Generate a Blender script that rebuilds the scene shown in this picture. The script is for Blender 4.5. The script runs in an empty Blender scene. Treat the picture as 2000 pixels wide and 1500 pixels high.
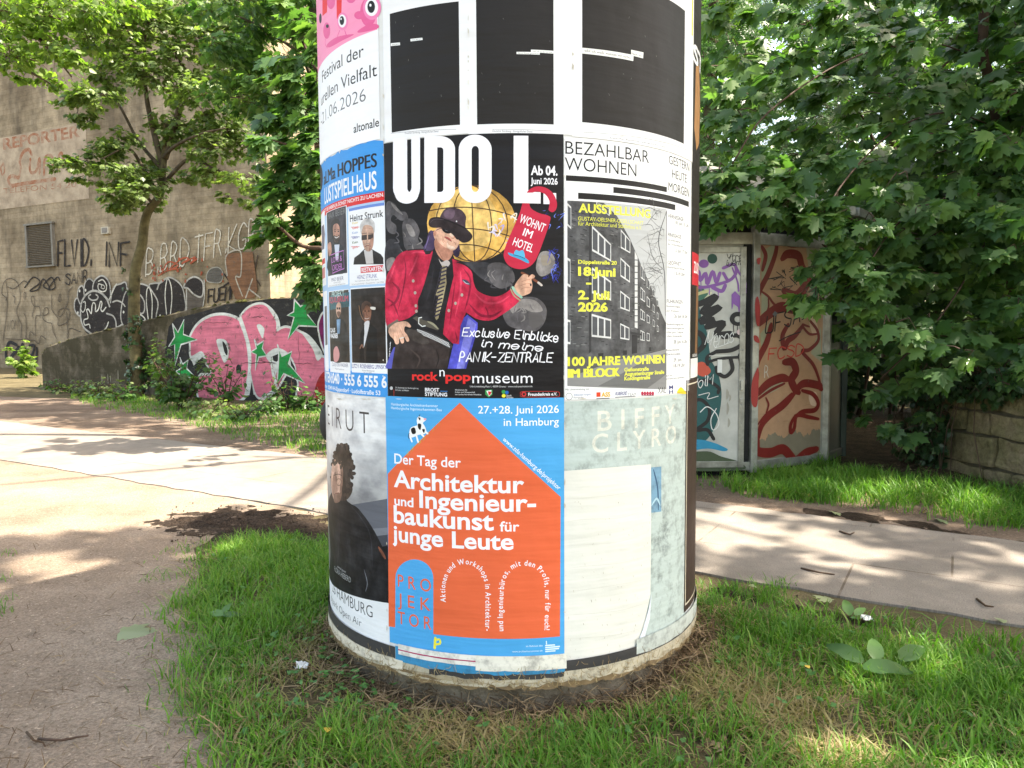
import bpy, bmesh, math, random
import numpy as np
from mathutils import Vector, Matrix, Euler
from mathutils.geometry import tessellate_polygon

random.seed(7)
rng = np.random.default_rng(11)
scene = bpy.context.scene
COL = scene.collection
R_ = math.radians

# ------------------------------------------------------------------ camera
F = 1455.0                       # focal length in photo pixels (photo 2000 x 1500)
EYE = Vector((0.0, 0.0, 1.25))
cam_d = bpy.data.cameras.new('camera')
cam_d.sensor_width = 36.0
cam_d.lens = 36.0 * F / 2000.0
cam_d.clip_start = 0.05
cam_d.clip_end = 500.0
cam = bpy.data.objects.new('camera', cam_d)
COL.objects.link(cam)
cam.location = EYE
ROT = Matrix.Rotation(R_(90 - 3.85), 3, 'X') @ Matrix.Rotation(R_(-0.35), 3, 'Z')
cam.rotation_euler = ROT.to_euler()
scene.camera = cam

# ------------------------------------------------------------------ light
SUN_EL = R_(58)
SUN_AZ = math.atan2(0.98, -0.08)          # from +Y towards +X
TOSUN = Vector((math.sin(SUN_AZ) * math.cos(SUN_EL), math.cos(SUN_AZ) * math.cos(SUN_EL), math.sin(SUN_EL)))
world = bpy.data.worlds.new('World')
scene.world = world
world.use_nodes = True
wn = world.node_tree
sky = wn.nodes.new('ShaderNodeTexSky')
sky.sky_type = 'NISHITA'
sky.sun_disc = False
sky.sun_elevation = SUN_EL
sky.sun_rotation = SUN_AZ
sky.air_density = 1.0
sky.dust_density = 2.5
sky.ozone_density = 0.6
bg = wn.nodes['Background']
bg.inputs['Strength'].default_value = 0.15
tint = wn.nodes.new('ShaderNodeMix')
tint.data_type = 'RGBA'
tint.blend_type = 'MULTIPLY'
tint.inputs[0].default_value = 1.0
tint.inputs[7].default_value = (1.15, 1.0, 0.80, 1)
wn.links.new(sky.outputs[0], tint.inputs[6])
wn.links.new(tint.outputs[2], bg.inputs['Color'])
sun_d = bpy.data.lights.new('sun', 'SUN')
sun_d.energy = 3.7
sun_d.angle = R_(0.55)
sun_d.color = (1.0, 0.91, 0.77)
sun = bpy.data.objects.new('sun', sun_d)
COL.objects.link(sun)
sun.rotation_euler = (-TOSUN).to_track_quat('-Z', 'Y').to_euler()
sun.location = (6, 3, 12)
scene.view_settings.view_transform = 'Standard'
scene.view_settings.look = 'None'
scene.view_settings.exposure = 2.35
scene.view_settings.gamma = 1.0
scene.render.engine = 'CYCLES'
scene.cycles.max_bounces = 7
scene.cycles.diffuse_bounces = 4
scene.cycles.glossy_bounces = 2
scene.cycles.transmission_bounces = 4
scene.cycles.use_denoising = True
scene.cycles.sample_clamp_indirect = 6.0

# ------------------------------------------------------------------ photo geometry
def ray(x, y):
    return ROT @ Vector(((x - 1000.0) / F, -(y - 750.0) / F, -1.0))

def ground(x, y, z=0.0):
    d = ray(x, y)
    return EYE + d * ((z - EYE.z) / d.z)

def at_depth(x, y, Y):
    d = ray(x, y)
    return EYE + d * (Y / d.y)

def to_px(p):
    q = ROT.transposed() @ (Vector(p) - EYE)
    if q.z > -0.05:
        return None
    return (1000 + F * q.x / -q.z, 750 - F * q.y / -q.z)

# ------------------------------------------------------------------ objects
def link(o, parent=None):
    COL.objects.link(o)
    if parent is not None:
        o.parent = parent
    return o

def world_loc(o):
    v = Vector((0, 0, 0))
    while o is not None:
        v = v + o.location
        o = o.parent
    return v

def tag(o, label=None, cat=None, group=None, kind=None):
    if label: o['label'] = label
    if cat: o['category'] = cat
    if group: o['group'] = group
    if kind: o['kind'] = kind
    return o

def thing(name, label, cat, loc, group=None):
    o = bpy.data.objects.new(name, None)
    o.empty_display_size = 0.2
    o.location = loc
    link(o)
    return tag(o, label, cat, group, 'thing')

def mesh_obj(name, verts, faces, mats, parent=None, mids=None, smooth=False, uv=None, label=None):
    """verts in world space; local to the parent chain"""
    off = world_loc(parent) if parent is not None else Vector((0, 0, 0))
    me = bpy.data.meshes.new(name)
    me.from_pydata([tuple(Vector(v) - off) for v in verts], [], faces)
    if not isinstance(mats, (list, tuple)):
        mats = [mats]
    for m in mats:
        me.materials.append(m)
    if mids is not None:
        me.polygons.foreach_set('material_index', mids)
    if smooth:
        me.polygons.foreach_set('use_smooth', [True] * len(me.polygons))
    if uv is not None:
        l = me.uv_layers.new(name='UVMap')
        for lp in me.loops:
            l.data[lp.index].uv = uv[lp.vertex_index]
    me.update()
    o = bpy.data.objects.new(name, me)
    link(o, parent)
    if label: o['label'] = label
    return o

def bm_obj(name, bm, mats, parent=None, smooth=False, label=None):
    off = world_loc(parent) if parent is not None else Vector((0, 0, 0))
    bmesh.ops.translate(bm, verts=bm.verts, vec=-off)
    me = bpy.data.meshes.new(name)
    bm.to_mesh(me)
    bm.free()
    if not isinstance(mats, (list, tuple)):
        mats = [mats]
    for m in mats:
        me.materials.append(m)
    if smooth:
        me.polygons.foreach_set('use_smooth', [True] * len(me.polygons))
    o = bpy.data.objects.new(name, me)
    link(o, parent)
    if label: o['label'] = label
    return o

def add_box(bm, c, half, rz=0.0, bevel=0.0, mat=0, basis=None):
    """box centred on c with half sizes along (x,y,z) of a frame turned by rz"""
    M = Matrix.Translation(c) @ (basis.to_4x4() if basis is not None else Matrix.Rotation(rz, 4, 'Z')) @ Matrix.Diagonal((half[0] * 2, half[1] * 2, half[2] * 2, 1))
    r = bmesh.ops.create_cube(bm, size=1.0, matrix=M)
    fs = set()
    for v in r['verts']:
        fs.update(v.link_faces)
    if bevel > 0:
        es = set()
        for f in fs: es.update(f.edges)
        rb = bmesh.ops.bevel(bm, geom=list(es), offset=bevel, segments=2, affect='EDGES', profile=0.7)
        fs = set(rb['faces']) | {f for f in fs if f.is_valid}
    for f in fs:
        f.material_index = mat

def tube(pts, radii, n=8, cap=True):
    pts = [Vector(p) for p in pts]
    verts, faces = [], []
    prev = None
    for i, p in enumerate(pts):
        t = (pts[min(i + 1, len(pts) - 1)] - pts[max(i - 1, 0)]).normalized()
        if prev is None:
            a = Vector((1, 0, 0)) if abs(t.x) < 0.8 else Vector((0, 1, 0))
            u = t.cross(a).normalized()
        else:
            u = (prev - t * prev.dot(t)).normalized()
        prev = u
        w = t.cross(u)
        for k in range(n):
            a = 2 * math.pi * k / n
            verts.append(p + (u * math.cos(a) + w * math.sin(a)) * radii[i])
    for i in range(len(pts) - 1):
        for k in range(n):
            k2 = (k + 1) % n
            faces.append((i * n + k, i * n + k2, (i + 1) * n + k2, (i + 1) * n + k))
    if cap:
        faces.append(tuple(range(n - 1, -1, -1)))
        faces.append(tuple(range((len(pts) - 1) * n, len(pts) * n)))
    return verts, faces

def curve_pts(ctrl, k=6):
    """open Catmull-Rom through 3-D control points"""
    c = [Vector(p) for p in ctrl]
    c = [c[0] * 2 - c[1]] + c + [c[-1] * 2 - c[-2]]
    out = []
    for i in range(1, len(c) - 2):
        for j in range(k):
            t = j / k
            p0, p1, p2, p3 = c[i - 1], c[i], c[i + 1], c[i + 2]
            out.append(0.5 * ((2 * p1) + (p2 - p0) * t + (2 * p0 - 5 * p1 + 4 * p2 - p3) * t * t + (3 * p1 - p0 - 3 * p2 + p3) * t ** 3))
    out.append(c[-2])
    return out

def join_parts(lst):
    V, Fc = [], []
    for v, f in lst:
        b = len(V)
        V += list(v)
        Fc += [tuple(i + b for i in q) for q in f]
    return V, Fc

# ------------------------------------------------------------------ materials
def srgb(r, g, b):
    f = lambda c: (c / 12.92 if c <= 0.04045 else ((c + 0.055) / 1.055) ** 2.4)
    return (f(r / 255), f(g / 255), f(b / 255))

class NT:
    def __init__(s, name):
        s.m = bpy.data.materials.new(name)
        s.m.use_nodes = True
        s.t = s.m.node_tree
        s.b = s.t.nodes['Principled BSDF']
        s.out = s.t.nodes['Material Output']
    def n(s, typ, **kw):
        nd = s.t.nodes.new(typ)
        for k, v in kw.items():
            if k in nd.inputs.keys(): nd.inputs[k].default_value = v
            else: setattr(nd, k, v)
        return nd
    def l(s, a, b):
        s.t.links.new(a, b)
    def noise(s, vec, scale, detail=4, rough=0.6, **kw):
        nd = s.n('ShaderNodeTexNoise')
        nd.inputs['Scale'].default_value = scale
        nd.inputs['Detail'].default_value = detail
        nd.inputs['Roughness'].default_value = rough
        if vec is not None: s.l(vec, nd.inputs['Vector'])
        return nd.outputs['Fac']
    def ramp(s, fac, stops):
        nd = s.n('ShaderNodeValToRGB')
        e = nd.color_ramp.elements
        while len(e) < len(stops): e.new(0.5)
        for i, (p, c) in enumerate(stops):
            e[i].position = p
            e[i].color = (c[0], c[1], c[2], 1) if not isinstance(c, (int, float)) else (c, c, c, 1)
        s.l(fac, nd.inputs['Fac'])
        return nd.outputs['Color']
    def mix(s, fac, a, b, mode='MIX'):
        nd = s.n('ShaderNodeMix', data_type='RGBA', blend_type=mode)
        for sock, v in ((nd.inputs['Factor'], fac), (nd.inputs['A'], a), (nd.inputs['B'], b)):
            pass
        ins = [i for i in nd.inputs if i.enabled]
        for sock, v in zip((nd.inputs[0], nd.inputs[6], nd.inputs[7]), (fac, a, b)):
            if isinstance(v, (int, float)): sock.default_value = v
            elif isinstance(v, tuple): sock.default_value = (v[0], v[1], v[2], 1)
            else: s.l(v, sock)
        return nd.outputs[2]
    def coord(s, kind='Object', scale=None):
        tc = s.n('ShaderNodeTexCoord')
        o = tc.outputs[kind]
        if scale is not None:
            mp = s.n('ShaderNodeMapping')
            mp.inputs['Scale'].default_value = scale
            s.l(o, mp.inputs['Vector'])
            o = mp.outputs['Vector']
        return o
    def bump(s, h, strength, dist=0.01, prev=None):
        nd = s.n('ShaderNodeBump')
        nd.inputs['Strength'].default_value = strength
        nd.inputs['Distance'].default_value = dist
        s.l(h, nd.inputs['Height'])
        if prev is not None: s.l(prev, nd.inputs['Normal'])
        return nd.outputs['Normal']
    def set(s, **kw):
        for k, v in kw.items():
            k = k.replace('_', ' ')
            sock = s.b.inputs[k]
            if isinstance(v, (int, float)): sock.default_value = v
            elif isinstance(v, tuple): sock.default_value = (v[0], v[1], v[2], 1)
            else: s.l(v, sock)
        return s

def simple_mat(name, col, rough=0.6, var=0.25, vscale=8.0, bump=0.2, bscale=40.0, metal=0.0, spec=0.4, col2=None):
    t = NT(name)
    co = t.coord()
    nz = t.noise(co, vscale, 5)
    c2 = col2 if col2 is not None else tuple(c * (1 - var) for c in col)
    c1 = tuple(min(1, c * (1 + var * 0.5)) for c in col)
    t.set(Base_Color=t.ramp(nz, [(0.3, c2), (0.7, c1)]), Roughness=rough, Metallic=metal, Specular_IOR_Level=spec)
    if bump > 0:
        t.set(Normal=t.bump(t.noise(co, bscale, 5), bump))
    return t.m

_ink = {}
def ink(r, g, b, kind='paper'):
    """printed paper / paint colours given as the sRGB the print itself has"""
    key = (r, g, b, kind)
    if key in _ink: return _ink[key]
    c = srgb(r, g, b)
    t = NT({'paper': 'printed_paper', 'photo': 'printed_photo', 'paint': 'wall_paint', 'metalpaint': 'metal_paint', 'old': 'weathered_paper'}[kind])
    co = t.coord()
    if kind == 'paper':
        nz = t.noise(co, 3.0, 4)
        base = t.ramp(nz, [(0.3, tuple(x * 0.93 for x in c)), (0.7, c)])
        st = t.coord('Object', (2.2, 2.2, 16.0))
        h = t.noise(st, 1.0, 3, 0.5)
        nb = t.bump(h, 0.45, 0.014)
        nb = t.bump(t.noise(t.coord('Object', (5.0, 5.0, 4.0)), 1.0, 2, 0.4), 0.5, 0.03, nb)
        nb = t.bump(t.noise(co, 26.0, 4), 0.12, 0.006, nb)
        t.set(Base_Color=base, Roughness=0.48, Specular_IOR_Level=0.16, Normal=nb)
    elif kind == 'old':
        nz = t.noise(co, 22.0, 8, 0.72)
        n2 = t.noise(co, 3.5, 5)
        sp = t.ramp(nz, [(0.47, 0.0), (0.64, 1.0)])
        amt = t.mix(1.0, sp, t.ramp(n2, [(0.35, 0.25), (0.60, 1.0)]), 'MULTIPLY')
        base = t.mix(amt, c, tuple(x * 0.45 + 0.02 for x in c))
        st = t.coord('Object', (1.6, 1.6, 12.0))
        nb = t.bump(t.noise(st, 1.0, 3), 0.4, 0.02)
        nb = t.bump(t.noise(co, 60.0, 4), 0.2, 0.004, nb)
        t.set(Base_Color=base, Roughness=0.6, Specular_IOR_Level=0.25, Normal=nb)
    elif kind == 'photo':
        nz = t.noise(t.coord('Object', (1, 1, .8)), 22.0, 5, 0.55)
        n2 = t.noise(co, 75.0, 4, 0.6)
        base = t.ramp(nz, [(0.30, tuple(x * 0.45 for x in c)), (0.50, tuple(x * 0.92 for x in c)), (0.70, tuple(min(1, x * 1.35 + .01) for x in c))])
        base = t.mix(1.0, base, t.ramp(n2, [(0.3, 0.78), (0.65, 1.1)]), 'MULTIPLY')
        st = t.coord('Object', (2.2, 2.2, 16.0))
        t.set(Base_Color=base, Roughness=0.48, Specular_IOR_Level=0.16, Normal=t.bump(t.noise(st, 1.0, 3, 0.5), 0.5, 0.012))
    elif kind == 'paint':
        nz = t.noise(co, 1.6, 7, 0.7)
        wear = t.ramp(t.noise(co, 7.0, 9, 0.75), [(0.57, 0.0), (0.64, 0.9)])
        base = t.ramp(nz, [(0.32, tuple(x * 0.62 for x in c)), (0.62, c)])
        base = t.mix(wear, base, (0.10, 0.085, 0.07))
        bv = t.coord('Object', (0.5, 0.5, 6.5))
        base = t.mix(1.0, base, t.ramp(t.noise(bv, 1.6, 5, 0.65), [(0.34, 0.68), (0.52, 1.0), (0.7, 1.08)]), 'MULTIPLY')
        nb = t.bump(t.noise(co, 14.0, 6), 0.35, 0.03)
        nb = t.bump(t.noise(bv, 2.2, 3), 0.5, 0.03, nb)
        t.set(Base_Color=base, Roughness=0.75, Specular_IOR_Level=0.25, Normal=nb)
    else:
        nz = t.noise(co, 6.0, 7, 0.7)
        wear = t.ramp(t.noise(co, 18.0, 8, 0.7), [(0.62, 0.0), (0.70, 1.0)])
        base = t.ramp(nz, [(0.3, tuple(x * 0.78 for x in c)), (0.65, c)])
        base = t.mix(wear, base, tuple(x * 0.5 + 0.06 for x in c))
        t.set(Base_Color=base, Roughness=0.45, Specular_IOR_Level=0.4, Normal=t.bump(t.noise(co, 9.0, 4), 0.15, 0.01))
    _ink[key] = t.m
    return t.m

# ------------------------------------------------------------------ 2-D drawing on real surfaces
_txt = {}
def text_mesh(s, bold):
    k = (s, bold)
    if k not in _txt:
        c = bpy.data.curves.new('lettering', 'FONT')
        c.body = s
        c.offset = bold
        c.resolution_u = 4
        o = bpy.data.objects.new('lettering', c)
        m = o.to_mesh()
        v = np.array([p.co[:2] for p in m.vertices]).reshape(-1, 2)
        f = [tuple(p.vertices) for p in m.polygons]
        o.to_mesh_clear()
        bpy.data.objects.remove(o)
        bpy.data.curves.remove(c)
        if len(v):
            x0 = v[:, 0].min()
            w = v[:, 0].max() - x0
            v = (v - np.array([x0, 0.0])) / np.array([1.0, 0.682 + 0.9 * bold])
        else:
            w = 0.3
        _txt[k] = (v, f, w)
    return _txt[k]

def catmull(pts, k=5, closed=True):
    pts = [np.array(p, float) for p in pts]
    n = len(pts)
    out = []
    rng_ = range(n) if closed else range(n - 1)
    for i in rng_:
        if closed:
            p0, p1, p2, p3 = pts[i - 1], pts[i], pts[(i + 1) % n], pts[(i + 2) % n]
        else:
            p1, p2 = pts[i], pts[i + 1]
            p0 = pts[i - 1] if i > 0 else 2 * p1 - p2
            p3 = pts[i + 2] if i + 2 < n else 2 * p2 - p1
        for j in range(k):
            t = j / k
            out.append(0.5 * ((2 * p1) + (p2 - p0) * t + (2 * p0 - 5 * p1 + 4 * p2 - p3) * t * t + (3 * p1 - p0 - 3 * p2 + p3) * t ** 3))
    if not closed: out.append(pts[-1])
    return out

# a small single-stroke hand alphabet, grid 4 wide x 6 high
GLYPH = {
 'A': '00 26 40|12 32', 'B': '00 06 26 35 34 23 03|23 32 31 20 00', 'C': '45 26 16 04 02 10 30 41', 'D': '00 06 26 44 42 20 00',
 'E': '46 06 00 40|03 33', 'F': '00 06 46|03 33', 'G': '45 26 04 02 10 30 42 22', 'H': '00 06|40 46|03 43', 'I': '20 26',
 'K': '06 00|46 02 40', 'L': '06 00 40', 'M': '00 06 23 46 40', 'N': '00 06 40 46', 'O': '16 04 02 20 42 44 26 16', 'P': '00 06 26 35 34 23 03',
 'R': '00 06 26 35 34 23 03|23 40', 'S': '45 26 05 14 33 42 30 01', 'T': '06 46|26 20', 'U': '06 01 10 30 41 46', 'V': '06 20 46', 'W': '06 10 24 30 46', 'X': '06 40|46 00',
 'Y': '06 23 46|23 20', 'Z': '06 46 00 40', '-': '03 33', '.': '10 11', '3': '06 46 23 42 30 01',
 'a': '33 24 14 03 01 10 20 32|34 31 40', 'b': '06 00|03 14 24 33 31 20 10 01', 'c': '33 24 14 03 01 10 20 31', 'd': '36 30|33 24 14 03 01 10 20 31',
 'e': '02 32 33 24 14 03 01 10 20 31', 'h': '06 00|03 14 24 33 30', 'i': '14 11 20|15 16', 'k': '06 00|34 02 30', 'l': '16 11 20', 'm': '00 04|03 14 23 20|23 34 43 40',
 'n': '00 04|03 14 24 33 30', 'o': '14 03 01 10 20 31 33 24 14', 'p': '04 00|03 14 24 33 31 20 10', 'r': '00 04|03 14 24 33', 's': '33 24 14 03 12 22 31 20 10 01', 't': '16 11 20 31|04 34', 'u': '04 01 10 20 31|34 30',
 'v': '04 10 34', 'w': '04 10 23 30 44', 'x': '04 30|34 00', 'y': '04 11 22|34 10 00', ' ': '',
}
GW = {c_: 3.1 for c_ in 'abcdehknoprstuvxy'}
GW.update({'i': 1.6, 'l': 1.8, '.': 1.4, 'I': 2.4, ' ': 2.5, 'm': 4.2, 'M': 4.4, 'W': 4.6, 'w': 4.2})

def split_pieces(co, me):
    """vertex and face lists of the groups of loose islands that lie well apart"""
    nv = len(co)
    par = list(range(nv))
    def find(i):
        while par[i] != i:
            par[i] = par[par[i]]; i = par[i]
        return i
    for e in me.edges:
        a, b = find(e.vertices[0]), find(e.vertices[1])
        if a != b: par[max(a, b)] = min(a, b)
    root = np.array([find(i) for i in range(nv)])
    ids, isl = np.unique(root, return_inverse=True)
    k = len(ids)
    if k < 2 or k > 3000: return [(None, None)]
    lo = np.full((k, 3), np.inf); hi = np.full((k, 3), -np.inf)
    np.minimum.at(lo, isl, co); np.maximum.at(hi, isl, co)
    size = (hi - lo).max(1)
    gap = np.maximum(0, np.maximum(lo[:, None] - hi[None], lo[None] - hi[:, None]))
    near = np.sqrt((gap ** 2).sum(2)) <= np.maximum(0.019, 0.49 * np.maximum(size[:, None], size[None]))
    lab = -np.ones(k, int); c = 0
    for i in range(k):
        if lab[i] >= 0: continue
        st = [i]; lab[i] = c
        while st:
            j = st.pop()
            for m in np.nonzero(near[j] & (lab < 0))[0]:
                lab[m] = c; st.append(m)
        c += 1
    if c < 2: return [(None, None)]
    vl = lab[isl]
    fl = np.array([vl[f.vertices[0]] for f in me.polygons])
    return [(np.nonzero(vl == i)[0], [int(x) for x in np.nonzero(fl == i)[0]]) for i in range(c)]

class Canvas:
    """draws flat shapes given in photo pixels on to a surface; map2 turns a pixel into surface metres,
    map3 turns surface metres + height above the surface into a world point"""
    def __init__(s, root, map2, map3, gap=0.00002, start=0.001, nrm=None, grid=None):
        s.root, s.map2, s.map3, s.gap, s.start, s.nrm, s.grid = root, map2, map3, gap, start, nrm, grid
        s.k = 0.0            # extra lift in layers
        s.shapes = []        # (bbox, layer) of everything drawn so far
        s.pieces = []
        s.zoom = (0, 0, 1.0)
    def part(s, name, parent=None, label=None):
        s.pieces.append(dict(name=name, parent=parent, label=label, bm=bmesh.new(), mats=[]))
        return len(s.pieces) - 1
    def up(s): pass
    def px(s, p):
        return (s.zoom[0] + p[0] * s.zoom[2], s.zoom[1] + p[1] * s.zoom[2])
    def P(s, p):
        return np.array(s.map2(*s.px(p)))
    def scale_at(s, p):
        q = s.px(p)
        a, b = s.map2(*q), s.map2(q[0], q[1] + 1)
        return abs(a[1] - b[1]) * s.zoom[2]
    def _mat(s, m):
        p = s.pieces[-1]
        if m not in p['mats']: p['mats'].append(m)
        return p['mats'].index(m)
    def raw(s, v2, faces, mat, dk=0.0, ramp=None):
        p = s.pieces[-1]
        mi = s._mat(mat)
        q = np.array([(v[0], v[1]) for v in v2])
        lo, hi = q.min(0) - 1e-5, q.max(0) + 1e-5
        lay = 0
        for (a, b, k) in s.shapes:
            if a[0] <= hi[0] and lo[0] <= b[0] and a[1] <= hi[1] and lo[1] <= b[1] and k >= lay: lay = k + 1
        s.shapes.append((lo, hi, lay))
        h = s.start + (lay + s.k) * s.gap
        vs = [p['bm'].verts.new((v[0], h + (ramp[i] if ramp is not None else 0.0), v[1])) for i, v in enumerate(v2)]
        for f in faces:
            try:
                fc = p['bm'].faces.new([vs[i] for i in f])
                fc.material_index = mi
            except ValueError:
                pass
    def poly2(s, v2, mat, keep=False):
        if not keep: s.up()
        tri = tessellate_polygon([[Vector((v[0], v[1], 0)) for v in v2]])
        s.raw(v2, [t for t in tri], mat)
    def poly(s, pts, mat, keep=False):
        s.poly2([s.P(p) for p in pts], mat, keep)
    def blob(s, pts, mat, k=5, keep=False):
        s.poly2([s.P(p) for p in catmull(pts, k)], mat, keep)
    def rect(s, xl, xr, yt, yb, mat, at=None, keep=False):
        """a rectangle of the sheet: side edges at xl / xr, top and bottom read at pixel column `at`"""
        if at is None:
            at = xl if abs(s.px((xl, 0))[0] - 1000) < abs(s.px((xr, 0))[0] - 1000) else xr
        zt, zb = s.P((at, yt))[1], s.P((at, yb))[1]
        ym = (yt + yb) / 2
        ul, ur = s.P((xl, ym))[0], s.P((xr, ym))[0]
        s.poly2([(ul, zb), (ur, zb), (ur, zt), (ul, zt)], mat, keep)
    def ellipse(s, cx, cy, rx, ry, mat, n=28, rot=0.0, keep=False):
        c, sn = math.cos(rot), math.sin(rot)
        pts = [(cx + rx * math.cos(a) * c - ry * math.sin(a) * sn, cy + rx * math.cos(a) * sn + ry * math.sin(a) * c) for a in [2 * math.pi * i / n for i in range(n)]]
        s.poly(pts, mat, keep)
    def ring(s, outer, inner, mat):
        """shape with a hole: equal number of points on both outlines"""
        s.up()
        n = len(outer)
        v = [s.P(p) for p in outer] + [s.P(p) for p in inner]
        s.raw(v, [(i, (i + 1) % n, n + (i + 1) % n, n + i) for i in range(n)], mat)
    def stroke2(s, q, w, mat, taper=0.0, keep=False):
        if not keep: s.up()
        q = [np.array(p, float) for p in q]
        r = [q[0]]
        for p in q[1:]:
            if np.linalg.norm(p - r[-1]) > w * 0.08: r.append(p)
        q = r
        if len(q) < 2: q = [q[0], q[0] + np.array([w * 0.3, 0])]
        n = len(q)
        V, H = [], []
        for i in range(n):
            a, b = q[max(i - 1, 0)], q[min(i + 1, n - 1)]
            t = b - a
            t = t / (np.linalg.norm(t) + 1e-12)
            nn = np.array([-t[1], t[0]])
            ww = w * 0.5 * (1 - taper * abs(2 * i / (n - 1) - 1) ** 3)
            p = q[i].copy()
            if i == 0:
                V += [p - t * ww + nn * ww * 0.5, p - t * ww - nn * ww * 0.5]; H += [0, 0]
            V += [p + nn * ww, p - nn * ww]; H += [i, i]
            if i == n - 1:
                V += [p + t * ww + nn * ww * 0.5, p + t * ww - nn * ww * 0.5]; H += [i, i]
        m = len(V) // 2
        hm = max(H) or 1
        s.raw(V, [(2 * i, 2 * i + 1, 2 * i + 3, 2 * i + 2) for i in range(m - 1)], mat, ramp=[s.gap * 0.7 * h / hm for h in H])
    def stroke(s, pts, w, mat, smooth=True, closed=False, taper=0.0, keep=False):
        if smooth: pts = catmull(pts, 6, closed)
        pts = list(pts)
        if closed: pts = pts + [pts[0]]
        s.stroke2([s.P(p) for p in pts], w * s.scale_at(pts[len(pts) // 2]), mat, taper, keep)
    def textline(s, txt, p0, p1, cap, mat, bold=0.0, keep=False, shear=0.0):
        v, f, w = text_mesh(txt, bold)
        a, b = s.P(p0), s.P(p1)
        s._put(v, f, w, a, b, cap * s.scale_at(p0 if abs(s.px(p0)[0] - 1000) < abs(s.px(p1)[0] - 1000) else p1), mat, keep, shear)
    def _put(s, v, f, w, a, b, h, mat, keep, shear=0.0):
        if not keep: s.up()
        d = (b - a)
        L = np.linalg.norm(d)
        d = d / L
        o = np.array([-d[1], d[0]])
        q = [a + d * (x[0] / w * L + shear * x[1] * h) + o * (x[1] * h) for x in v]
        s.raw(q, f, mat)
    def text(s, txt, xl, xr, yb, cap, mat, bold=0.0, at=None, keep=False, shear=0.0):
        if at is None:
            at = xl if abs(s.px((xl, 0))[0] - 1000) < abs(s.px((xr, 0))[0] - 1000) else xr
        z = s.P((at, yb))[1]
        z2 = s.P((at, yb - cap))[1]
        v, f, w = text_mesh(txt, bold)
        a = np.array([s.P((xl, yb))[0], z]); b = np.array([s.P((xr, yb))[0], z])
        s._put(v, f, w, a, b, z2 - z, mat, keep, shear)
    def textpath(s, txt, pts, cap, mat, bold=0.0):
        q = [s.P(p) for p in catmull(pts, 8, False)]
        seg = [0.0]
        for a, b in zip(q[:-1], q[1:]): seg.append(seg[-1] + np.linalg.norm(b - a))
        h = cap * s.scale_at(pts[0])
        adv = []
        for ch in txt: adv.append(text_mesh(ch, bold)[2] * 1.0 + 0.14 if ch != ' ' else 0.36)
        k = seg[-1] / sum(adv)
        s.up()
        x = 0.0
        for ch, a in zip(txt, adv):
            if ch != ' ':
                v, f, w = text_mesh(ch, bold)
                c = x + 0.07 * k
                i = max(j for j in range(len(seg) - 1) if seg[j] <= c)
                t = (c - seg[i]) / (seg[i + 1] - seg[i])
                p = q[i] + (q[i + 1] - q[i]) * t
                mid = c + w * k / 2
                i2 = max(j for j in range(len(seg) - 1) if seg[j] <= mid)
                d = q[i2 + 1] - q[i2]; d = d / np.linalg.norm(d)
                s._put(v, f, w, p, p + d * (w * k), h, mat, True)
            x += a * k
    def hand(s, txt, p0, p1, cap, w, mat, slant=0.15, jit=0.12, seed=1):
        """hand lettering with the stroke alphabet, baseline p0 -> p1"""
        rr = random.Random(seed)
        tot = sum(GW.get(c, 4.3) + 0.9 for c in txt) - 0.9
        a, b = np.array(p0, float), np.array(p1, float)
        d = (b - a) / tot
        up = np.array([0, -cap / 6.0])
        x = 0.0
        s.up()
        for ch in txt:
            for st in GLYPH.get(ch, '').split('|'):
                if not st: continue
                pts = []
                for pr in st.split():
                    gx, gy = int(pr[0]) + rr.uniform(-jit, jit), int(pr[1]) + rr.uniform(-jit, jit)
                    pts.append(a + d * (x + gx + gy * slant) + up * gy)
                if len(pts) > 2 and (ch.islower() or ch in 'BCDGOPRSU3'):
                    pts = catmull(pts, 4, False)
                s.stroke2([s.P(p) for p in pts], w * s.scale_at(p0), mat, keep=True)
            x += GW.get(ch, 4.3) + 0.9
        s.up()
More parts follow.
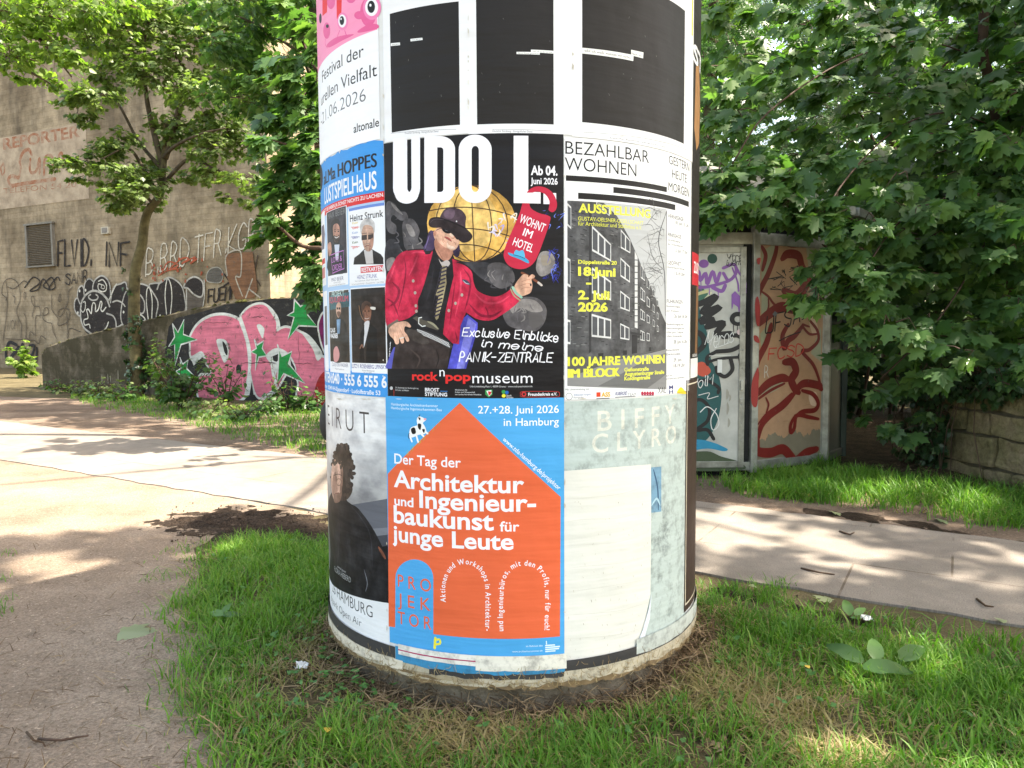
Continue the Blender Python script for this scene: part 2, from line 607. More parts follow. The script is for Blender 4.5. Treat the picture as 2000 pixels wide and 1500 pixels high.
    def finish(s):
        objs = []
        off = world_loc(s.root)
        for p in s.pieces:
            bm = p['bm']
            if s.grid and len(bm.verts):
                us = [v.co.x for v in bm.verts]
                k0, k1 = math.floor(min(us) / s.grid) + 1, math.ceil(max(us) / s.grid)
                for k in range(k0, k1):
                    bmesh.ops.bisect_plane(bm, geom=bm.verts[:] + bm.edges[:] + bm.faces[:], dist=1e-6, plane_co=(k * s.grid, 0, 0), plane_no=(1, 0, 0))
            nr = []
            for v in bm.verts:
                u, h, z = v.co
                nr.append(s.nrm(u, z))
                v.co = Vector(s.map3(u, z, h)) - off
            bm.normal_update()
            for f in bm.faces:
                if f.normal.dot(Vector(s.nrm_at(f, off))) < 0: f.normal_flip()
            me = bpy.data.meshes.new(p['name'])
            bm.to_mesh(me)
            bm.free()
            co = np.array([v.co[:] for v in me.vertices]).reshape(-1, 3)
            nr = np.array(nr).reshape(-1, 3)
            first = None
            for vi, fi in (split_pieces(co, me) if not p.get('stuff') else [(None, None)]):
                if vi is None:
                    m2 = me; n2 = nr
                else:
                    idx = np.full(len(co), -1); idx[vi] = np.arange(len(vi))
                    m2 = bpy.data.meshes.new(p['name'])
                    m2.from_pydata(co[vi].tolist(), [], [[int(idx[i]) for i in me.polygons[f].vertices] for f in fi])
                    used = sorted({me.polygons[f].material_index for f in fi})
                    n2 = nr[vi]
                    m2.polygons.foreach_set('material_index', [used.index(me.polygons[f].material_index) for f in fi])
                    mats = [p['mats'][k] for k in used]
                for m in (p['mats'] if vi is None else mats): m2.materials.append(m)
                if vi is None: pass
                m2.polygons.foreach_set('use_smooth', [True] * len(m2.polygons))
                if len(m2.vertices):
                    m2.normals_split_custom_set_from_vertices([tuple(n) for n in n2])
                o = bpy.data.objects.new(p['name'], m2)
                par = s.root if p['parent'] is None else objs[p['parent']]
                link(o, par)
                if first is None:
                    first = o
                    if p['label']: o['label'] = p['label']
                if p.get('stuff'): o['kind'] = 'stuff'
            objs.append(first)
        return objs
    def nrm_at(s, f, off):
        c = f.calc_center_median() + off
        return s.face_n(c)

# ================================================================== advertising column
CYD, CYR = 3.1, 0.7515
AX = at_depth(998, 700, CYD).x
AXIS = Vector((AX, CYD, 0))

def cyl_uz(x, y):
    d = ray(x, y)
    ox, oy = EYE.x - AX, EYE.y - CYD
    a = d.x ** 2 + d.y ** 2
    b = 2 * (ox * d.x + oy * d.y)
    c = ox ** 2 + oy ** 2 - CYR ** 2
    disc = b * b - 4 * a * c
    t = (-b - math.sqrt(disc)) / (2 * a) if disc > 0 else -b / (2 * a)
    p = EYE + d * t
    th = math.atan2(p.x - AX, -(p.y - CYD))
    return (CYR * th, p.z)

def cyl_xyz(u, z, h):
    th = u / CYR
    r = CYR + h
    return (AX + r * math.sin(th), CYD - r * math.cos(th), z)

def cyl_n(u, z):
    return (math.sin(u / CYR), -math.cos(u / CYR), 0)

column = thing('advertising_column', 'round advertising column covered in event posters on a low concrete foot in the grass', 'advertising column', AXIS)

class CylCanvas(Canvas):
    def __init__(s, start=0.001, gap=0.00002):
        super().__init__(column, cyl_uz, cyl_xyz, gap=gap, start=start, nrm=cyl_n, grid=0.008)
    def face_n(s, c):
        return (c.x - AX, c.y - CYD, 0)
    def sheet(s, u0, u1, z0, z1, mat):
        s.poly2([(u0, z0), (u1, z0), (u1, z1), (u0, z1)], mat)

Z_A = cyl_uz(925, 262)[1]
Z_B = cyl_uz(925, 779)[1]
Z_C = cyl_uz(930, 1281)[1]
Z_RIM = cyl_uz(1000, 1338)[1]
Z_TOP = Z_A + 0.842
WHITE, BLACK, NEARB = (236, 236, 238), (32, 30, 30), (30, 28, 29)
W_, K_ = ink(*WHITE), ink(*BLACK)

# drum, foot and roof ---------------------------------------------------
def lathe(profile, n=96):
    V, Fc = [], []
    for (r, z) in profile:
        for k in range(n):
            a = 2 * math.pi * k / n
            V.append((AX + r * math.sin(a), CYD - r * math.cos(a), z))
    for i in range(len(profile) - 1):
        for k in range(n):
            k2 = (k + 1) % n
            Fc.append((i * n + k, i * n + k2, (i + 1) * n + k2, (i + 1) * n + k))
    return V, Fc

concrete_foot = simple_mat('dirty_shaded_concrete', (0.19, 0.16, 0.12), 0.9, 0.45, 9, 1.0, 60, spec=0.1, col2=(0.06, 0.046, 0.032))  # dirty concrete, coloured darker for the shade beneath the paper rim
V, Fc = lathe([(CYR, Z_RIM + 0.01), (CYR, Z_TOP + 0.02)])
mesh_obj('drum', V, Fc, ink(222, 222, 220), column, smooth=True)
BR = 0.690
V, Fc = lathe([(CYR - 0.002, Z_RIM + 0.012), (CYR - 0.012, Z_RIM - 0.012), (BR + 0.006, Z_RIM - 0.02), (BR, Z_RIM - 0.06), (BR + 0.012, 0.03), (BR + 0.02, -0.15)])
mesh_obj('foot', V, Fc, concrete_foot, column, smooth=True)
V, Fc = lathe([(CYR + 0.06, Z_TOP + 0.02), (CYR + 0.09, Z_TOP + 0.05), (CYR + 0.08, Z_TOP + 0.10), (0.45, Z_TOP + 0.22), (0.06, Z_TOP + 0.34), (0.001, Z_TOP + 0.35)])
mesh_obj('roof', V, Fc, simple_mat('roof_metal', (0.2, 0.22, 0.21), 0.5, metal=0.5), column, smooth=True)
V, Fc = lathe([(CYR + 0.06, Z_TOP + 0.02), (CYR - 0.02, Z_TOP + 0.018)])
mesh_obj('eave', V, Fc, simple_mat('roof_underside', (0.25, 0.25, 0.24), 0.7), column)

# ---- posters ----------------------------------------------------------
def u_at(x, y=600): return cyl_uz(x, y)[0]
U_LEFT = -CYR * R_(128)
U_RIGHT = CYR * R_(120)

# top left: festival poster
c = CylCanvas(0.0012)
c.part('festival_poster', label='white festival poster with a pink picture and thin black lettering')
zb = cyl_uz(749, 270)[1]
c.sheet(u_at(749) - 0.594, u_at(749), zb, zb + 0.841, ink(240, 240, 242))
c.part('picture', 0)
pk, pk2, rd = ink(243, 150, 186), ink(226, 96, 150), ink(226, 44, 46)
zp = cyl_uz(737, 58)[1]
c.sheet(u_at(737) - 0.56, u_at(737, 30), zp, zb + 0.82, pk)
c.zoom = (600, 0, 0.4)
c.blob([(250, 150), (300, 120), (345, 120), (343, 141), (260, 160)], pk2)
c.blob([(100, 215), (150, 180), (230, 168), (170, 200), (110, 232)], pk2)
c.poly([(144, -60), (172, -60), (168, 88), (146, 92)], rd)
c.poly([(76, -60), (104, -60), (98, 60), (76, 80)], rd)
for cx, cy, rx, ry, cc in ((118, 5, 20, 40, pk2), (97, 150, 17, 40, pk2), (215, -10, 24, 26, pk2), (255, 75, 24, 20, pk2), (300, 60, 40, 70, pk2)):
    c.ellipse(cx, cy, rx, ry, cc)
for cx, cy, rx, ry in ((175, 105, 27, 44), (318, 38, 44, 60)):
    c.ellipse(cx, cy, rx, ry, ink(236, 130, 178))
    c.ellipse(cx - 2, cy - 2, rx * 0.72, ry * 0.72, ink(240, 236, 240))
    c.ellipse(cx - 4, cy - 4, rx * 0.42, ry * 0.5, K_)
    c.ellipse(cx - 8, cy - 12, rx * 0.12, ry * 0.12, W_)
c.ellipse(100, 128, 7, 9, K_)
c.ellipse(66, 90, 6, 24, K_)
c.stroke([(92, 190), (90, 215), (100, 235)], 5, pk2)
c.stroke([(160, 150), (150, 178), (158, 190)], 6, pk2)
c.stroke([(185, 150), (192, 170), (200, 176)], 6, pk2)
c.part('lettering', 0)
tk = ink(40, 40, 42)
c.zoom = (0, 0, 1)
c.text('Festival der', 629, 711, 110, 24, tk, 0.0)
c.text('urellen Vielfalt', 627, 737, 148, 25, tk, 0.0)
c.text('-21.06.2026', 627, 715, 197, 25, ink(90, 90, 92), -0.012)
c.text('altonale', 691, 741, 246.5, 17, tk, 0.012)
c.finish()

# top centre: three sheets with black panels
def panel_sheet(xl, xr, pl, pr, yt, yb, at, strips, foot, label, start):
    c = CylCanvas(start)
    c.part('redacted_page_poster', label=label)
    z0 = cyl_uz(at, 262)[1] if at < 1100 else cyl_uz(1117, 267)[1]
    c.sheet(u_at(xl, 150), u_at(xr, 150), z0, Z_TOP, W_)
    c.part('black_panel', 0)
    zt, zb = cyl_uz(at, yt)[1], cyl_uz(at, yb)[1]
    c.sheet(u_at(pl, 130), u_at(pr, 130), zb, zt if yt > 1 else zt + 0.08, ink(40, 37, 35))
    if yt <= 8:
        pass
    c.part('paper_strip', 0)
    c.zoom = (600, 0, 0.4)
    for pts, txt, b0, b1, cp in strips:
        c.poly(pts, ink(238, 238, 236))
        if txt: c.textline(txt, b0, b1, cp, ink(95, 95, 95))
    c.part('footer', 0)
    l0, l1, t0, t1, ft = foot
    c.stroke([l0, l1], 1.6, ink(120, 120, 128), smooth=False)
    c.textline('Deutscher Bundestag - Stenografischer Dienst', t0, t1, 9, ink(110, 110, 125))
    # scuffs and glued-on flecks
    rr = random.Random(int(xl))
    for i in range(9):
        x, y = rr.uniform(pl + 4, pr - 4), rr.uniform(20, 235)
        c.zoom = (0, 0, 1)
        c.stroke([(x, y), (x + rr.uniform(-2, 2), y + rr.uniform(1, 4))], rr.uniform(0.4, 0.8), ink(112, 110, 106), smooth=False)
    c.finish()

panel_sheet(750, 914, 763.5, 897.5, 3, 244, 897, [
    ([(409, 212), (454, 208), (455, 221), (409, 226)], 'zwei Jahre', (414, 222), (450, 218), 6),
    ([(505, 191), (563, 185), (565, 196), (506, 203)], 'ohne dass wir', (510, 199), (559, 193), 6)],
    ((410, 652), (728, 632), (478, 655), (642, 646), 0), 'white sheet with a brown-black panel and two short paper strips, beside the festival poster', 0.0014)
panel_sheet(914, 1117, 931, 1081, 0, 243.5, 931, [
    ([(1022, 254), (1135, 256), (1135, 268), (1022, 265)], 'Das ist Wissen genommen', (1028, 263), (1130, 265), 6),
    ([(1092, 243), (1202, 249), (1202, 263), (1092, 256)], 'weil ich so bin ich wie', (1100, 253), (1196, 260), 6)],
    ((905, 632), (1190, 640), (905, 644), (1100, 648), 0), 'white sheet with a narrow black panel and two overlapping strips at its right edge', 0.0016)
panel_sheet(1117, 1353, 1136.5, 1336, 0, 239, 1137, [
    ([(1341, 234), (1592, 270), (1590, 299), (1341, 262)], 'weil ich weiß, wussten wir nichts.', (1352, 254), (1580, 289), 13),
    ([(1580, 244), (1640, 257), (1638, 286), (1580, 271)], 'Nein, so-', (1584, 268), (1634, 279), 11)],
    ((1348, 646), (1848, 731), (1478, 677), (1748, 722), 0), 'white sheet with the widest black panel and a readable pasted strip of words', 0.0018)

# middle left: cabaret programme poster
c = CylCanvas(0.0014)
c.part('cabaret_poster', label='blue cabaret poster with four portrait cards and a phone number')
z1, z0 = cyl_uz(751, 276)[1], cyl_uz(757, 776)[1]
blue = ink(64, 148, 220)
ur = u_at(753.5, 520)
c.sheet(ur - 0.594, ur, z0, z1, blue)
c.sheet(ur - 0.594, ur, cyl_uz(753, 727)[1], cyl_uz(752, 390)[1], ink(170, 200, 232))
rr = random.Random(3)
jag = [(ur - 0.594, z1 - 0.004)]
x = ur - 0.594
while x < ur - 0.03:
    jag.append((x, z1 + rr.uniform(-0.001, 0.012)))
    x += rr.uniform(0.006, 0.03)
jag += [(ur, z1 + 0.002), (ur, z1 - 0.004)]
c.poly2(jag, blue)
c.part('red_band', 0)
c.sheet(ur - 0.594, ur, cyl_uz(752, 391)[1], cyl_uz(751, 373)[1], ink(214, 48, 50))
c.part('lettering', 0)
c.zoom = (620, 260, 0.3529)
c.text('aLMa HOPPES', 35, 328, 186, 76, K_, 0.0); c.text('aLMa HOPPES', 38, 332, 186, 76, K_, 0.0)
c.text('LUSTSPIELHaUS', 40, 330, 306, 98, W_, 0.015)
c.text('KABARETT! SIE HABEN JA SONST NICHTS ZU LACHEN.', 24, 370, 350, 21, W_, 0.012)
c.ellipse(14, 250, 18, 80, K_)
c.text('KARTEN:040 · 555 6 555 6', 30, 386, 1408, 62, W_, 0.03)
c.text('programm · 20249 HH-Eppendorf · Ludolfstraße 53', 45, 350, 1450, 24, W_, 0.015)
def card(name, xl, xr, yt, yb):
    i = c.part(name, 0)
    c.rect(xl, xr, yt, yb, W_)
    return i
PH = lambda r, g, b: ink(r, g, b, 'photo')
card('portrait_card', 55, 168, 398, 838)
c.rect(57, 163, 402, 774, PH(58, 52, 60), at=163)
c.text('MAX BEIER', 60, 158, 445, 34, ink(120, 120, 120), 0.0)
c.blob([(78, 500), (100, 474), (125, 485), (128, 560), (118, 610), (95, 610), (82, 560)], PH(40, 30, 28))
c.blob([(88, 520), (108, 500), (124, 520), (124, 575), (112, 605), (94, 590)], PH(190, 140, 120))
c.blob([(92, 566), (112, 572), (122, 560), (120, 592), (108, 606), (95, 592)], ink(60, 42, 36))
c.ellipse(100, 544, 4, 4, ink(40, 28, 26)); c.ellipse(118, 544, 4, 4, ink(40, 28, 26)); c.stroke([(109, 546), (112, 562), (106, 564)], 2.5, ink(150, 100, 84)); c.stroke([(98, 574), (108, 580), (120, 572)], 4, ink(236, 226, 220)); c.stroke([(94, 536), (104, 533)], 3, ink(40, 28, 26)); c.stroke([(113, 533), (123, 536)], 3, ink(40, 28, 26))
c.blob([(60, 760), (70, 650), (90, 615), (120, 612), (146, 640), (155, 770)], PH(28, 30, 40))
c.poly([(96, 618), (124, 616), (118, 700), (104, 705)], ink(200, 205, 220))
c.blob([(60, 620), (76, 605), (80, 660), (66, 680)], PH(196, 146, 126))
pu = ink(196, 120, 200)
c.stroke([(76, 676), (146, 650), (150, 750), (86, 776), (78, 690)], 5, pu, smooth=False)
c.text('LOVE &', 82, 138, 706, 30, pu, 0.0, at=138)
c.text('ORDER', 86, 140, 752, 32, pu, 0.0, at=140)
c.text('MAD BEIER', 80, 146, 812, 20, ink(84, 84, 120))
c.text('Love & Order', 92, 132, 826, 8, ink(130, 130, 140), keep=True)
c.text('freitags und samstags im September', 66, 158, 836, 7, ink(130, 130, 140), keep=True)
card('portrait_card', 175, 378, 383, 832)
c.rect(175, 372, 384, 400, ink(110, 140, 210), at=372)
c.text('Heinz Strunk', 182, 366, 462, 38, tk, 0.012)
for k, (w_, col, cr) in enumerate((('Kein', (226, 200, 120), 0), ('Geld', (220, 90, 80), 1), ('Kein', (150, 170, 210), 0), ('Glück', (90, 90, 160), 1), ('Kein', (100, 120, 90), 0), ('Spirit', (210, 100, 100), 1))):
    y = 500 + k * 27
    c.text(w_, 195, 226, y, 13, ink(*col), 0.02)
    if cr: c.stroke([(188, y - 6), (234, y - 7)], 3, ink(*col), smooth=False)
sk = PH(196, 160, 140)
c.poly([(201, 728), (206, 690), (236, 668), (262, 640), (300, 640), (352, 670), (366, 690), (368, 726)], PH(48, 44, 44))
c.poly([(258, 646), (306, 646), (312, 722), (272, 724)], ink(196, 190, 188))
c.blob([(246, 520), (258, 492), (290, 486), (310, 510), (314, 580), (306, 630), (284, 656), (260, 636), (248, 580)], sk)
c.blob([(243, 560), (240, 506), (262, 476), (296, 474), (318, 500), (316, 552), (306, 520), (280, 508), (256, 516)], PH(206, 202, 200))
c.rect(246, 276, 562, 590, ink(70, 60, 58), at=276)
c.rect(282, 312, 562, 590, ink(70, 60, 58), at=282, keep=True)
c.stroke([(264, 628), (280, 622), (298, 626)], 4, ink(120, 70, 66))
c.stroke([(276, 590), (273, 612), (284, 612)], 3, ink(150, 110, 96))
c.blob([(292, 596), (312, 580), (310, 624), (298, 648), (286, 652)], PH(168, 128, 110))
c.stroke([(256, 600), (262, 612), (260, 630)], 3, ink(160, 118, 102), taper=.6)
c.stroke([(262, 616), (280, 612), (300, 615)], 4, PH(150, 130, 122), taper=.5)
c.stroke([(248, 556), (276, 554)], 3, ink(90, 80, 76), smooth=False); c.stroke([(284, 554), (312, 556)], 3, ink(90, 80, 76), smooth=False)
c.stroke([(256, 530), (280, 526), (302, 530)], 2.5, ink(168, 128, 112), taper=.6)
c.rect(238, 368, 726, 768, W_, at=368)
c.rect(241, 366, 730, 765, ink(206, 44, 52), at=366)
c.text('RESTKARTEN', 246, 362, 760, 24, W_, 0.02)
c.text('HEINZ STRUNK', 222, 332, 800, 22, ink(84, 84, 150))
c.text('Kein Geld Kein Glück Kein Sprit', 210, 340, 813, 8, ink(130, 130, 140), keep=True)
c.text('14. Juni (ausverkauft) + Zusatzshow: 1. Juli 2026', 192, 370, 828, 8, ink(130, 130, 140), keep=True)
card('portrait_card', 68, 180, 862, 1332)
c.rect(70, 178, 866, 1270, PH(62, 54, 48), at=178)
c.poly([(72, 900), (178, 880), (178, 960), (72, 980)], PH(60, 96, 104))
c.text('PROJEKT', 82, 150, 900, 30, ink(196, 220, 216), 0.0)
c.text('EQUILIBRIUM', 70, 172, 930, 32, ink(214, 70, 96), 0.0)
c.blob([(106, 960), (118, 935), (132, 950), (130, 1000), (118, 1020), (108, 1000)], PH(200, 160, 140))
c.rect(108, 117, 964, 976, ink(40, 34, 34), at=117); c.rect(120, 129, 964, 976, ink(40, 34, 34), at=129); c.blob([(110, 992), (120, 986), (130, 992), (126, 1012), (116, 1016)], PH(110, 80, 66))
c.blob([(80, 1250), (84, 1080), (104, 1030), (134, 1026), (164, 1070), (172, 1180), (150, 1262)], PH(40, 38, 38))
c.poly([(108, 1032), (130, 1030), (126, 1110), (112, 1112)], PH(110, 140, 170))
c.blob([(92, 1200), (110, 1180), (124, 1220), (116, 1260), (94, 1262)], ink(210, 150, 150))
c.text('CLAUS', 74, 100, 1102, 24, W_, 0.03)
c.text('WAGNER', 74, 116, 1134, 26, W_, 0.03)
c.text('CLAUS VON WAGNER', 84, 172, 1296, 20, ink(84, 84, 120))
c.text('Projekt Equilibrium', 100, 150, 1312, 8, ink(130, 130, 140), keep=True)
card('portrait_card', 188, 385, 845, 1332)
c.rect(190, 379, 852, 1276, PH(44, 36, 33), at=379)
c.blob([(252, 960), (272, 936), (296, 950), (300, 1000), (288, 1046), (266, 1050), (254, 1010)], PH(140, 96, 76))
c.blob([(250, 990), (246, 950), (270, 928), (298, 944), (298, 970), (274, 952)], PH(90, 66, 56))
c.blob([(262, 1050), (290, 1044), (276, 1120), (258, 1190), (252, 1180), (262, 1110)], ink(206, 204, 206))
c.ellipse(266, 985, 4, 4, ink(40, 26, 22)); c.ellipse(286, 985, 4, 4, ink(40, 26, 22)); c.stroke([(276, 988), (274, 1006), (282, 1008)], 2.5, ink(80, 50, 40)); c.stroke([(264, 1024), (276, 1028), (288, 1023)], 3.5, ink(200, 180, 170)); c.blob([(256, 990), (262, 1000), (262, 1034), (254, 1020)], PH(84, 56, 46))
c.poly([(234, 1270), (240, 1110), (262, 1060), (258, 1190), (262, 1270)], ink(26, 22, 22))
c.poly([(276, 1130), (292, 1050), (330, 1086), (336, 1270), (270, 1270)], ink(24, 21, 21))
c.stroke([(238, 1190), (248, 1172), (254, 1186)], 10, ink(130, 92, 76))
c.blob([(296, 962), (322, 964), (320, 978), (298, 974)], ink(220, 214, 206))
c.stroke([(232, 955), (240, 1000), (256, 1034)], 4, ink(150, 110, 80))
c.text('LUTZ V. ROSENBERG LIPINSKY', 192, 383, 1306, 22, ink(70, 70, 140), 0.01)
c.text('Keine Bewegung!', 250, 318, 1320, 9, ink(130, 130, 140), keep=True)
c.text('19. Juni 2026', 258, 302, 1331, 8, ink(130, 130, 140), keep=True)
card('portrait_card', 24, 47, 425, 842)
c.poly([(26, 520), (38, 505), (44, 560), (40, 640), (28, 650)], ink(120, 110, 120))
c.rect(27, 44, 690, 720, ink(206, 60, 60))
c.rect(27, 44, 740, 800, ink(206, 130, 130), keep=True)
card('portrait_card', 40, 60, 870, 1318)
c.poly([(42, 960), (54, 955), (58, 1170), (46, 1175)], ink(110, 108, 108))
c.finish()

# middle centre: the rock show poster
c = CylCanvas(0.0020)
c.part('concert_poster', label='black museum poster of a man in a red jacket and black hat under giant white letters')
u0, u1 = u_at(754.5, 520), u_at(1100.5, 520)
c.sheet(u0, u1, Z_B, Z_A, ink(30, 28, 30))
c.zoom = (740, 380, 0.2666)
c.part('stage_set', 0)
PH = lambda r, g, b: ink(r, g, b, 'photo')
g1, g2, g3 = PH(92, 88, 90), PH(140, 134, 132), PH(62, 60, 64)
for pts, m in (
    ([(60, 60), (120, 70), (150, 120), (200, 130), (215, 180), (160, 190), (110, 150), (90, 190), (130, 230), (120, 290), (60, 250)], g1),
    ([(90, 60), (130, 90), (180, 150), (120, 110)], g2),
    ([(180, 200), (250, 180), (300, 260), (290, 330), (330, 400), (210, 410), (180, 320)], g1),
    ([(200, 220), (240, 230), (270, 300), (230, 300)], g2),
    ([(54, 360), (120, 330), (170, 420), (130, 500), (54, 560)], g3),
    ([(60, 480), (110, 460), (120, 500), (70, 560)], g2),
    ([(560, 440), (680, 490), (800, 500), (880, 560), (860, 660), (760, 620), (690, 560)], g3),
    ([(800, 520), (900, 500), (980, 560), (990, 640), (900, 690), (820, 640)], g1),
    ([(1180, 430), (1250, 420), (1290, 480), (1270, 560), (1190, 600), (1150, 540)], g2),
    ([(1190, 450), (1240, 450), (1260, 500), (1200, 520)], ink(150, 140, 128)),
    ([(900, 830), (960, 780), (1060, 750), (1160, 760), (1225, 830), (1215, 930), (1150, 1000), (1040, 990), (940, 950)], g1),
    ([(960, 800), (1060, 765), (1150, 780), (1200, 850), (1120, 860), (1040, 830), (980, 870)], g2),
    ([(1100, 880), (1190, 880), (1190, 950), (1120, 980)], ink(92, 88, 88))):
    c.blob(pts, m)
for q in range(26):
    rr = random.Random(q)
    x, y = rr.choice([(rr.uniform(60, 320), rr.uniform(80, 420)), (rr.uniform(900, 1210), rr.uniform(770, 980)), (rr.uniform(800, 990), rr.uniform(510, 680))])
    c.stroke([(x, y), (x + rr.uniform(-30, 30), y + rr.uniform(15, 45)), (x + rr.uniform(-30, 40), y + rr.uniform(40, 80))], rr.uniform(4, 11), rr.choice([g2, g3, ink(96, 92, 96)]), taper=0.9)
bl = ink(60, 70, 200)
for q in range(34):
    rr = random.Random(100 + q)
    x, y = rr.choice([(rr.uniform(1215, 1330), rr.uniform(95, 330)), (rr.uniform(1230, 1320), rr.uniform(380, 610))])
    c.stroke([(x, y), (x + rr.uniform(-35, 35), y + rr.uniform(-30, 30)), (x + rr.uniform(-50, 30), y + rr.uniform(0, 60))], rr.uniform(2, 6), rr.choice([bl, ink(40, 44, 130), ink(120, 140, 240)]), taper=0.9)
c.poly([(620, 905), (650, 880), (725, 940), (722, 990), (640, 1275), (505, 1275), (560, 1040)], PH(84, 84, 196))
c.poly([(655, 900), (715, 950), (625, 1275), (570, 1275)], PH(130, 130, 220))
c.ellipse(606, 905, 11, 11, W_)
c.poly([(55, 1250), (110, 1120), (140, 1110), (110, 1275), (55, 1275)], ink(90, 90, 180))
c.part('globe', 0)
c.ellipse(680, 212, 326, 282, PH(226, 176, 90))
c.ellipse(640, 190, 230, 230, PH(240, 198, 118))
gr = ink(70, 52, 40)
for k in (-0.82, -0.45, 0.0, 0.42, 0.78):
    c.stroke([(690 + 326 * k * math.cos(a) + 14 * math.sin(a), 212 + 280 * math.sin(a)) for a in [-1.5 + 3.0 * i / 12 for i in range(13)]], 8, gr, smooth=False)
for k in (-0.25, 0.3, 0.72):
    ww = 326 * math.sqrt(1 - k * k)
    c.stroke([(680 + ww * t, 212 + 282 * k - 46 * (1 - t * t) + 20 * t) for t in [-1 + i / 6 for i in range(13)]], 8, gr, smooth=False)
for q in range(14):
    rr = random.Random(60 + q)
    x, y = rr.uniform(790, 985), rr.uniform(120, 330)
    c.stroke([(x, y), (x + rr.uniform(-20, 40), y + rr.uniform(-30, 30)), (x + rr.uniform(-20, 60), y + rr.uniform(10, 60))], rr.uniform(5, 15), rr.choice([ink(214, 206, 236), ink(176, 170, 226), ink(236, 226, 214)]), taper=0.9)
c.part('giant_lettering', 0)
c.zoom = (600, 250, 0.36)
wt = ink(242, 240, 246)
c.poly(catmull([(468, 58), (470, 56)], 2, False)[:1] + [(544, 50), (545, 322)] + catmull([(546, 335), (556, 348), (566, 335)], 4, False) + [(568, 322), (566, 48), (614, 45), (614, 328)] + catmull([(612, 345), (592, 392), (542, 411), (494, 394), (470, 345)], 5, False) + [(468, 328)], wt)
n = 40
def rr_out(xl, xr, yt, yb, rxl, rxr, ry):
    """rounded outline starting top-left, clockwise, n points per side block"""
    out = []
    for k in range(11): a = math.pi + math.pi / 2 * k / 10; out.append((xl + rxl + rxl * math.cos(a), yt + min(ry, rxl if rxl < 3 else ry) * (1 + math.sin(a)) if rxl >= 3 else yt))
    for k in range(11): a = -math.pi / 2 + math.pi / 2 * k / 10; out.append((xr - rxr + rxr * math.cos(a), yt + ry + ry * math.sin(a)))
    for k in range(11): a = math.pi / 2 * k / 10; out.append((xr - rxr + rxr * math.cos(a), yb - ry + ry * math.sin(a)))
    for k in range(11): a = math.pi / 2 + math.pi / 2 * k / 10; out.append((xl + rxl + rxl * math.cos(a), yb - ry + ry * math.sin(a) if rxl >= 3 else yb))
    return out
c.ring(rr_out(637, 803, 45, 407, 0.5, 80, 70), rr_out(707, 740, 106, 348, 0.5, 16, 16), wt)
c.ring(rr_out(823, 1001, 37, 408, 88, 88, 80), rr_out(893, 932, 98, 348, 19, 19, 26), wt)
c.poly([(1120, 43), (1199, 43), (1199, 347), (1266, 349), (1266, 411), (1120, 408)], wt)
c.poly([(1281, 352), (1350, 354), (1350, 415), (1281, 413)], wt, keep=True)
c.text('Ab 04.', 1213, 1357, 254, 50, wt, 0.03)
c.text('Juni 2026', 1212, 1358, 304, 34, wt, 0.02)
c.part('hotel_door_tag', 0)
red = ink(196, 44, 70)
c.poly(catmull([(1166, 415), (1180, 370), (1205, 335), (1245, 318), (1290, 324), (1332, 354), (1353, 402), (1350, 440), (1330, 458), (1310, 446), (1312, 424), (1313, 395), (1290, 360), (1255, 346), (1222, 352), (1206, 378), (1206, 418), (1220, 442), (1262, 464), (1306, 476), (1318, 500), (1280, 615), (1240, 715), (1200, 755), (1150, 766), (1096, 748), (1068, 705), (1072, 655), (1110, 560), (1150, 470)], 4), red)
# the foot of the L lies over the tag's neck
c.poly([(1120, 352), (1199, 352), (1262, 351), (1264, 409), (1198, 409), (1120, 407)], wt)
c.poly(catmull([(1230, 320), (1290, 324), (1332, 354), (1353, 402), (1350, 440), (1330, 458), (1310, 446), (1312, 424), (1313, 395), (1290, 360), (1255, 346), (1228, 346)], 4), red)
c.textline('WOHNT', (1147, 510), (1280, 566), 46, wt, 0.012)
c.textline('IM', (1166, 582), (1212, 600), 42, wt, 0.0); c.textline('IM', (1168, 582), (1214, 600), 42, wt, 0.0)
c.textline('HOTEL', (1112, 634), (1218, 676), 44, wt, 0.012)
hb = ink(70, 160, 204)
c.blob([(1090, 676), (1120, 684), (1160, 690), (1199, 718), (1198, 734), (1150, 712), (1100, 692)], hb)
c.blob([(1122, 686), (1132, 662), (1150, 668), (1172, 664), (1180, 704), (1150, 700)], ink(90, 176, 216))
c.stroke([(1120, 688), (1150, 696), (1180, 708)], 4, ink(30, 80, 120))
# the man
c.zoom = (740, 380, 0.2666)
c.part('printed_man', 0)
sk1, sk2, sk3 = PH(222, 174, 148), PH(192, 136, 114), PH(240, 206, 184)
c.poly([(130, 1080), (180, 990), (330, 990), (525, 1100), (515, 1180), (500, 1275), (96, 1275), (110, 1180)], PH(58, 48, 46))
c.stroke([(230, 1130), (300, 1200), (280, 1270)], 14, ink(74, 62, 58), taper=0.8)
c.stroke([(420, 1130), (440, 1200), (420, 1270)], 10, ink(40, 34, 34), taper=0.8)
sh = PH(36, 33, 36)
c.poly([(370, 420), (420, 395), (540, 430), (575, 520), (540, 700), (500, 880), (470, 1010), (330, 990), (240, 930), (270, 800), (320, 640)], sh)
c.stroke([(470, 490), (440, 620), (400, 800)], 8, ink(52, 48, 54), taper=0.8)
c.stroke([(400, 560), (380, 680), (350, 780)], 10, ink(50, 46, 52), taper=0.8)
jr, jd, jl = PH(196, 40, 72), PH(136, 22, 52), PH(222, 66, 96)
c.poly(catmull([(345, 404), (395, 412), (380, 490), (345, 620), (312, 720), (288, 780), (285, 850), (215, 908), (140, 930)], 4, False) + catmull([(60, 962), (52, 900), (52, 640), (90, 540), (140, 450), (200, 412), (280, 402)], 4, False), jr)
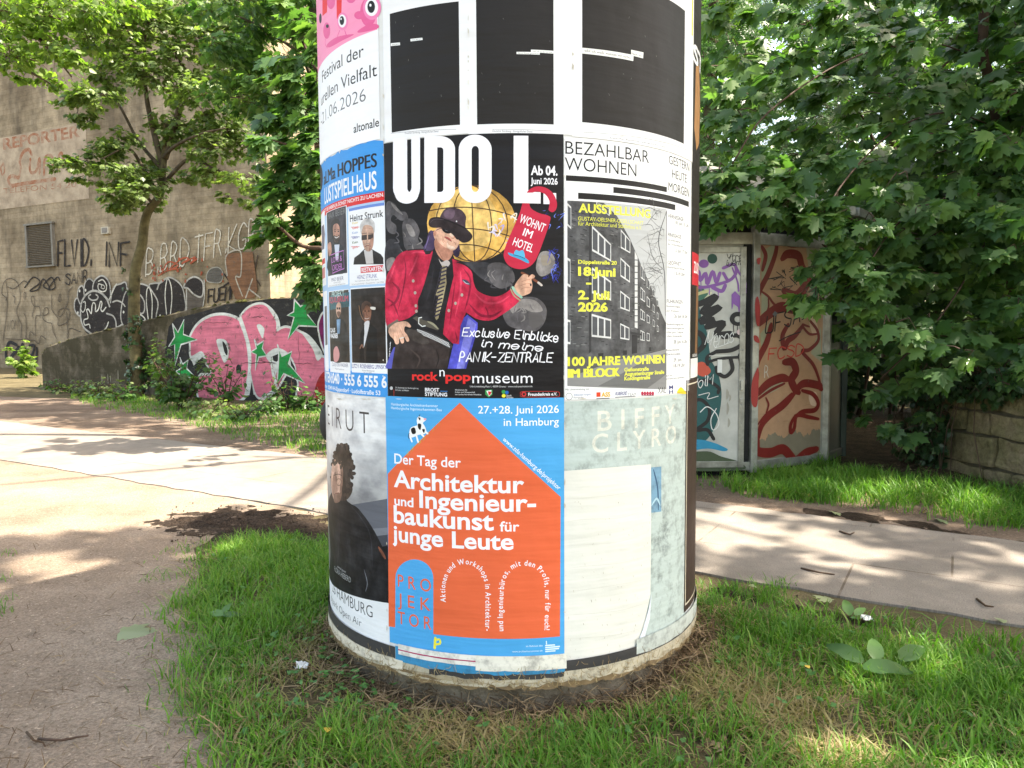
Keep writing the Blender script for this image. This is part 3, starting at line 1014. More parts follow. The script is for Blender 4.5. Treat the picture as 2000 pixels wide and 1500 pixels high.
c.poly(catmull([(540, 470), (600, 500), (678, 560), (694, 640), (722, 702), (790, 738), (862, 748), (930, 720), (968, 690)], 4, False) + [(1040, 768)] + catmull([(1000, 810), (930, 862), (830, 920), (730, 915), (660, 876), (640, 862)], 4, False) + [(600, 960), (588, 1096), (540, 1090), (472, 1022), (492, 850), (525, 700), (550, 600)], jr)
for pts, w, m in (
    ([(100, 640), (150, 700), (130, 780), (80, 820)], 22, jd), ([(190, 470), (200, 560), (180, 700), (140, 860)], 12, jd), ([(60, 760), (110, 800), (150, 900)], 14, jd),
    ([(240, 430), (300, 420), (340, 430)], 14, jl), ([(120, 520), (90, 600), (70, 640)], 20, jl), ([(220, 600), (260, 520), (290, 440)], 14, jl),
    ([(700, 720), (780, 790), (880, 790), (960, 740)], 16, jl), ([(660, 800), (740, 880), (830, 890), (900, 850)], 20, jd), ([(620, 540), (670, 620), (660, 740), (630, 850)], 14, jd),
    ([(560, 640), (540, 800), (520, 960)], 8, jd), ([(600, 560), (600, 700), (560, 900)], 16, jl), ([(780, 820), (800, 870), (790, 900)], 10, jd), ([(560, 1000), (575, 1060), (570, 1085)], 10, jd)):
    c.stroke(pts, w, m, taper=0.9)
c.poly([(330, 408), (395, 408), (378, 436), (345, 440)], sh)
c.stroke([(215, 408), (290, 402), (345, 404)], 9, ink(40, 30, 34))
c.stroke([(575, 495), (640, 520), (688, 562)], 9, ink(40, 30, 34))
for x, y in ((254, 633), (268, 720), (274, 815), (277, 855), (610, 736), (563, 797), (514, 850)):
    c.ellipse(x, y, 10, 12, ink(176, 160, 150))
c.stroke([(614, 626), (640, 640), (668, 660)], 24, ink(70, 70, 90), taper=0.7)
c.stroke([(618, 630), (640, 650), (664, 656)], 6, ink(190, 190, 200), taper=0.7)
# neck, hair, face
c.blob([(360, 300), (384, 262), (420, 300), (414, 380), (390, 410), (340, 410), (328, 390), (350, 350)], PH(74, 60, 90))
c.stroke([(372, 300), (356, 350), (340, 398)], 8, ink(120, 104, 150), taper=0.7)
c.blob([(548, 390), (590, 370), (592, 440), (568, 460), (546, 430)], PH(66, 52, 80))
c.blob([(416, 330), (412, 390), (440, 450), (480, 486), (522, 472), (545, 410), (500, 360)], sk2)
c.blob([(402, 288), (418, 256), (450, 236), (520, 250), (574, 296), (592, 336), (582, 376), (560, 404), (530, 410), (490, 392), (440, 366), (414, 330)], sk1)
c.blob([(402, 276), (416, 262), (424, 284), (416, 306), (404, 302)], sk2)
c.blob([(520, 268), (556, 264), (560, 296), (540, 310), (520, 296)], sk3)
c.stroke([(484, 310), (512, 322), (534, 342)], 12, ink(170, 80, 76), taper=0.7)
c.stroke([(482, 314), (510, 330), (536, 346)], 4, ink(110, 50, 50), taper=0.6)
c.stroke([(470, 300), (474, 330), (492, 352)], 5, sk2, taper=0.8)
c.blob([(464, 246), (500, 258), (536, 262), (524, 284), (494, 284), (470, 266)], ink(28, 24, 26))
c.blob([(556, 288), (584, 306), (592, 326), (574, 330), (556, 308)], ink(28, 24, 26))
c.stroke([(424, 262), (450, 250), (470, 252)], 5, ink(40, 34, 34))
c.blob([(420, 318), (440, 350), (480, 384), (520, 402), (500, 404), (450, 380), (420, 346)], sk2)
c.blob([(500, 352), (520, 372), (548, 380), (560, 396), (534, 402), (506, 390)], sk3)
c.stroke([(532, 276), (548, 296), (556, 312), (546, 322), (530, 318)], 5, PH(168, 110, 92), taper=0.6)
c.stroke([(510, 250), (540, 256), (566, 272)], 4, PH(150, 100, 84), taper=0.8)
c.stroke([(474, 318), (470, 340), (480, 356)], 4, PH(164, 108, 90), taper=0.8)
c.stroke([(548, 346), (560, 356), (564, 372)], 4, PH(164, 108, 90), taper=0.8)
c.stroke([(488, 262), (506, 268)], 4, ink(150, 150, 160), smooth=False, taper=0.6)
c.stroke([(566, 306), (576, 314)], 4, ink(150, 150, 160), smooth=False, taper=0.6)
c.stroke([(430, 400), (452, 440), (470, 474)], 6, PH(160, 110, 92), taper=0.8)
c.stroke([(404, 284), (412, 292), (410, 300)], 3, PH(150, 96, 80), taper=0.5)
# hat
hd, hh = PH(50, 40, 42), PH(98, 78, 92)
c.blob([(366, 208), (378, 178), (412, 166), (480, 172), (560, 204), (640, 250), (684, 296), (682, 322), (656, 346), (614, 352), (576, 324), (520, 276), (460, 246), (404, 244), (374, 232)], hd)
c.blob([(452, 178), (468, 130), (494, 104), (536, 96), (590, 106), (622, 130), (640, 164), (636, 206), (632, 246), (590, 226), (520, 194)], PH(74, 58, 66))
c.blob([(476, 140), (500, 114), (540, 106), (560, 130), (540, 176), (490, 170)], hh)
c.stroke([(454, 176), (520, 196), (590, 226), (634, 248)], 12, ink(34, 28, 30))
c.ellipse(571, 197, 5, 6, W_)
c.stroke([(372, 214), (410, 182), (480, 184)], 5, ink(84, 70, 76), taper=0.8)
# tie, belts
c.blob([(440, 470), (462, 496), (500, 480), (524, 506), (490, 540), (462, 520)], ink(190, 180, 176))
c.poly([(466, 520), (498, 524), (494, 600), (498, 650), (470, 780), (438, 906), (424, 920), (414, 904), (424, 830), (440, 740), (418, 738), (452, 640)], PH(176, 160, 124))
for k in range(13):
    y = 535 + k * 29
    x = 482 - k * 4.4
    c.stroke([(x - 26 + k * 0.6, y + 9), (x + 18, y - 7)], 12, ink(58, 52, 66), smooth=False)
c.poly([(250, 905), (280, 890), (330, 920), (400, 940), (446, 985), (430, 995), (330, 960)], ink(86, 80, 70))
c.stroke([(316, 900), (296, 904), (294, 944), (320, 966), (342, 962)], 8, ink(220, 220, 216), smooth=False)
c.stroke([(360, 930), (400, 950), (436, 984)], 16, ink(150, 144, 120), taper=0.6)
c.stroke([(240, 1010), (340, 1016), (440, 1060), (520, 1110)], 40, ink(60, 58, 58))
for k in range(26):
    t = k / 25
    x, y = 290 + 225 * t, 1004 + 98 * t ** 1.15
    for j in (-13, 0, 13):
        c.ellipse(x + j * 0.3, y + j, 4.2, 5, ink(206, 204, 204), n=8, keep=(j != -13))
c.blob([(200, 1000), (240, 985), (300, 1010), (360, 1060), (374, 1086), (340, 1098), (280, 1084), (230, 1050)], PH(70, 62, 58))
# hands
c.poly([(60, 962), (140, 912), (150, 936), (76, 990)], ink(110, 100, 90))
c.blob([(76, 986), (120, 944), (170, 930), (210, 932), (238, 962), (230, 974), (196, 966), (190, 1000), (212, 1030), (226, 1066), (210, 1078), (186, 1040), (188, 1080), (170, 1090), (152, 1052), (150, 1090), (126, 1094), (112, 1060), (84, 1030)], sk1)
for a, b in (((186, 1040), (160, 990)), ((152, 1052), (136, 1000)), ((112, 1060), (108, 1010))):
    c.stroke([a, b], 4, sk2, smooth=False)
c.stroke([(158, 1054), (184, 1046)], 7, ink(220, 220, 214), smooth=False)
c.stroke([(1048, 574), (1110, 606), (1188, 660)], 17, ink(120, 70, 50))
c.stroke([(1168, 646), (1190, 664)], 17, ink(200, 190, 184), smooth=False)
c.blob([(992, 680), (1010, 640), (1036, 606), (1060, 584), (1090, 590), (1096, 606), (1120, 584), (1142, 596), (1136, 612), (1118, 622), (1124, 668), (1112, 716), (1076, 736), (1040, 744), (1010, 722)], sk1)
for a, b in (((1044, 640), (1106, 622)), ((1040, 666), (1116, 654)), ((1044, 692), (1112, 684))):
    c.stroke([a, ((a[0] + b[0]) / 2, a[1] - 12), b], 4, sk2)
c.stroke([(982, 682), (1004, 720), (1042, 752)], 20, ink(150, 190, 170))
c.stroke([(966, 694), (990, 740), (1034, 776)], 10, ink(170, 150, 120))
c.ellipse(1112, 662, 6, 10, ink(60, 60, 60))
c.part('lettering', 0)
c.hand('Exclusive', (612, 1036), (950, 1050), 60, 8.5, wt, 0.2, 0.2, 1)
c.hand('Einblicke', (992, 1054), (1306, 1080), 62, 8.5, wt, 0.2, 0.2, 2)
c.hand('in', (738, 1114), (822, 1116), 50, 8.5, wt, 0.2, 0.2, 3)
c.hand('meine', (880, 1122), (1190, 1148), 52, 8.5, wt, 0.2, 0.2, 4)
c.hand('PANIK-ZENTRALE', (590, 1222), (1268, 1228), 66, 9.5, wt, 0.2, 0.2, 5)
rk = ink(228, 50, 48)
c.text('rock', 246, 436, 1362, 62, rk, 0.03, at=436)
c.text('n', 446, 484, 1332, 70, wt, 0.0)
c.text('pop', 490, 674, 1364, 62, rk, 0.03)
c.text('museum', 686, 1126, 1380, 80, wt, 0.0)
sg = ink(190, 190, 192)
c.text('Udo-Lindenberg-Platz 1, 48599 Gronau · www.rock-popmuseum.de', 668, 1124, 1410, 13, sg, 0.01)
c.text('Die Beauftragte der Bundesregierung', 124, 292, 1424, 11, sg, 0.01)
c.text('für Kultur und Medien', 124, 222, 1440, 11, sg, 0.01, keep=True)
c.text('BROST', 340, 444, 1444, 26, wt, 0.025)
c.text('STIFTUNG', 340, 502, 1478, 26, wt, 0.025, keep=True)
c.stroke([(452, 1440), (502, 1441)], 4, ink(70, 140, 220), smooth=False)
for k, t in enumerate(('Ministerium für', 'Kultur und Wissenschaft', 'des Landes Nordrhein-Westfalen')):
    c.text(t, 560, (650, 706, 752)[k], 1436 + k * 17, 10, sg, 0.02, keep=k > 0)
c.poly([(780, 1430), (832, 1430), (832, 1464), (806, 1486), (780, 1464)], ink(60, 150, 80))
c.poly([(788, 1438), (824, 1432), (824, 1462), (806, 1478)], W_)
c.poly([(800, 1440), (826, 1444), (818, 1466), (804, 1472)], ink(204, 50, 56))
c.ellipse(914, 1446, 15, 14, ink(60, 150, 80)); c.ellipse(938, 1450, 13, 13, ink(40, 100, 190), keep=False); c.ellipse(915, 1474, 14, 13, ink(236, 220, 60))
c.text('Stadt', 934, 972, 1478, 13, sg, 0.02); c.text('Gronau', 934, 984, 1492, 13, sg, 0.02, keep=True)
c.stroke(catmull([(1050, 1444), (1180, 1442), (1306, 1444), (1322, 1462), (1306, 1482), (1180, 1482), (1050, 1482), (1038, 1462)], 4), 3, ink(196, 60, 60), smooth=False, closed=True)
c.ellipse(1062, 1462, 18, 18, ink(196, 54, 58)); c.ellipse(1062, 1462, 9, 9, K_)
c.text('Freundeskreis e.V.', 1094, 1304, 1474, 22, wt, 0.025)
c.ellipse(94, 1418, 11, 13, sg)
c.stroke([(113, 1430), (113, 1474)], 4, ink(190, 60, 50), smooth=False)
c.textline('Foto: © Tine Acke', (84, 1186), (92, 1080), 10, wt, 0.02)
c.finish()

# middle right: exhibition poster
c = CylCanvas(0.0016)
c.part('exhibition_poster', label='white exhibition poster with thin black capitals over a grey photo of a housing block')
u0, u1 = u_at(1102, 520), u_at(1347, 520)
c.sheet(u0, u1, cyl_uz(1104, 781)[1], cyl_uz(1102, 268)[1], ink(238, 238, 240))
c.zoom = (1080, 250, 0.36667)
c.part('headline', 0)
kk = ink(36, 36, 38)
c.text('BEZAHLBAR', 65, 510, 138, 68, kk, -0.004)
c.text('WOHNEN', 62, 443, 225, 68, kk, -0.004)
for t, xl, xr, y in (('GESTERN', 615, 724, 190), ('HEUTE', 632, 710, 265), ('MORGEN', 613, 723, 333)):
    c.text(t, xl, xr, y, 45, kk, 0.0)
c.part('black_bar', 0)
c.rect(68, 605, 252, 282, K_, at=68)
c.part('black_bar', 0); c.rect(320, 722, 314, 346, K_, at=320)
c.part('black_bar', 0); c.rect(133, 650, 345, 378, K_, at=133)
c.part('printed_photo', 0)
c.rect(76, 602, 387, 1374, ink(88, 88, 90, 'photo'), at=76)
sky_m = ink(190, 192, 194)
c.poly([(270, 400), (602, 432), (600, 1040), (575, 985), (545, 905), (470, 735), (408, 590), (340, 470)], sky_m)
dk = ink(58, 58, 60)
rr = random.Random(5)
for q in range(320):
    x = rr.uniform(82, 560)
    ytop = 400 + max(0, x - 270) * 1.75
    y = rr.uniform(max(400, ytop) + 12, 1170)
    sl = 0.35 * (1 - (y - 400) / 800)
    L = rr.uniform(10, 26) * (1.1 - x / 640)
    c.stroke([(x, y), (x + L, y + L * sl)], rr.uniform(3, 6), rr.choice([dk, ink(72, 72, 74), ink(118, 118, 118), ink(50, 50, 52)]), smooth=False, keep=(q % 12 != 0))
c.poly([(190, 430), (205, 440), (203, 1190), (190, 1200)], dk)
c.poly([(434, 655), (449, 690), (449, 1068), (434, 1062)], ink(214, 214, 214))
for k in range(11):
    c.rect(434, 449, 700 + k * 33, 706 + k * 33, ink(120, 120, 122), keep=k > 0)
def win(xl, xr, tl, tr, bl_, br, panes):
    c.poly([(xl, bl_), (xr, br), (xr, tr), (xl, tl)], ink(216, 216, 216))
    f = 0.035
    c.up()
    for k in range(panes):
        a, b = (k + 0.10) / panes, (k + 0.88) / panes
        L = lambda p, q, t: p + (q - p) * t
        xa, xb = L(xl, xr, a), L(xl, xr, b)
        ta, tb = L(tl, tr, a), L(tl, tr, b)
        ba, bb = L(bl_, br, a), L(bl_, br, b)
        m = 0.09
        c.poly([(xa, L(ba, ta, m)), (xb, L(bb, tb, m)), (xb, L(tb, bb, m)), (xa, L(ta, ba, m))], ink(84, 86, 90), keep=True)
for a in ((207, 308, 520, 620, 655, 712, 3), (360, 410, 540, 600, 640, 668, 2), (207, 308, 742, 818, 880, 920, 3), (358, 408, 690, 738, 790, 824, 2), (205, 308, 990, 1020, 1112, 1122, 3), (357, 407, 866, 906, 960, 978, 2), (357, 405, 1040, 1064, 1122, 1130, 2),
          (466, 488, 722, 765, 798, 815, 2), (465, 488, 845, 872, 912, 928, 2), (464, 487, 962, 982, 1018, 1028, 2), (464, 486, 1076, 1088, 1130, 1134, 2), (498, 514, 790, 820, 850, 862, 1), (498, 514, 895, 914, 948, 958, 1), (498, 514, 992, 1005, 1036, 1042, 1), (498, 513, 1090, 1096, 1134, 1136, 1),
          (530, 540, 850, 868, 894, 902, 1), (530, 540, 936, 950, 978, 986, 1), (530, 540, 1018, 1028, 1056, 1060, 1), (552, 560, 910, 922, 946, 952, 1), (552, 560, 980, 990, 1016, 1020, 1), (552, 560, 1050, 1056, 1084, 1086, 1), (76, 96, 400, 420, 520, 540, 1), (76, 92, 690, 700, 840, 850, 1), (76, 92, 1020, 1024, 1150, 1152, 1), (230, 300, 395, 430, 410, 470, 2)):
    win(*a)
c.poly([(412, 1085), (470, 1095), (472, 1106), (412, 1098)], ink(60, 60, 62))
c.poly([(418, 1100), (446, 1104), (446, 1198), (418, 1204)], ink(48, 48, 50))
for x, y in ((240, 1200), (372, 1185), (508, 1168)):
    c.rect(x, x + 36 * (1.1 - x / 700), y, y + 24, ink(50, 50, 52))
c.poly([(76, 1374), (76, 1330), (330, 1235), (470, 1210), (602, 1178), (602, 1392)], ink(140, 140, 140))
c.poly([(76, 1330), (76, 1240), (420, 1206), (600, 1172), (470, 1206), (330, 1238)], ink(92, 92, 92))
c.poly([(240, 1374), (480, 1240), (602, 1196), (602, 1310), (500, 1386)], ink(112, 112, 112))
for q in range(46):
    rr = random.Random(300 + q)
    x = rr.uniform(535, 600); y = rr.uniform(430, 900)
    c.stroke([(x, y), (x - rr.uniform(5, 40), y - rr.uniform(-30, 60)), (x - rr.uniform(30, 110), y - rr.uniform(-60, 80))], rr.uniform(1.5, 3.5), rr.choice([ink(110, 110, 112), ink(80, 80, 82)]), taper=0.8, keep=(q % 6 != 0))
c.stroke([(596, 1000), (590, 760), (560, 600), (600, 450)], 7, ink(70, 70, 72), taper=0.5)
c.stroke([(590, 760), (530, 690), (500, 560)], 4, ink(80, 80, 82), taper=0.7)
c.part('yellow_lettering', 0)
ye = ink(232, 232, 84)
c.text('AUSSTELLUNG', 135, 517, 448, 46, ye, 0.03)
c.text('GUSTAV-OELSNER-GESELLSCHAFT', 133, 480, 492, 20, ye, 0.0)
c.text('für Architektur und Städtebau e.V.', 133, 472, 519, 22, ye, 0.0)
c.text('Düppelstraße 20', 133, 338, 722, 20, ye, 0.03)
c.text('18.Juni', 133, 332, 785, 46, ye, 0.04)
c.rect(175, 204, 824, 834, ye)
c.text('2. Juli', 133, 300, 911, 46, ye, 0.04)
c.text('2026', 133, 290, 975, 46, ye, 0.04)
c.text('100 JAHRE WOHNEN', 77, 592, 1266, 46, ye, 0.04)
[c.text('IM BLOCK', 77 + k, 347 + k, 1330, 46, ye, 0.0) for k in (0, 3, 6, 9)]
c.text('Gefionstraße', 378, 508, 1297, 20, ye, 0.03)
c.text('Augustenburger Straße', 378, 590, 1320, 20, ye, 0.03)
c.text('Koldingstraße', 378, 515, 1344, 20, ye, 0.03)
c.part('lettering', 0)
g = ink(58, 58, 62)
for t, xl, xr, y, cp in (('VERNISSAGE', 610, 693, 478, 20), ('18. Juni 15 Uhr', 650, 722, 512, 18), ('FINISSAGE', 610, 680, 577, 20), ('mit Anbringung', 610, 674, 600, 10), ('der Denkmalplakette', 610, 690, 622, 10), ('2. Juli 17 Uhr', 650, 714, 660, 18), ('GEÖFFNET', 608, 680, 726, 20), ('Donnerstag bis Sonntag', 608, 698, 745, 10), ('13-19 Uhr', 646, 700, 784, 18), ('FÜHRUNGEN', 605, 688, 932, 20), ('Stadtteilrundgang', 604, 676, 954, 10), ('zum Arbeitsamt', 604, 668, 978, 10), ('26. Juni 16 Uhr', 644, 714, 1010, 18), ('Stadtteilrundgang zum', 604, 692, 1050, 10), ('Reformwohnungsbau der', 604, 696, 1072, 10), ('1920er Jahre - Treffpunkt', 604, 692, 1094, 10), ('S-Bahn Holstenstraße', 604, 684, 1114, 10), ('28. Juni 16 Uhr', 640, 712, 1148, 18), ('Restauratorischer', 602, 672, 1188, 10), ('Quartiersrundgang', 602, 676, 1210, 10), ('29. Juni', 640, 682, 1244, 18), ('18-19 Uhr', 640, 700, 1276, 18), ('Mehr Infos:', 601, 634, 1324, 7), ('www.gustav-oelsner-gesellschaft.de', 601, 698, 1340, 7)):
    c.text(t, xl, xr, y, cp, g, 0.008, keep=t != 'VERNISSAGE')
c.text('Mit Unterstützung von', 66, 192, 1398, 10, g)
c.stroke([(85 + 17 * math.cos(a), 1430 + 18 * math.sin(a)) for a in [2 * math.pi * i / 16 for i in range(16)]], 2, g, smooth=False, closed=True)
c.text('Sebastian Engels', 110, 200, 1426, 10, ink(90, 120, 170)); c.text('Fotografie', 110, 162, 1440, 9, g, keep=True)
c.rect(230, 252, 1408, 1432, ink(214, 70, 40)); c.text('ASS', 256, 304, 1432, 24, ink(232, 170, 40), 0.04); c.rect(230, 300, 1440, 1444, g, keep=True)
c.text('RUBEROID', 330, 392, 1424, 18, ink(40, 50, 120), 0.02, shear=0.2); c.text('TEAM', 396, 440, 1426, 12, g); c.rect(330, 438, 1432, 1436, g)
for k in range(5): c.ellipse(474 + k * 14, 1414, 7, 11, ink(170, 40, 70), n=14, keep=k > 0)
c.stroke([(470, 1424), (534, 1424)], 3, ink(120, 40, 60), smooth=False)
c.text('XAL', 556, 600, 1416, 34, kk, -0.005)
c.text('M', 616, 638, 1392, 20, ink(50, 60, 120), 0.03); c.text('H', 616, 638, 1416, 20, ink(50, 60, 120), 0.03)
c.blob([(662, 1398), (680, 1380), (700, 1400), (706, 1416), (662, 1412)], ink(236, 206, 50)); c.rect(662, 706, 1408, 1413, ink(200, 170, 40))
c.finish()

# bottom left: song-writer concert poster
c = CylCanvas(0.0012)
c.part('songwriter_poster', label='pale grey poster with a long-haired man in a dark coat and wide-spaced capitals')
u1 = u_at(757.5, 1000)
z1, z0 = cyl_uz(756, 779)[1], cyl_uz(760, 1276)[1]
c.sheet(u1 - 0.594, u1, z0, z1, ink(230, 230, 232))
c.part('printed_photo', 0)
zp = cyl_uz(758, 1177)[1]
t = NT('printed_clouds')
co = t.coord()
nz = t.noise(t.coord('Object', (1, 1, 1.8)), 7.0, 6, 0.55)
gr_ = t.n('ShaderNodeSeparateXYZ'); t.l(co, gr_.inputs[0])
mr = t.n('ShaderNodeMapRange'); t.l(gr_.outputs['Z'], mr.inputs['Value'])
for i_, v_ in ((1, zp + .25), (2, z1 - .08), (3, 0.22), (4, 0.85)): mr.inputs[i_].default_value = v_
cl_ = t.mix(1.0, t.ramp(nz, [(0.3, (.42, .43, .47)), (0.6, (1, 1, 1))]), t.ramp(mr.outputs[0], [(0.0, (.0, .0, .0)), (1.0, (1, 1, 1))]), 'MULTIPLY')
t.set(Base_Color=cl_, Roughness=.42, Normal=t.bump(t.noise(t.coord('Object', (2.2, 2.2, 16)), 1, 3), .35, .012))
c.sheet(u1 - 0.594, u1, zp, z1, t.m)
c.zoom = (620, 770, 0.43333)
c.poly([(140, 500), (322, 470), (322, 640), (150, 660)], ink(96, 98, 106))
c.poly([(140, 610), (322, 600), (322, 640), (140, 650)], ink(120, 122, 130))
c.poly([(140, 650), (322, 632), (322, 700), (140, 720)], ink(70, 72, 80))
c.poly([(140, 715), (324, 680), (324, 941), (66, 852), (60, 780)], PH(30, 30, 33))
c.blob([(50, 500), (74, 430), (110, 400), (130, 470), (150, 492), (190, 520), (260, 620), (322, 760), (324, 860), (322, 938), (200, 905), (66, 850), (60, 700)], PH(32, 32, 35))
c.blob([(72, 300), (96, 240), (128, 228), (150, 262), (162, 330), (150, 380), (160, 430), (140, 470), (110, 480), (80, 470), (62, 400)], PH(64, 54, 48))
for q in range(60):
    rr = random.Random(500 + q)
    a = rr.uniform(0, 6.28)
    x, y = 112 + rr.uniform(34, 54) * math.cos(a), 345 + rr.uniform(100, 128) * math.sin(a)
    if x < 66: continue
    c.ellipse(x, y, rr.uniform(4, 12), rr.uniform(6, 15), rr.choice([PH(58, 48, 44), PH(74, 62, 54), PH(46, 38, 36)]), n=9)
c.blob([(66, 330), (82, 290), (108, 300), (116, 360), (112, 430), (98, 480), (80, 484), (66, 430)], PH(206, 166, 146))
c.blob([(70, 380), (84, 350), (92, 420), (84, 470), (70, 440)], PH(160, 124, 108))
c.blob([(98, 300), (112, 312), (118, 360), (112, 430), (102, 474), (104, 400), (106, 350)], PH(150, 116, 100))
for q in range(22):
    rq = random.Random(640 + q); x_, y_ = rq.uniform(72, 120), rq.uniform(280, 318) + rq.choice([0, 0, 30])
    if x_ < 104 and y_ > 318: continue
    c.ellipse(x_, y_, rq.uniform(4, 9), rq.uniform(5, 11), rq.choice([PH(62, 52, 46), PH(78, 66, 56)]), n=9)
c.blob([(76, 450), (98, 446), (112, 440), (106, 476), (94, 488), (78, 486)], PH(126, 98, 84))
c.stroke([(74, 366), (94, 360), (112, 366)], 3, PH(70, 52, 46))
c.ellipse(98, 396, 13, 18, PH(150, 116, 100)); c.ellipse(98, 396, 9, 13, PH(200, 162, 142))
c.stroke([(82, 448), (98, 444)], 4, PH(110, 66, 60), smooth=False)
c.stroke([(278, 690), (296, 720), (306, 738)], 16, PH(130, 80, 62), taper=0.4)
c.stroke([(212, 790), (226, 850), (218, 890)], 6, PH(110, 112, 120), taper=0.7)
c.stroke([(150, 500), (200, 560), (240, 640), (250, 780)], 6, PH(50, 50, 56), taper=0.7)
c.stroke([(96, 520), (100, 640), (90, 780)], 8, PH(48, 46, 50), taper=0.7)
c.part('lettering', 0)
c.text('E I R U T', 50, 235, 180, 98, ink(66, 62, 62), -0.012)
lt = ink(168, 168, 168)
c.text('special guest:', 92, 130, 806, 9, lt)
c.text('FLORA HIEBERD', 80, 152, 850, 24, lt, -0.008)
c.text('26 HAMBURG', 72, 250, 1008, 52, ink(56, 56, 58), -0.01)
c.text('dtpark Open Air', 66, 200, 1048, 32, ink(70, 70, 72), -0.008)
for k, (xl, xr) in enumerate(((92, 104), (114, 124), (132, 150), (156, 174), (184, 202), (210, 246), (260, 272))):
    c.rect(xl, xr, 1078 + k * 6, 1088 + k * 6, ink(120, 120, 122), keep=k > 0)
c.finish()

# bottom centre: architecture day poster
c = CylCanvas(0.0030)
c.part('architecture_poster', label='sky blue poster with a big orange house and rounded white lettering')
u0, u1 = u_at(758.5, 1030), u_at(1101.5, 1030)
sb, orr = ink(80, 164, 222), ink(226, 104, 66)
c.sheet(u0, u1, Z_C, Z_B + 0.002, sb)
c.zoom = (620, 770, 0.43333)
c.part('orange_house', 0)
c.poly([(643, 38), (1095, 462), (1092, 1090), (524, 1079), (524, 880)] + [(439 + 85 * math.cos(a), 828 - 85 * math.sin(a)) for a in [math.pi * i / 14 for i in range(15)]] + [(353, 1049), (324, 1045), (320, 358)], orr)
c.part('cow', 0)
rr = random.Random(9)
for k in range(44):
    t = rr.random()
    x, y = 405 + 150 * t, 275 - 142 * t
    c.stroke([(x, y + 3), (x + rr.uniform(-8, 4), y - rr.uniform(8, 22))], 3.0, rr.choice([ink(120, 190, 70), ink(150, 205, 90), ink(86, 160, 60)]), smooth=False, taper=0.8, keep=(k % 9 != 0))
cw = ink(238, 238, 238)
c.blob([(416, 172), (424, 150), (450, 140), (474, 128), (492, 160), (486, 178), (460, 182), (432, 194), (418, 190)], cw)
c.blob([(450, 118), (458, 100), (476, 104), (490, 116), (478, 128), (480, 150), (458, 148)], cw)
for pts in ([(420, 190), (428, 212)], [(448, 186), (456, 214)], [(470, 178), (480, 188)], [(486, 166), (498, 176)]):
    c.stroke(pts, 9, cw, smooth=False)
for pts in ([(424, 156), (440, 150), (446, 174), (430, 178)], [(456, 132), (470, 136), (466, 160), (456, 150)], [(474, 158), (486, 158), (482, 174)], [(456, 104), (466, 106), (464, 118)]):
    c.blob(pts, K_)
c.ellipse(487, 112, 6, 5, ink(236, 160, 170)); c.stroke([(416, 176), (412, 190), (416, 200)], 3, K_)
c.stroke([(460, 100), (464, 92)], 3, K_, smooth=False)
c.part('lettering', 0)
c.text('Hamburgische Architektenkammer', 335, 545, 58, 12, ink(214, 232, 246), 0.005)
c.text('Hamburgische Ingenieurkammer-Bau', 335, 562, 76, 12, ink(214, 232, 246), 0.005, keep=True)
for t, xl, xr, y, cp, b in (('27.+28. Juni 2026', 725, 1087, 86, 34, 0.006), ('in Hamburg', 840, 1087, 142, 34, 0.006), ('Der Tag der', 350, 648, 330, 46, 0.012), ('Architektur', 348, 932, 442, 78, 0.022), ('und', 350, 435, 508, 42, 0.02), ('Ingenieur-', 462, 985, 524, 78, 0.022), ('baukunst', 348, 795, 611, 80, 0.022), ('für', 822, 910, 616, 44, 0.015), ('junge Leute', 342, 884, 698, 74, 0.022)):
    c.text(t, xl, xr, y, cp, wt, b)
c.textline('www.tda-hamburg.de/projektor', (833, 206), (1086, 432), 20, wt, 0.006)
for t, xl, xr, y in (('P R O', 366, 514, 890), ('J E K', 366, 512, 976), ('T O R', 366, 516, 1060)):
    c.text(t, xl, xr, y, 56, orr, 0.004)
c.textpath('Aktionen und Workshops in Architektur-', [(580, 938), (578, 860), (600, 800), (640, 768), (690, 768), (735, 800), (756, 860), (758, 960), (757, 1066)], 24, wt, 0.012)
c.textpath('und Ingenieurbüros, mit den Profis, nur für euch!', [(838, 1068), (836, 960), (846, 840), (880, 786), (930, 770), (985, 786), (1020, 836), (1026, 940), (1022, 1064)], 24, wt, 0.012)
yl = ink(236, 226, 70)
c.stroke([(533, 1098), (530, 1142)], 12, yl, smooth=False)
c.stroke([(533, 1106), (552, 1104), (554, 1122), (534, 1126)], 9, yl)
c.text('im Rahmen des', 940, 1014, 1138, 8, ink(220, 236, 248)); c.text('www.architektursommer.de', 878, 1014, 1162, 8, ink(220, 236, 248), keep=True)
for k in range(4): c.rect(1026, (1070, 1092, 1088, 1072)[k], 1128 + k * 9, 1134 + k * 9, ink(220, 236, 248), keep=k > 0)
c.stroke([(1032, 1124), (1031, 1112)], 5, ink(220, 236, 248), smooth=False)
c.finish()

# bottom right: faded blue poster with a blank sheet over it
c = CylCanvas(0.0010)
c.part('faded_poster', label='mildewed pale blue poster with ghostly cream capitals')
zt, z0 = cyl_uz(1104, 784)[1], cyl_uz(1110, 1302)[1]
u0, u1 = u_at(1095, 1030), u_at(1340, 1000)
c.sheet(u0, u1, z0, zt, ink(184, 196, 192, 'old'))
c.zoom = (1080, 770, 0.43360)
c.part('printed_fragment', 0)
c.poly([(438, 330), (487, 325), (487, 528), (438, 534)], ink(120, 158, 184, 'old'))
c.stroke([(452, 340), (470, 420), (474, 520)], 10, ink(60, 90, 120), taper=0.5); c.stroke([(444, 500), (466, 470), (482, 500)], 10, ink(170, 200, 214), taper=0.6)
c.part('lettering', 0)
gh = ink(214, 215, 204, 'old')
c.text('B I F F Y', 200, 548, 165, 90, gh, 0.012)
c.text('C L Y R O', 175, 552, 264, 84, gh, 0.012)
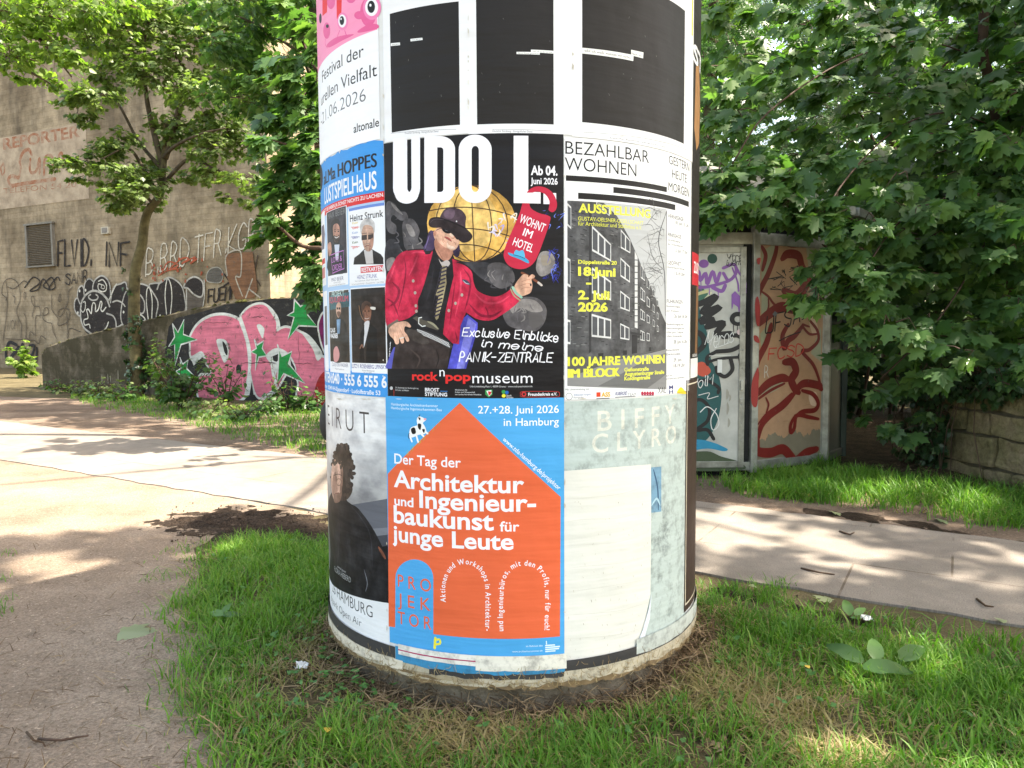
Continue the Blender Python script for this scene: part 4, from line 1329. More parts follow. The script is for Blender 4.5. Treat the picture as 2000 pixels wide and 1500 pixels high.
c.part('black_bar', 0)
c.sheet(u0, u1 + 0.01, z0 - 0.020, z0, ink(52, 52, 54, 'old'))
c.part('blank_sheet', 0, label='blank cream paper sheet curling at its lower right corner')
c.k += 20
bsheet = []
for t in range(13): bsheet.append((40 + 400 * t / 12, 346 - 31 * t / 12))
c.poly([(40, 346)] + bsheet[1:] + [(441, 560), (438, 900), (410, 1040), (352, 1172), (250, 1198), (120, 1222), (40, 1236)], ink(224, 222, 214))
for k in range(7):
    rr = random.Random(k)
    y = 470 + k * 105
    c.stroke([(50, y), (150, y - 8 + rr.uniform(-6, 6)), (300, y - 26 + rr.uniform(-10, 10)), (432, y - 60)], rr.uniform(2, 4), ink(214, 211, 202), taper=0.9)
c.part('curled_corner', 0)
c.k += 150
c.poly([(440, 896), (432, 1010), (412, 1080), (405, 1160), (356, 1166), (400, 1060), (428, 960)], ink(222, 228, 236))
c.part('dirt_specks', 0)
br_ = ink(120, 100, 76)
for q in range(90):
    rr = random.Random(900 + q)
    x, y = rr.uniform(55, 430), 380 + 840 * rr.random() ** 0.7
    if x > 400 and y > 1000: continue
    c.stroke([(x, y), (x + rr.uniform(-3, 3), y + rr.uniform(3, 10))], rr.uniform(0.7, 1.6), rr.choice([br_, ink(176, 166, 144), ink(190, 182, 164)]), smooth=False, keep=(q % 20 != 0))
c.pieces[-1]['stuff'] = True
for o in c.finish():
    if o.name.startswith('dirt_specks'): o['kind'] = 'stuff'

# right edge: dark posters going round the column
c = CylCanvas(0.0022)
c.part('musical_poster', label='black poster with a white capital and a red band, seen edge-on at the right side')
u0 = u_at(1349.5, 500)
c.sheet(u0, u0 + 0.594, cyl_uz(1352, 740)[1], Z_TOP, ink(40, 34, 31))
c.sheet(u_at(1350, 60) + 0.0, u_at(1350, 60) + 0.012, cyl_uz(1351, 70)[1], Z_TOP, ink(214, 214, 60))
c.part('printed_face', 0)
c.zoom = (0, 0, 1)
c.poly([(1358, 130), (1364, 128), (1366, 200), (1364, 280), (1359, 294), (1355, 250)], ink(176, 130, 84))
c.stroke([(1359, 150), (1362, 200), (1360, 260)], 1.5, ink(90, 60, 40))
c.poly([(1359, 560), (1363, 558), (1360, 690), (1356, 690)], ink(130, 96, 66))
c.part('red_band', 0)
c.sheet(u_at(1350, 520) + 0.002, u_at(1350, 520) + 0.5, cyl_uz(1352, 556)[1], cyl_uz(1352, 492)[1], ink(190, 42, 54))
c.part('lettering', 0)
c.text('ST', 1353, 1370, 118, 36, W_, 0.03)
c.text('ZUSATZ', 1354, 1364, 532, 22, W_, 0.02)
c.text('tickets', 1351, 1360, 697, 7, ink(200, 200, 200), 0.02)
c.part('white_band', 0)
c.sheet(u0, u0 + 0.5, cyl_uz(1352, 738)[1], cyl_uz(1352, 700)[1], ink(228, 228, 226))
c.finish()
c = CylCanvas(0.0016)
c.part('brown_poster', label='dark brown poster with a thin cream border line, below the red-banded one')
u0 = u_at(1337, 980)
c.sheet(u0, u0 + 0.594, cyl_uz(1340, 1192)[1], cyl_uz(1344, 742)[1], ink(66, 52, 46))
c.part('border_line', 0)
a, b = cyl_uz(1341, 1176)[1], cyl_uz(1344, 752)[1]
c.sheet(u0 + 0.012, u0 + 0.018, a, b, ink(214, 204, 182))
c.sheet(u0 + 0.012, u0 + 0.56, a - 0.006, a, ink(214, 204, 182))
c.sheet(u0 + 0.012, u0 + 0.56, b, b + 0.005, ink(214, 204, 182))
c.finish()

# torn slivers of older white paper showing along the sheet edges
c = CylCanvas(0.0042)
c.part('torn_slivers'); c.pieces[-1]['stuff'] = True
rr = random.Random(77)
for k in range(46):
    x, y, vert = rr.choice([(750, rr.uniform(20, 760), 1), (1101, rr.uniform(280, 770), 1), (757, rr.uniform(800, 1260), 1), (1102, rr.uniform(800, 1270), 1), (rr.uniform(760, 1090), 779, 0), (rr.uniform(1110, 1330), 266, 0), (915, rr.uniform(20, 250), 1), (1118, rr.uniform(20, 255), 1), (rr.uniform(650, 745), 779, 0), (rr.uniform(1110, 1330), 778, 0)])
    L = rr.uniform(3, 16); w_ = rr.uniform(.5, 2.2)
    if vert: pts = [(x - w_ * rr.random(), y), (x + w_, y + L * .4), (x + w_ * .4, y + L), (x - w_ * .6, y + L * .7)]
    else: pts = [(x, y - w_ * rr.random()), (x + L * .4, y + w_), (x + L, y + w_ * .4), (x + L * .7, y - w_ * .6)]
    c.poly(pts, rr.choice([ink(232, 230, 224), ink(206, 200, 188), ink(188, 180, 164)]))
c.finish()

# ragged paper edge at the foot: many glued layers
c = CylCanvas(0.004, 0.00050)
def ragged(u0, u1, z0, z1, mat, jag, seed, gapk=1):
    rr = random.Random(seed)
    low, x = [], u0
    while x < u1:
        low.append((x, z0 + rr.uniform(-jag, jag)))
        x += rr.uniform(0.006, 0.05)
    low.append((u1, z0 + rr.uniform(-jag, jag)))
    top = [(u1 - (u1 - u0) * k / 30, z1) for k in range(31)]
    c.poly2(low + top, mat)
c.part('paper_layers', label='ragged dirty white edge of many pasted paper layers')
dirty = ink(190, 180, 158, 'old'); brownp = ink(128, 108, 80, 'old'); darkp = ink(62, 60, 60, 'old'); bluep = ink(60, 136, 180, 'old')
zr = Z_RIM
U = lambda x, y=1290: cyl_uz(x, y)[0]
ragged(U_LEFT, U_RIGHT, zr - 0.012, zr + 0.05, brownp, 0.009, 1, 4)
ragged(U_LEFT, U_RIGHT, zr + 0.000, zr + 0.07, dirty, 0.008, 2, 6)
for k_ in range(14):
    rq = random.Random(70 + k_); ua = rq.uniform(-1.1, .9); ub = ua + rq.uniform(.12, .5); zq = zr + rq.uniform(.004, .03)
    ragged(ua, ub, zq, zq + rq.uniform(.012, .03), rq.choice([dirty, brownp, ink(204, 196, 178, 'old'), ink(170, 156, 130, 'old')]), .006, 80 + k_, 2)
c.part('paper_layers')
ragged(U(640), U(900), zr + 0.018, zr + 0.085, dirty, 0.005, 3, 4)
ragged(U(840), U_RIGHT, zr + 0.020, zr + 0.075, darkp, 0.004, 4, 2)
ragged(U(1100), U_RIGHT, zr + 0.012, zr + 0.04, dirty, 0.006, 14, 3)
ragged(U(776), U(1102), zr + 0.038, zr + 0.09, bluep, 0.003, 5, 2)
ragged(U(1240), U_RIGHT, zr + 0.045, zr + 0.10, ink(190, 196, 190, 'old'), 0.003, 6, 2)
ragged(U_LEFT, U(775), zr + 0.045, zr + 0.085, darkp, 0.002, 7, 2)
ragged(U(640), U(790), zr + 0.012, zr + 0.044, ink(216, 206, 188, 'old'), 0.006, 8, 3)
ragged(U(930), U(1105), zr + 0.050, zr + 0.10, ink(224, 220, 208, 'old'), 0.002, 9, 2)
ragged(U(782), U(930), zr + 0.064, zr + 0.10, ink(226, 222, 214, 'old'), 0.001, 10, 1)
ragged(U(782), U(930), zr + 0.078, zr + 0.082, ink(170, 40, 90), 0.0006, 11, 1)
# dry clippings stuck to the rim
c.part('dry_clippings')
c.pieces[-1]['stuff'] = True
for q in range(760):
    rr = random.Random(2000 + q)
    u = rr.uniform(-1.1, 1.1); z = zr + abs(rr.gauss(0, 0.028)) - 0.016
    a = rr.uniform(-1.2, 1.2) + math.pi / 2
    L = rr.uniform(0.008, 0.03)
    c.stroke2([np.array([u, z]), np.array([u + L * math.cos(a) * 0.6, z + L * math.sin(a) * 0.5 - 0.004]), np.array([u + L * math.cos(a), z + L * math.sin(a) * 0.9])], 0.0014, ink(*rr.choice([(150, 128, 92), (120, 100, 70), (176, 158, 120)])), keep=True)
for o in c.finish():
    if o.name.startswith('dry_clippings'): o['kind'] = 'stuff'

# ================================================================== ground
def XY(x, y):
    p = ground(x, y)
    return (p.x, p.y)

def jitter_line(pts, amp, step, seed):
    """irregular outline through ground points (closed)"""
    rr = random.Random(seed)
    out = []
    n = len(pts)
    for i in range(n):
        a, b = np.array(pts[i]), np.array(pts[(i + 1) % n])
        L = np.linalg.norm(b - a)
        k = max(1, int(L / step))
        t = (b - a) / (L + 1e-9)
        nn = np.array([-t[1], t[0]])
        for j in range(k):
            p = a + (b - a) * j / k
            out.append(p + nn * rr.uniform(-amp, amp) * (0.3 if j == 0 else 1))
    return out

def sheet(name, pts, z, mat, label=None):
    tri = tessellate_polygon([[Vector((p[0], p[1], 0)) for p in pts]])
    tri = [t if (Vector(pts[t[1]]) - Vector(pts[t[0]])).cross(Vector(pts[t[2]]) - Vector(pts[t[0]])) > 0 else t[::-1] for t in tri]
    o = mesh_obj(name, [(p[0], p[1], z) for p in pts], tri, mat)
    return tag(o, kind='structure')

def soil_mat(name, c0, c1, c2, scale=2.0, speck=90.0, strength=0.6, dist=0.02):
    t = NT(name)
    co = t.coord()
    big = t.noise(co, scale, 6, 0.65)
    fine = t.noise(co, speck, 5, 0.75)
    mid = t.noise(co, speck * 0.25, 5, 0.7)
    base = t.ramp(big, [(0.30, c0), (0.52, c1), (0.72, c2)])
    sp = t.ramp(fine, [(0.36, 0.55), (0.55, 1.0), (0.70, 1.25)])
    base = t.mix(1.0, base, sp, 'MULTIPLY')
    peb = t.ramp(t.noise(co, speck * 0.6, 2, 0.5), [(0.66, 0.0), (0.70, 1.0)])
    base = t.mix(t.mix(0.5, (0, 0, 0), peb), base, tuple(min(1, x * 1.6) for x in c2))
    nb = t.bump(mid, strength, dist)
    nb = t.bump(fine, strength, dist * 0.3, nb)
    t.set(Base_Color=base, Roughness=0.95, Specular_IOR_Level=0.15, Normal=nb)
    return t.m

m_ground = soil_mat('woodland_soil', (0.065, 0.052, 0.028), (0.115, 0.095, 0.050), (0.165, 0.135, 0.078), 1.6)
m_dirt = soil_mat('trodden_dirt', (0.185, 0.138, 0.10), (0.285, 0.22, 0.165), (0.375, 0.30, 0.23), 1.1, 110)
m_strip = soil_mat('edge_soil', (0.045, 0.031, 0.022), (0.085, 0.06, 0.042), (0.14, 0.10, 0.073), 4.0, 60, 1.0, 0.05)
m_dark = soil_mat('dark_loose_soil', (0.05, 0.035, 0.026), (0.09, 0.064, 0.047), (0.15, 0.11, 0.083), 4.0, 60, 1.0, 0.05)
sheet('ground', [(-130, -60), (130, -60), (130, 160), (-130, 160)], 0.0, m_ground)

# trodden dirt path from the lower left up to the paved way
sheet('dirt_path', jitter_line([XY(560, 1700), XY(470, 1500), XY(430, 1400), XY(405, 1300), XY(392, 1160), XY(378, 1072), XY(470, 1030), XY(640, 1005), XY(300, 945), XY(0, 897), (-9, 9.2), (-14, 12), (-16, 8), (-9, 2), (-6, -4), (-0.6, -4)], 0.03, 0.12, 2), 0.004, m_dirt)

# paved way, crossing behind the column
PD = Vector((0.857, -0.515)); PN = Vector((0.515, 0.857))
def pv(s, n): return (PD.x * s + PN.x * n, PD.y * s + PN.y * n)
t = NT('worn_paving')
co = t.coord('UV')
n1 = t.noise(co, 1.2, 6); n2 = t.noise(co, 150, 3, 0.7); n3 = t.noise(co, 9, 6, 0.7)
base = t.ramp(n1, [(0.3, (0.21, 0.182, 0.155)), (0.7, (0.30, 0.262, 0.225))])
base = t.mix(1.0, base, t.ramp(n2, [(0.34, 0.62), (0.52, 1.0), (0.7, 1.2)]), 'MULTIPLY')
base = t.mix(1.0, base, t.ramp(n3, [(0.3, 0.82), (0.6, 1.0)]), 'MULTIPLY')
bk = t.n('ShaderNodeTexBrick')
bk.inputs['Scale'].default_value = 1.0; bk.inputs['Brick Width'].default_value = 1.3; bk.inputs['Row Height'].default_value = 0.86; bk.inputs['Mortar Size'].default_value = 0.006; bk.offset = 0.35
bk.inputs['Color1'].default_value = (1, 1, 1, 1); bk.inputs['Color2'].default_value = (0.93, 0.93, 0.92, 1); bk.inputs['Mortar'].default_value = (0.45, 0.4, 0.34, 1)
t.l(co, bk.inputs['Vector'])
base = t.mix(t.ramp(t.noise(co, 1.7, 3), [(0.42, 0.0), (0.56, 0.9)]), base, t.mix(1.0, base, bk.outputs['Color'], 'MULTIPLY'))
nb = t.bump(n2, 0.35, 0.004); nb = t.bump(n3, 0.3, 0.01, nb)
t.set(Base_Color=base, Roughness=0.9, Specular_IOR_Level=0.2, Normal=nb)
m_pave = t.m
ps = [(-24, 3.74), (24, 3.74), (24, 5.2), (1.0, 5.2), (-2.0, 5.38), (-24, 5.6)]
ps = jitter_line([(a, b) for a, b in ps], 0.022, 0.16, 3)
Pp = [pv(a, b) for a, b in ps]; npv = len(Pp)
o = mesh_obj('footpath', [(p[0], p[1], 0.012) for p in Pp] + [(p[0], p[1], -0.05) for p in Pp], [tuple(range(npv))] + [(i, i + npv, (i + 1) % npv + npv, (i + 1) % npv) for i in range(npv)], m_pave, uv=[(a, b) for a, b in ps] * 2)
tag(o, kind='structure')
# far bank: trodden earth beyond the paving, and dark earth along its edges
sheet('earth_bank', jitter_line([pv(-24, 5.57), pv(-2.0, 5.36), pv(1.0, 5.18), pv(10, 5.18), pv(10, 5.62), pv(3.2, 5.66), pv(2.0, 5.9), pv(0.4, 6.1), pv(-2.4, 6.3), pv(-6, 7.6), pv(-9, 9.4), (-20, 19), (-30, 26), (-34, 20)], 0.05, 0.25, 5), 0.006, soil_mat('bare_earth', (0.10, 0.07, 0.05), (0.19, 0.14, 0.105), (0.28, 0.22, 0.17), 1.3, 80))
sheet('soil_strip', jitter_line([pv(0.5, 3.76), pv(12, 3.76), pv(12, 3.56), pv(1.6, 3.58), pv(0.9, 3.5), pv(0.4, 3.6)], 0.05, 0.05, 6), 0.008, m_strip)
sheet('soil_strip', jitter_line([pv(0.9, 5.16), pv(12, 5.16), pv(12, 5.45), pv(3.0, 5.50), pv(2.0, 5.48)], 0.06, 0.05, 8), 0.010, m_strip)
# leaf mould under the trees
sheet('leaf_mould', jitter_line([XY(1640, 905), XY(1760, 925), XY(1850, 935), XY(2000, 965), (7, 6.6), (9, 12), (3.4, 12), XY(1560, 880)], 0.06, 0.2, 9), 0.009, soil_mat('leaf_litter_soil', (0.05, 0.032, 0.02), (0.09, 0.058, 0.036), (0.15, 0.10, 0.065), 5, 45, 0.9, 0.04))

# churned soil beside the paved way: real relief
def relief(name, outline, h, mat, cell=0.02, seed=0, base=0.01, ragged_edge=True):
    xs = [p[0] for p in outline]; ys = [p[1] for p in outline]
    x0, x1, y0, y1 = min(xs) - .15, max(xs) + .15, min(ys) - .15, max(ys) + .15
    nx, ny = int((x1 - x0) / cell) + 1, int((y1 - y0) / cell) + 1
    O = np.array(outline)
    gx, gy = np.meshgrid(np.linspace(x0, x1, nx), np.linspace(y0, y1, ny))
    def inside(px, py):
        c = np.zeros(px.shape, bool)
        n = len(O)
        for i in range(n):
            a, b = O[i], O[(i + 1) % n]
            cond = ((a[1] > py) != (b[1] > py)) & (px < (b[0] - a[0]) * (py - a[1]) / (b[1] - a[1] + 1e-12) + a[0])
            c ^= cond
        return c
    d = np.full(gx.shape, 9.0)
    for i in range(len(O)):
        a, b = O[i], O[(i + 1) % len(O)]
        ab = b - a
        tt = np.clip(((gx - a[0]) * ab[0] + (gy - a[1]) * ab[1]) / (ab @ ab + 1e-12), 0, 1)
        d = np.minimum(d, np.hypot(gx - a[0] - tt * ab[0], gy - a[1] - tt * ab[1]))
    ins = inside(gx, gy) if not ragged_edge else None
    if ragged_edge:
        from mathutils import noise as N
        wob = np.array([[N.noise(Vector((gx[j, i] * 7, gy[j, i] * 7, seed))) * .17 + N.noise(Vector((gx[j, i] * 22, gy[j, i] * 22, seed))) * .05 for i in range(nx)] for j in range(ny)])
        i0 = inside(gx, gy)
        sd = np.where(i0, d, -d) + wob
        ins = sd > 0
        d = np.abs(sd)
    edge = np.clip(d / 0.12, 0, 1)
    from mathutils import noise as N
    z = np.zeros(gx.shape)
    for j in range(ny):
        for i in range(nx):
            if ins[j, i]:
                v = N.noise(Vector((gx[j, i] * 9 + seed, gy[j, i] * 9, 0))) * 0.5 + N.noise(Vector((gx[j, i] * 28, gy[j, i] * 28, 3))) * 0.38 + N.noise(Vector((gx[j, i] * 70, gy[j, i] * 70, 7))) * 0.2
                z[j, i] = base + max(-.2, 0.35 + v) * h * edge[j, i] - 0.012 * (1 - edge[j, i])
            else:
                z[j, i] = -0.03
    V = [(gx[j, i], gy[j, i], z[j, i]) for j in range(ny) for i in range(nx)]
    Fc = [(j * nx + i, j * nx + i + 1, (j + 1) * nx + i + 1, (j + 1) * nx + i) for j in range(ny - 1) for i in range(nx - 1) if ins[j:j + 2, i:i + 2].any()]
    return tag(mesh_obj(name, V, Fc, mat, smooth=True), kind='structure')
relief('loose_soil', [XY(265, 1026), XY(370, 1003), XY(470, 990), XY(560, 998), XY(660, 1016), XY(720, 1085), XY(600, 1078), XY(480, 1064), XY(360, 1050)], 0.022, m_dark, 0.016, 1, 0.003)
relief('loose_soil', [XY(215, 1030), XY(330, 996), XY(470, 982), XY(660, 1006), XY(730, 1090), XY(600, 1086), XY(480, 1074), XY(340, 1064)], 0.006, m_strip, 0.02, 6, 0.0015)
relief('soil_strip', [XY(1350, 1118), XY(1450, 1152), XY(1600, 1186), XY(1760, 1226), XY(1700, 1236), XY(1560, 1206), XY(1440, 1176), XY(1350, 1160)], 0.02, m_strip, 0.018, 2, 0.006)
relief('soil_strip', [XY(1540, 985), XY(1700, 1000), XY(1900, 1035), XY(2050, 1060), XY(2050, 1085), XY(1900, 1064), XY(1720, 1032), XY(1560, 1012)], 0.008, m_strip, 0.025, 3, 0.006)

# ================================================================== concrete building on the left
def plane_canvas(root, p0, d, n, gap, start):
    p0, d, n = Vector(p0), Vector(d), Vector(n)
    def m2(x, y):
        r = ray(x, y)
        t_ = (p0 - EYE).dot(n) / r.dot(n)
        p = EYE + r * t_
        return ((p - p0).dot(d), p.z - p0.z)
    def m3(s, z, h):
        q = p0 + d * s + n * h
        return (q.x, q.y, p0.z + z)
    class PC(Canvas):
        def face_n(self, c): return tuple(n)
    return PC(root, m2, m3, gap=gap, start=start, nrm=lambda u, z: tuple(n)), m2

def concrete_mat(name, tint_a, tint_b, board=0.27, stain=1.0, moss=0.0, sx=1.0):
    t = NT(name)
    co = t.coord('UV')
    n1 = t.noise(co, 0.35, 6, 0.62)
    n2 = t.noise(co, 2.6, 8, 0.7)
    base = t.ramp(n1, [(0.36, tint_a), (0.62, tint_b)])
    base = t.mix(1.0, base, t.ramp(n2, [(0.3, 0.62), (0.60, 1.12)]), 'MULTIPLY')
    bk = t.n('ShaderNodeTexBrick')
    bk.inputs['Scale'].default_value = 1.0; bk.inputs['Brick Width'].default_value = 5.7; bk.inputs['Row Height'].default_value = board
    bk.inputs['Mortar Size'].default_value = 0.010; bk.inputs['Mortar Smooth'].default_value = 0.8; bk.inputs['Bias'].default_value = -0.2
    bk.inputs['Color1'].default_value = (1, 1, 1, 1); bk.inputs['Color2'].default_value = (0.80, 0.79, 0.76, 1); bk.inputs['Mortar'].default_value = (0.66, 0.61, 0.55, 1)
    wob = t.n('ShaderNodeVectorMath', operation='ADD')
    nw = t.n('ShaderNodeTexNoise'); nw.inputs['Scale'].default_value = 0.8
    t.l(co, nw.inputs['Vector'])
    sc = t.n('ShaderNodeVectorMath', operation='SCALE'); sc.inputs['Scale'].default_value = 0.05
    t.l(nw.outputs['Color'], sc.inputs[0]); t.l(co, wob.inputs[0]); t.l(sc.outputs[0], wob.inputs[1])
    t.l(wob.outputs[0], bk.inputs['Vector'])
    base = t.mix(0.85, base, t.mix(1.0, base, bk.outputs['Color'], 'MULTIPLY'))
    # run-down streaks and rust
    mp = t.n('ShaderNodeMapping'); mp.inputs['Scale'].default_value = (0.8 * sx, 0.10 * sx, 1)
    t.l(co, mp.inputs['Vector'])
    st = t.noise(mp.outputs['Vector'], 1.5, 6, 0.7)
    base = t.mix(t.ramp(st, [(0.50, 0.0), (0.72, 0.7 * stain)]), base, (0.07, 0.058, 0.045))
    mp2 = t.n('ShaderNodeMapping'); mp2.inputs['Scale'].default_value = (2.2, 0.3, 1); mp2.inputs['Location'].default_value = (3.3, 1.7, 0)
    t.l(co, mp2.inputs['Vector'])
    ru = t.noise(mp2.outputs['Vector'], 1.2, 5, 0.7)
    base = t.mix(t.ramp(ru, [(0.66, 0.0), (0.76, 0.55 * stain)]), base, (0.20, 0.085, 0.035))
    if moss:
        gm = t.noise(co, 1.4, 7, 0.7)
        base = t.mix(t.ramp(gm, [(0.36, 0.0), (0.52, moss)]), base, (0.042, 0.036, 0.018))
    pit = t.noise(co, 16, 6, 0.75)
    nb = t.bump(bk.outputs['Fac'], -0.5, 0.02)
    nb = t.bump(pit, 0.45, 0.02, nb)
    t.set(Base_Color=base, Roughness=0.93, Specular_IOR_Level=0.15, Normal=nb)
    return t.m

BD = Vector((0.905, -0.425, 0)).normalized()
BN = Vector((-BD.y * -1, 0, 0))
BN = Vector((BD.y, -BD.x, 0))            # facing the camera side
if BN.y > 0: BN = -BN
B0 = ground(2, 718)
building = thing('concrete_building', 'tall windowless raw concrete building with board marks and old graffiti, far left', 'building', B0)
cv, bm2 = plane_canvas(building, B0, BD, BN, 0.0015, 0.012)
s_end = bm2(526, 500)[0]
s0, DEP, BH = -14.0, 16.0, 17.0
def bp(s, d, z): return B0 + BD * s - BN * d + Vector((0, 0, z))
V = [bp(s0, 0, -0.2), bp(s_end, 0, -0.2), bp(s_end, 0, BH), bp(s0, 0, BH), bp(s_end, DEP, -0.2), bp(s_end, DEP, BH), bp(s0, DEP, -0.2), bp(s0, DEP, BH)]
# separate corners for clean UVs
q = [[0, 1, 2, 3], [1, 4, 5, 2], [6, 0, 3, 7], [4, 6, 7, 5]]
uvs = [[(s0, 0), (s_end, 0), (s_end, BH), (s0, BH)], [(30, 0), (30 + DEP, 0), (30 + DEP, BH), (30, BH)], [(60, 0), (60 + DEP, 0), (60 + DEP, BH), (60, BH)], [(90, 0), (130, 0), (130, BH), (90, BH)]]
VV, FF, UU = [], [], []
for f, u in zip(q, uvs):
    b = len(VV); VV += [V[i] for i in f]; UU += u; FF.append(tuple(range(b, b + 4)))
b = len(VV); VV += [V[3], V[2], V[5], V[7]]; UU += [(0, 0), (20, 0), (20, 16), (0, 16)]; FF.append((b, b + 1, b + 2, b + 3))
m_bunker = concrete_mat('board_marked_concrete', (0.165, 0.128, 0.084), (0.40, 0.325, 0.225), 0.19)
mesh_obj('wall', VV, FF, m_bunker, building, uv=UU)
# louvred vent and little box
def wall_box(name, s, z, hw, hh, d0, d1, mat, parent, bevel=0.0):
    bm = bmesh.new()
    basis = Matrix((BD, -BN, Vector((0, 0, 1)))).transposed()
    add_box(bm, B0 + BD * s + BN * ((d0 + d1) / 2) + Vector((0, 0, z)), (hw, (d1 - d0) / 2, hh), bevel=bevel, basis=basis)
    return bm_obj(name, bm, mat, parent)
galv = simple_mat('galvanised_frame', (0.17, 0.155, 0.13), 0.6, 0.3, 6, 0.1)
vl, vb = bm2(57, 521); vr, vt = bm2(106, 436)
sm, zm, hw, hh = (vl + vr) / 2, (vb + vt) / 2, (vr - vl) / 2, (vt - vb) / 2
vent = wall_box('vent', sm, zm, hw * 0.93, hh * 0.93, -0.05, 0.03, simple_mat('vent_back', (0.03, 0.028, 0.026), 0.8), building)
for a in (-1, 1):
    wall_box('vent_frame', sm + a * hw * 0.95, zm, hw * 0.06, hh, 0.0, 0.11, galv, vent)
wall_box('vent_frame', sm, zm + hh * 1.03, hw * 1.06, hh * 0.04, 0.0, 0.13, galv, vent)
wall_box('vent_frame', sm, zm - hh * 1.03, hw * 1.06, hh * 0.035, 0.0, 0.12, galv, vent)
bm = bmesh.new()
for k in range(22):
    z = zm - hh * 0.93 + (k + 0.5) / 22 * hh * 1.86
    Mx = Matrix((BD, -BN, Vector((0, 0, 1)))).transposed() @ Matrix.Rotation(R_(-38), 3, 'X')
    add_box(bm, B0 + BD * sm + BN * 0.05 + Vector((0, 0, z)), (hw * 0.9, 0.035, 0.006), basis=Mx)
bm_obj('louvre', bm, simple_mat('louvre_metal', (0.19, 0.165, 0.13), 0.6, metal=0.2), vent)
bl_, bb_ = bm2(202, 458); br2, bt_ = bm2(216, 443)
jb = wall_box('wall_box', (bl_ + br2) / 2, (bb_ + bt_) / 2, (br2 - bl_) / 2, (bt_ - bb_) / 2, 0.0, 0.10, simple_mat('box_enamel', (0.42, 0.38, 0.30), 0.5), building, 0.008)
wall_box('box_face', (bl_ + br2) / 2, (bb_ + bt_) / 2, (br2 - bl_) * 0.36, (bt_ - bb_) * 0.36, 0.10, 0.106, simple_mat('box_face_grey', (0.17, 0.15, 0.13), 0.5), jb)

P_ = lambda r, g, b: ink(r, g, b, 'paint')
bk_, gy_, wh_ = P_(46, 42, 42), P_(176, 172, 164), P_(212, 208, 196)
# faded painted sign
m_sign = None
t = NT('faded_sign_paint')
co = t.coord()
nz = t.noise(co, 1.8, 7, 0.7)
t.set(Base_Color=t.ramp(nz, [(0.34, (0.25, 0.195, 0.14)), (0.6, (0.42, 0.34, 0.25))]), Roughness=0.9, Specular_IOR_Level=0.15, Normal=t.bump(t.noise(co, 10, 6), 0.4, 0.02))
m_sign = t.m
t = NT('faded_red_lettering')
co = t.coord()
nz = t.noise(co, 3.0, 8, 0.75)
t.set(Base_Color=t.ramp(nz, [(0.40, (0.34, 0.25, 0.18)), (0.60, (0.27, 0.105, 0.055))]), Roughness=0.9, Specular_IOR_Level=0.15)
m_sred = t.m
cv.part('faded_sign', label='pale painted panel with flaking brick-red lettering')
a0, a1 = bm2(168, 238), bm2(172, 388)
cv.sheet2 = None
cv.poly2([(a0[0] - 9, a1[1]), (a0[0], a1[1]), (a0[0], a0[1]), (a0[0] - 9, a0[1])], m_sign)
cv.part('sign_lettering', 0)
cv.zoom = (0, 220, 0.12)
cv.textline('REPORTER', (60, 600), (1310, 390), 190, m_sred, 0.03)
cv.stroke([(520, 680), (470, 600), (380, 650), (330, 780), (340, 900), (330, 1000), (300, 1060), (200, 1030), (140, 1090), (180, 1180), (260, 1180), (420, 1150), (700, 1110), (900, 1080)], 62, m_sred)
cv.stroke([(500, 760), (490, 900), (520, 980), (600, 940), (650, 740), (650, 980)], 54, m_sred)
cv.stroke([(720, 1010), (740, 740), (830, 700), (860, 760), (860, 960)], 54, m_sred)
cv.stroke([(960, 940), (960, 720), (1010, 660), (1040, 800)], 50, m_sred)
cv.stroke([(60, 820), (20, 900), (40, 1010), (80, 960), (70, 840)], 34, m_sred)
cv.textline('TELEFON 54 20', (60, 1320), (1250, 1210), 90, m_sred, 0.0)
cv.finish()
# graffiti, lowest layers first
cv, _ = plane_canvas(building, B0, BD, BN, 0.0015, 0.03)
gid = cv.part('bubble_graffiti', label='black bubble graffiti outlined in silver, with a round scribbled head')
cv.zoom = (140, 520, 0.14)
k_ = P_(44, 38, 36)
def outl(pts, w, m, closed=True): cv.stroke(pts, w, m, closed=closed)
for pts in ([(48, 540), (60, 470), (95, 450), (140, 540), (140, 690), (90, 670), (55, 610)], [(92, 400), (110, 310), (160, 275), (190, 360), (180, 440), (140, 530), (105, 470)],
            [(185, 330), (200, 230), (255, 175), (310, 210), (330, 250), (310, 340), (230, 390), (190, 400)], [(315, 340), (330, 210), (420, 135), (500, 170), (545, 260), (555, 420), (530, 470), (440, 380)],
            [(560, 480), (600, 300), (690, 250), (780, 260), (780, 700), (640, 850), (560, 700)], [(760, 380), (900, 260), (1000, 250), (1110, 300), (1200, 420), (1220, 560), (1215, 720), (1000, 800), (780, 860), (700, 700)],
            [(1100, 280), (1160, 240), (1260, 230), (1360, 160), (1460, 190), (1550, 280), (1590, 420), (1590, 640), (1350, 700), (1200, 720), (1220, 500)]):
    cv.blob(pts, k_); outl(pts, 22, gy_)
cv.blob([(140, 620), (150, 500), (210, 400), (310, 350), (420, 380), (510, 470), (590, 560), (640, 700), (640, 860), (480, 930), (260, 950), (180, 860), (145, 740)], k_)
cv.stroke([(300, 950), (190, 860), (145, 740), (140, 610), (160, 490), (220, 395), (310, 345), (410, 365), (500, 450), (545, 560)], 30, gy_)
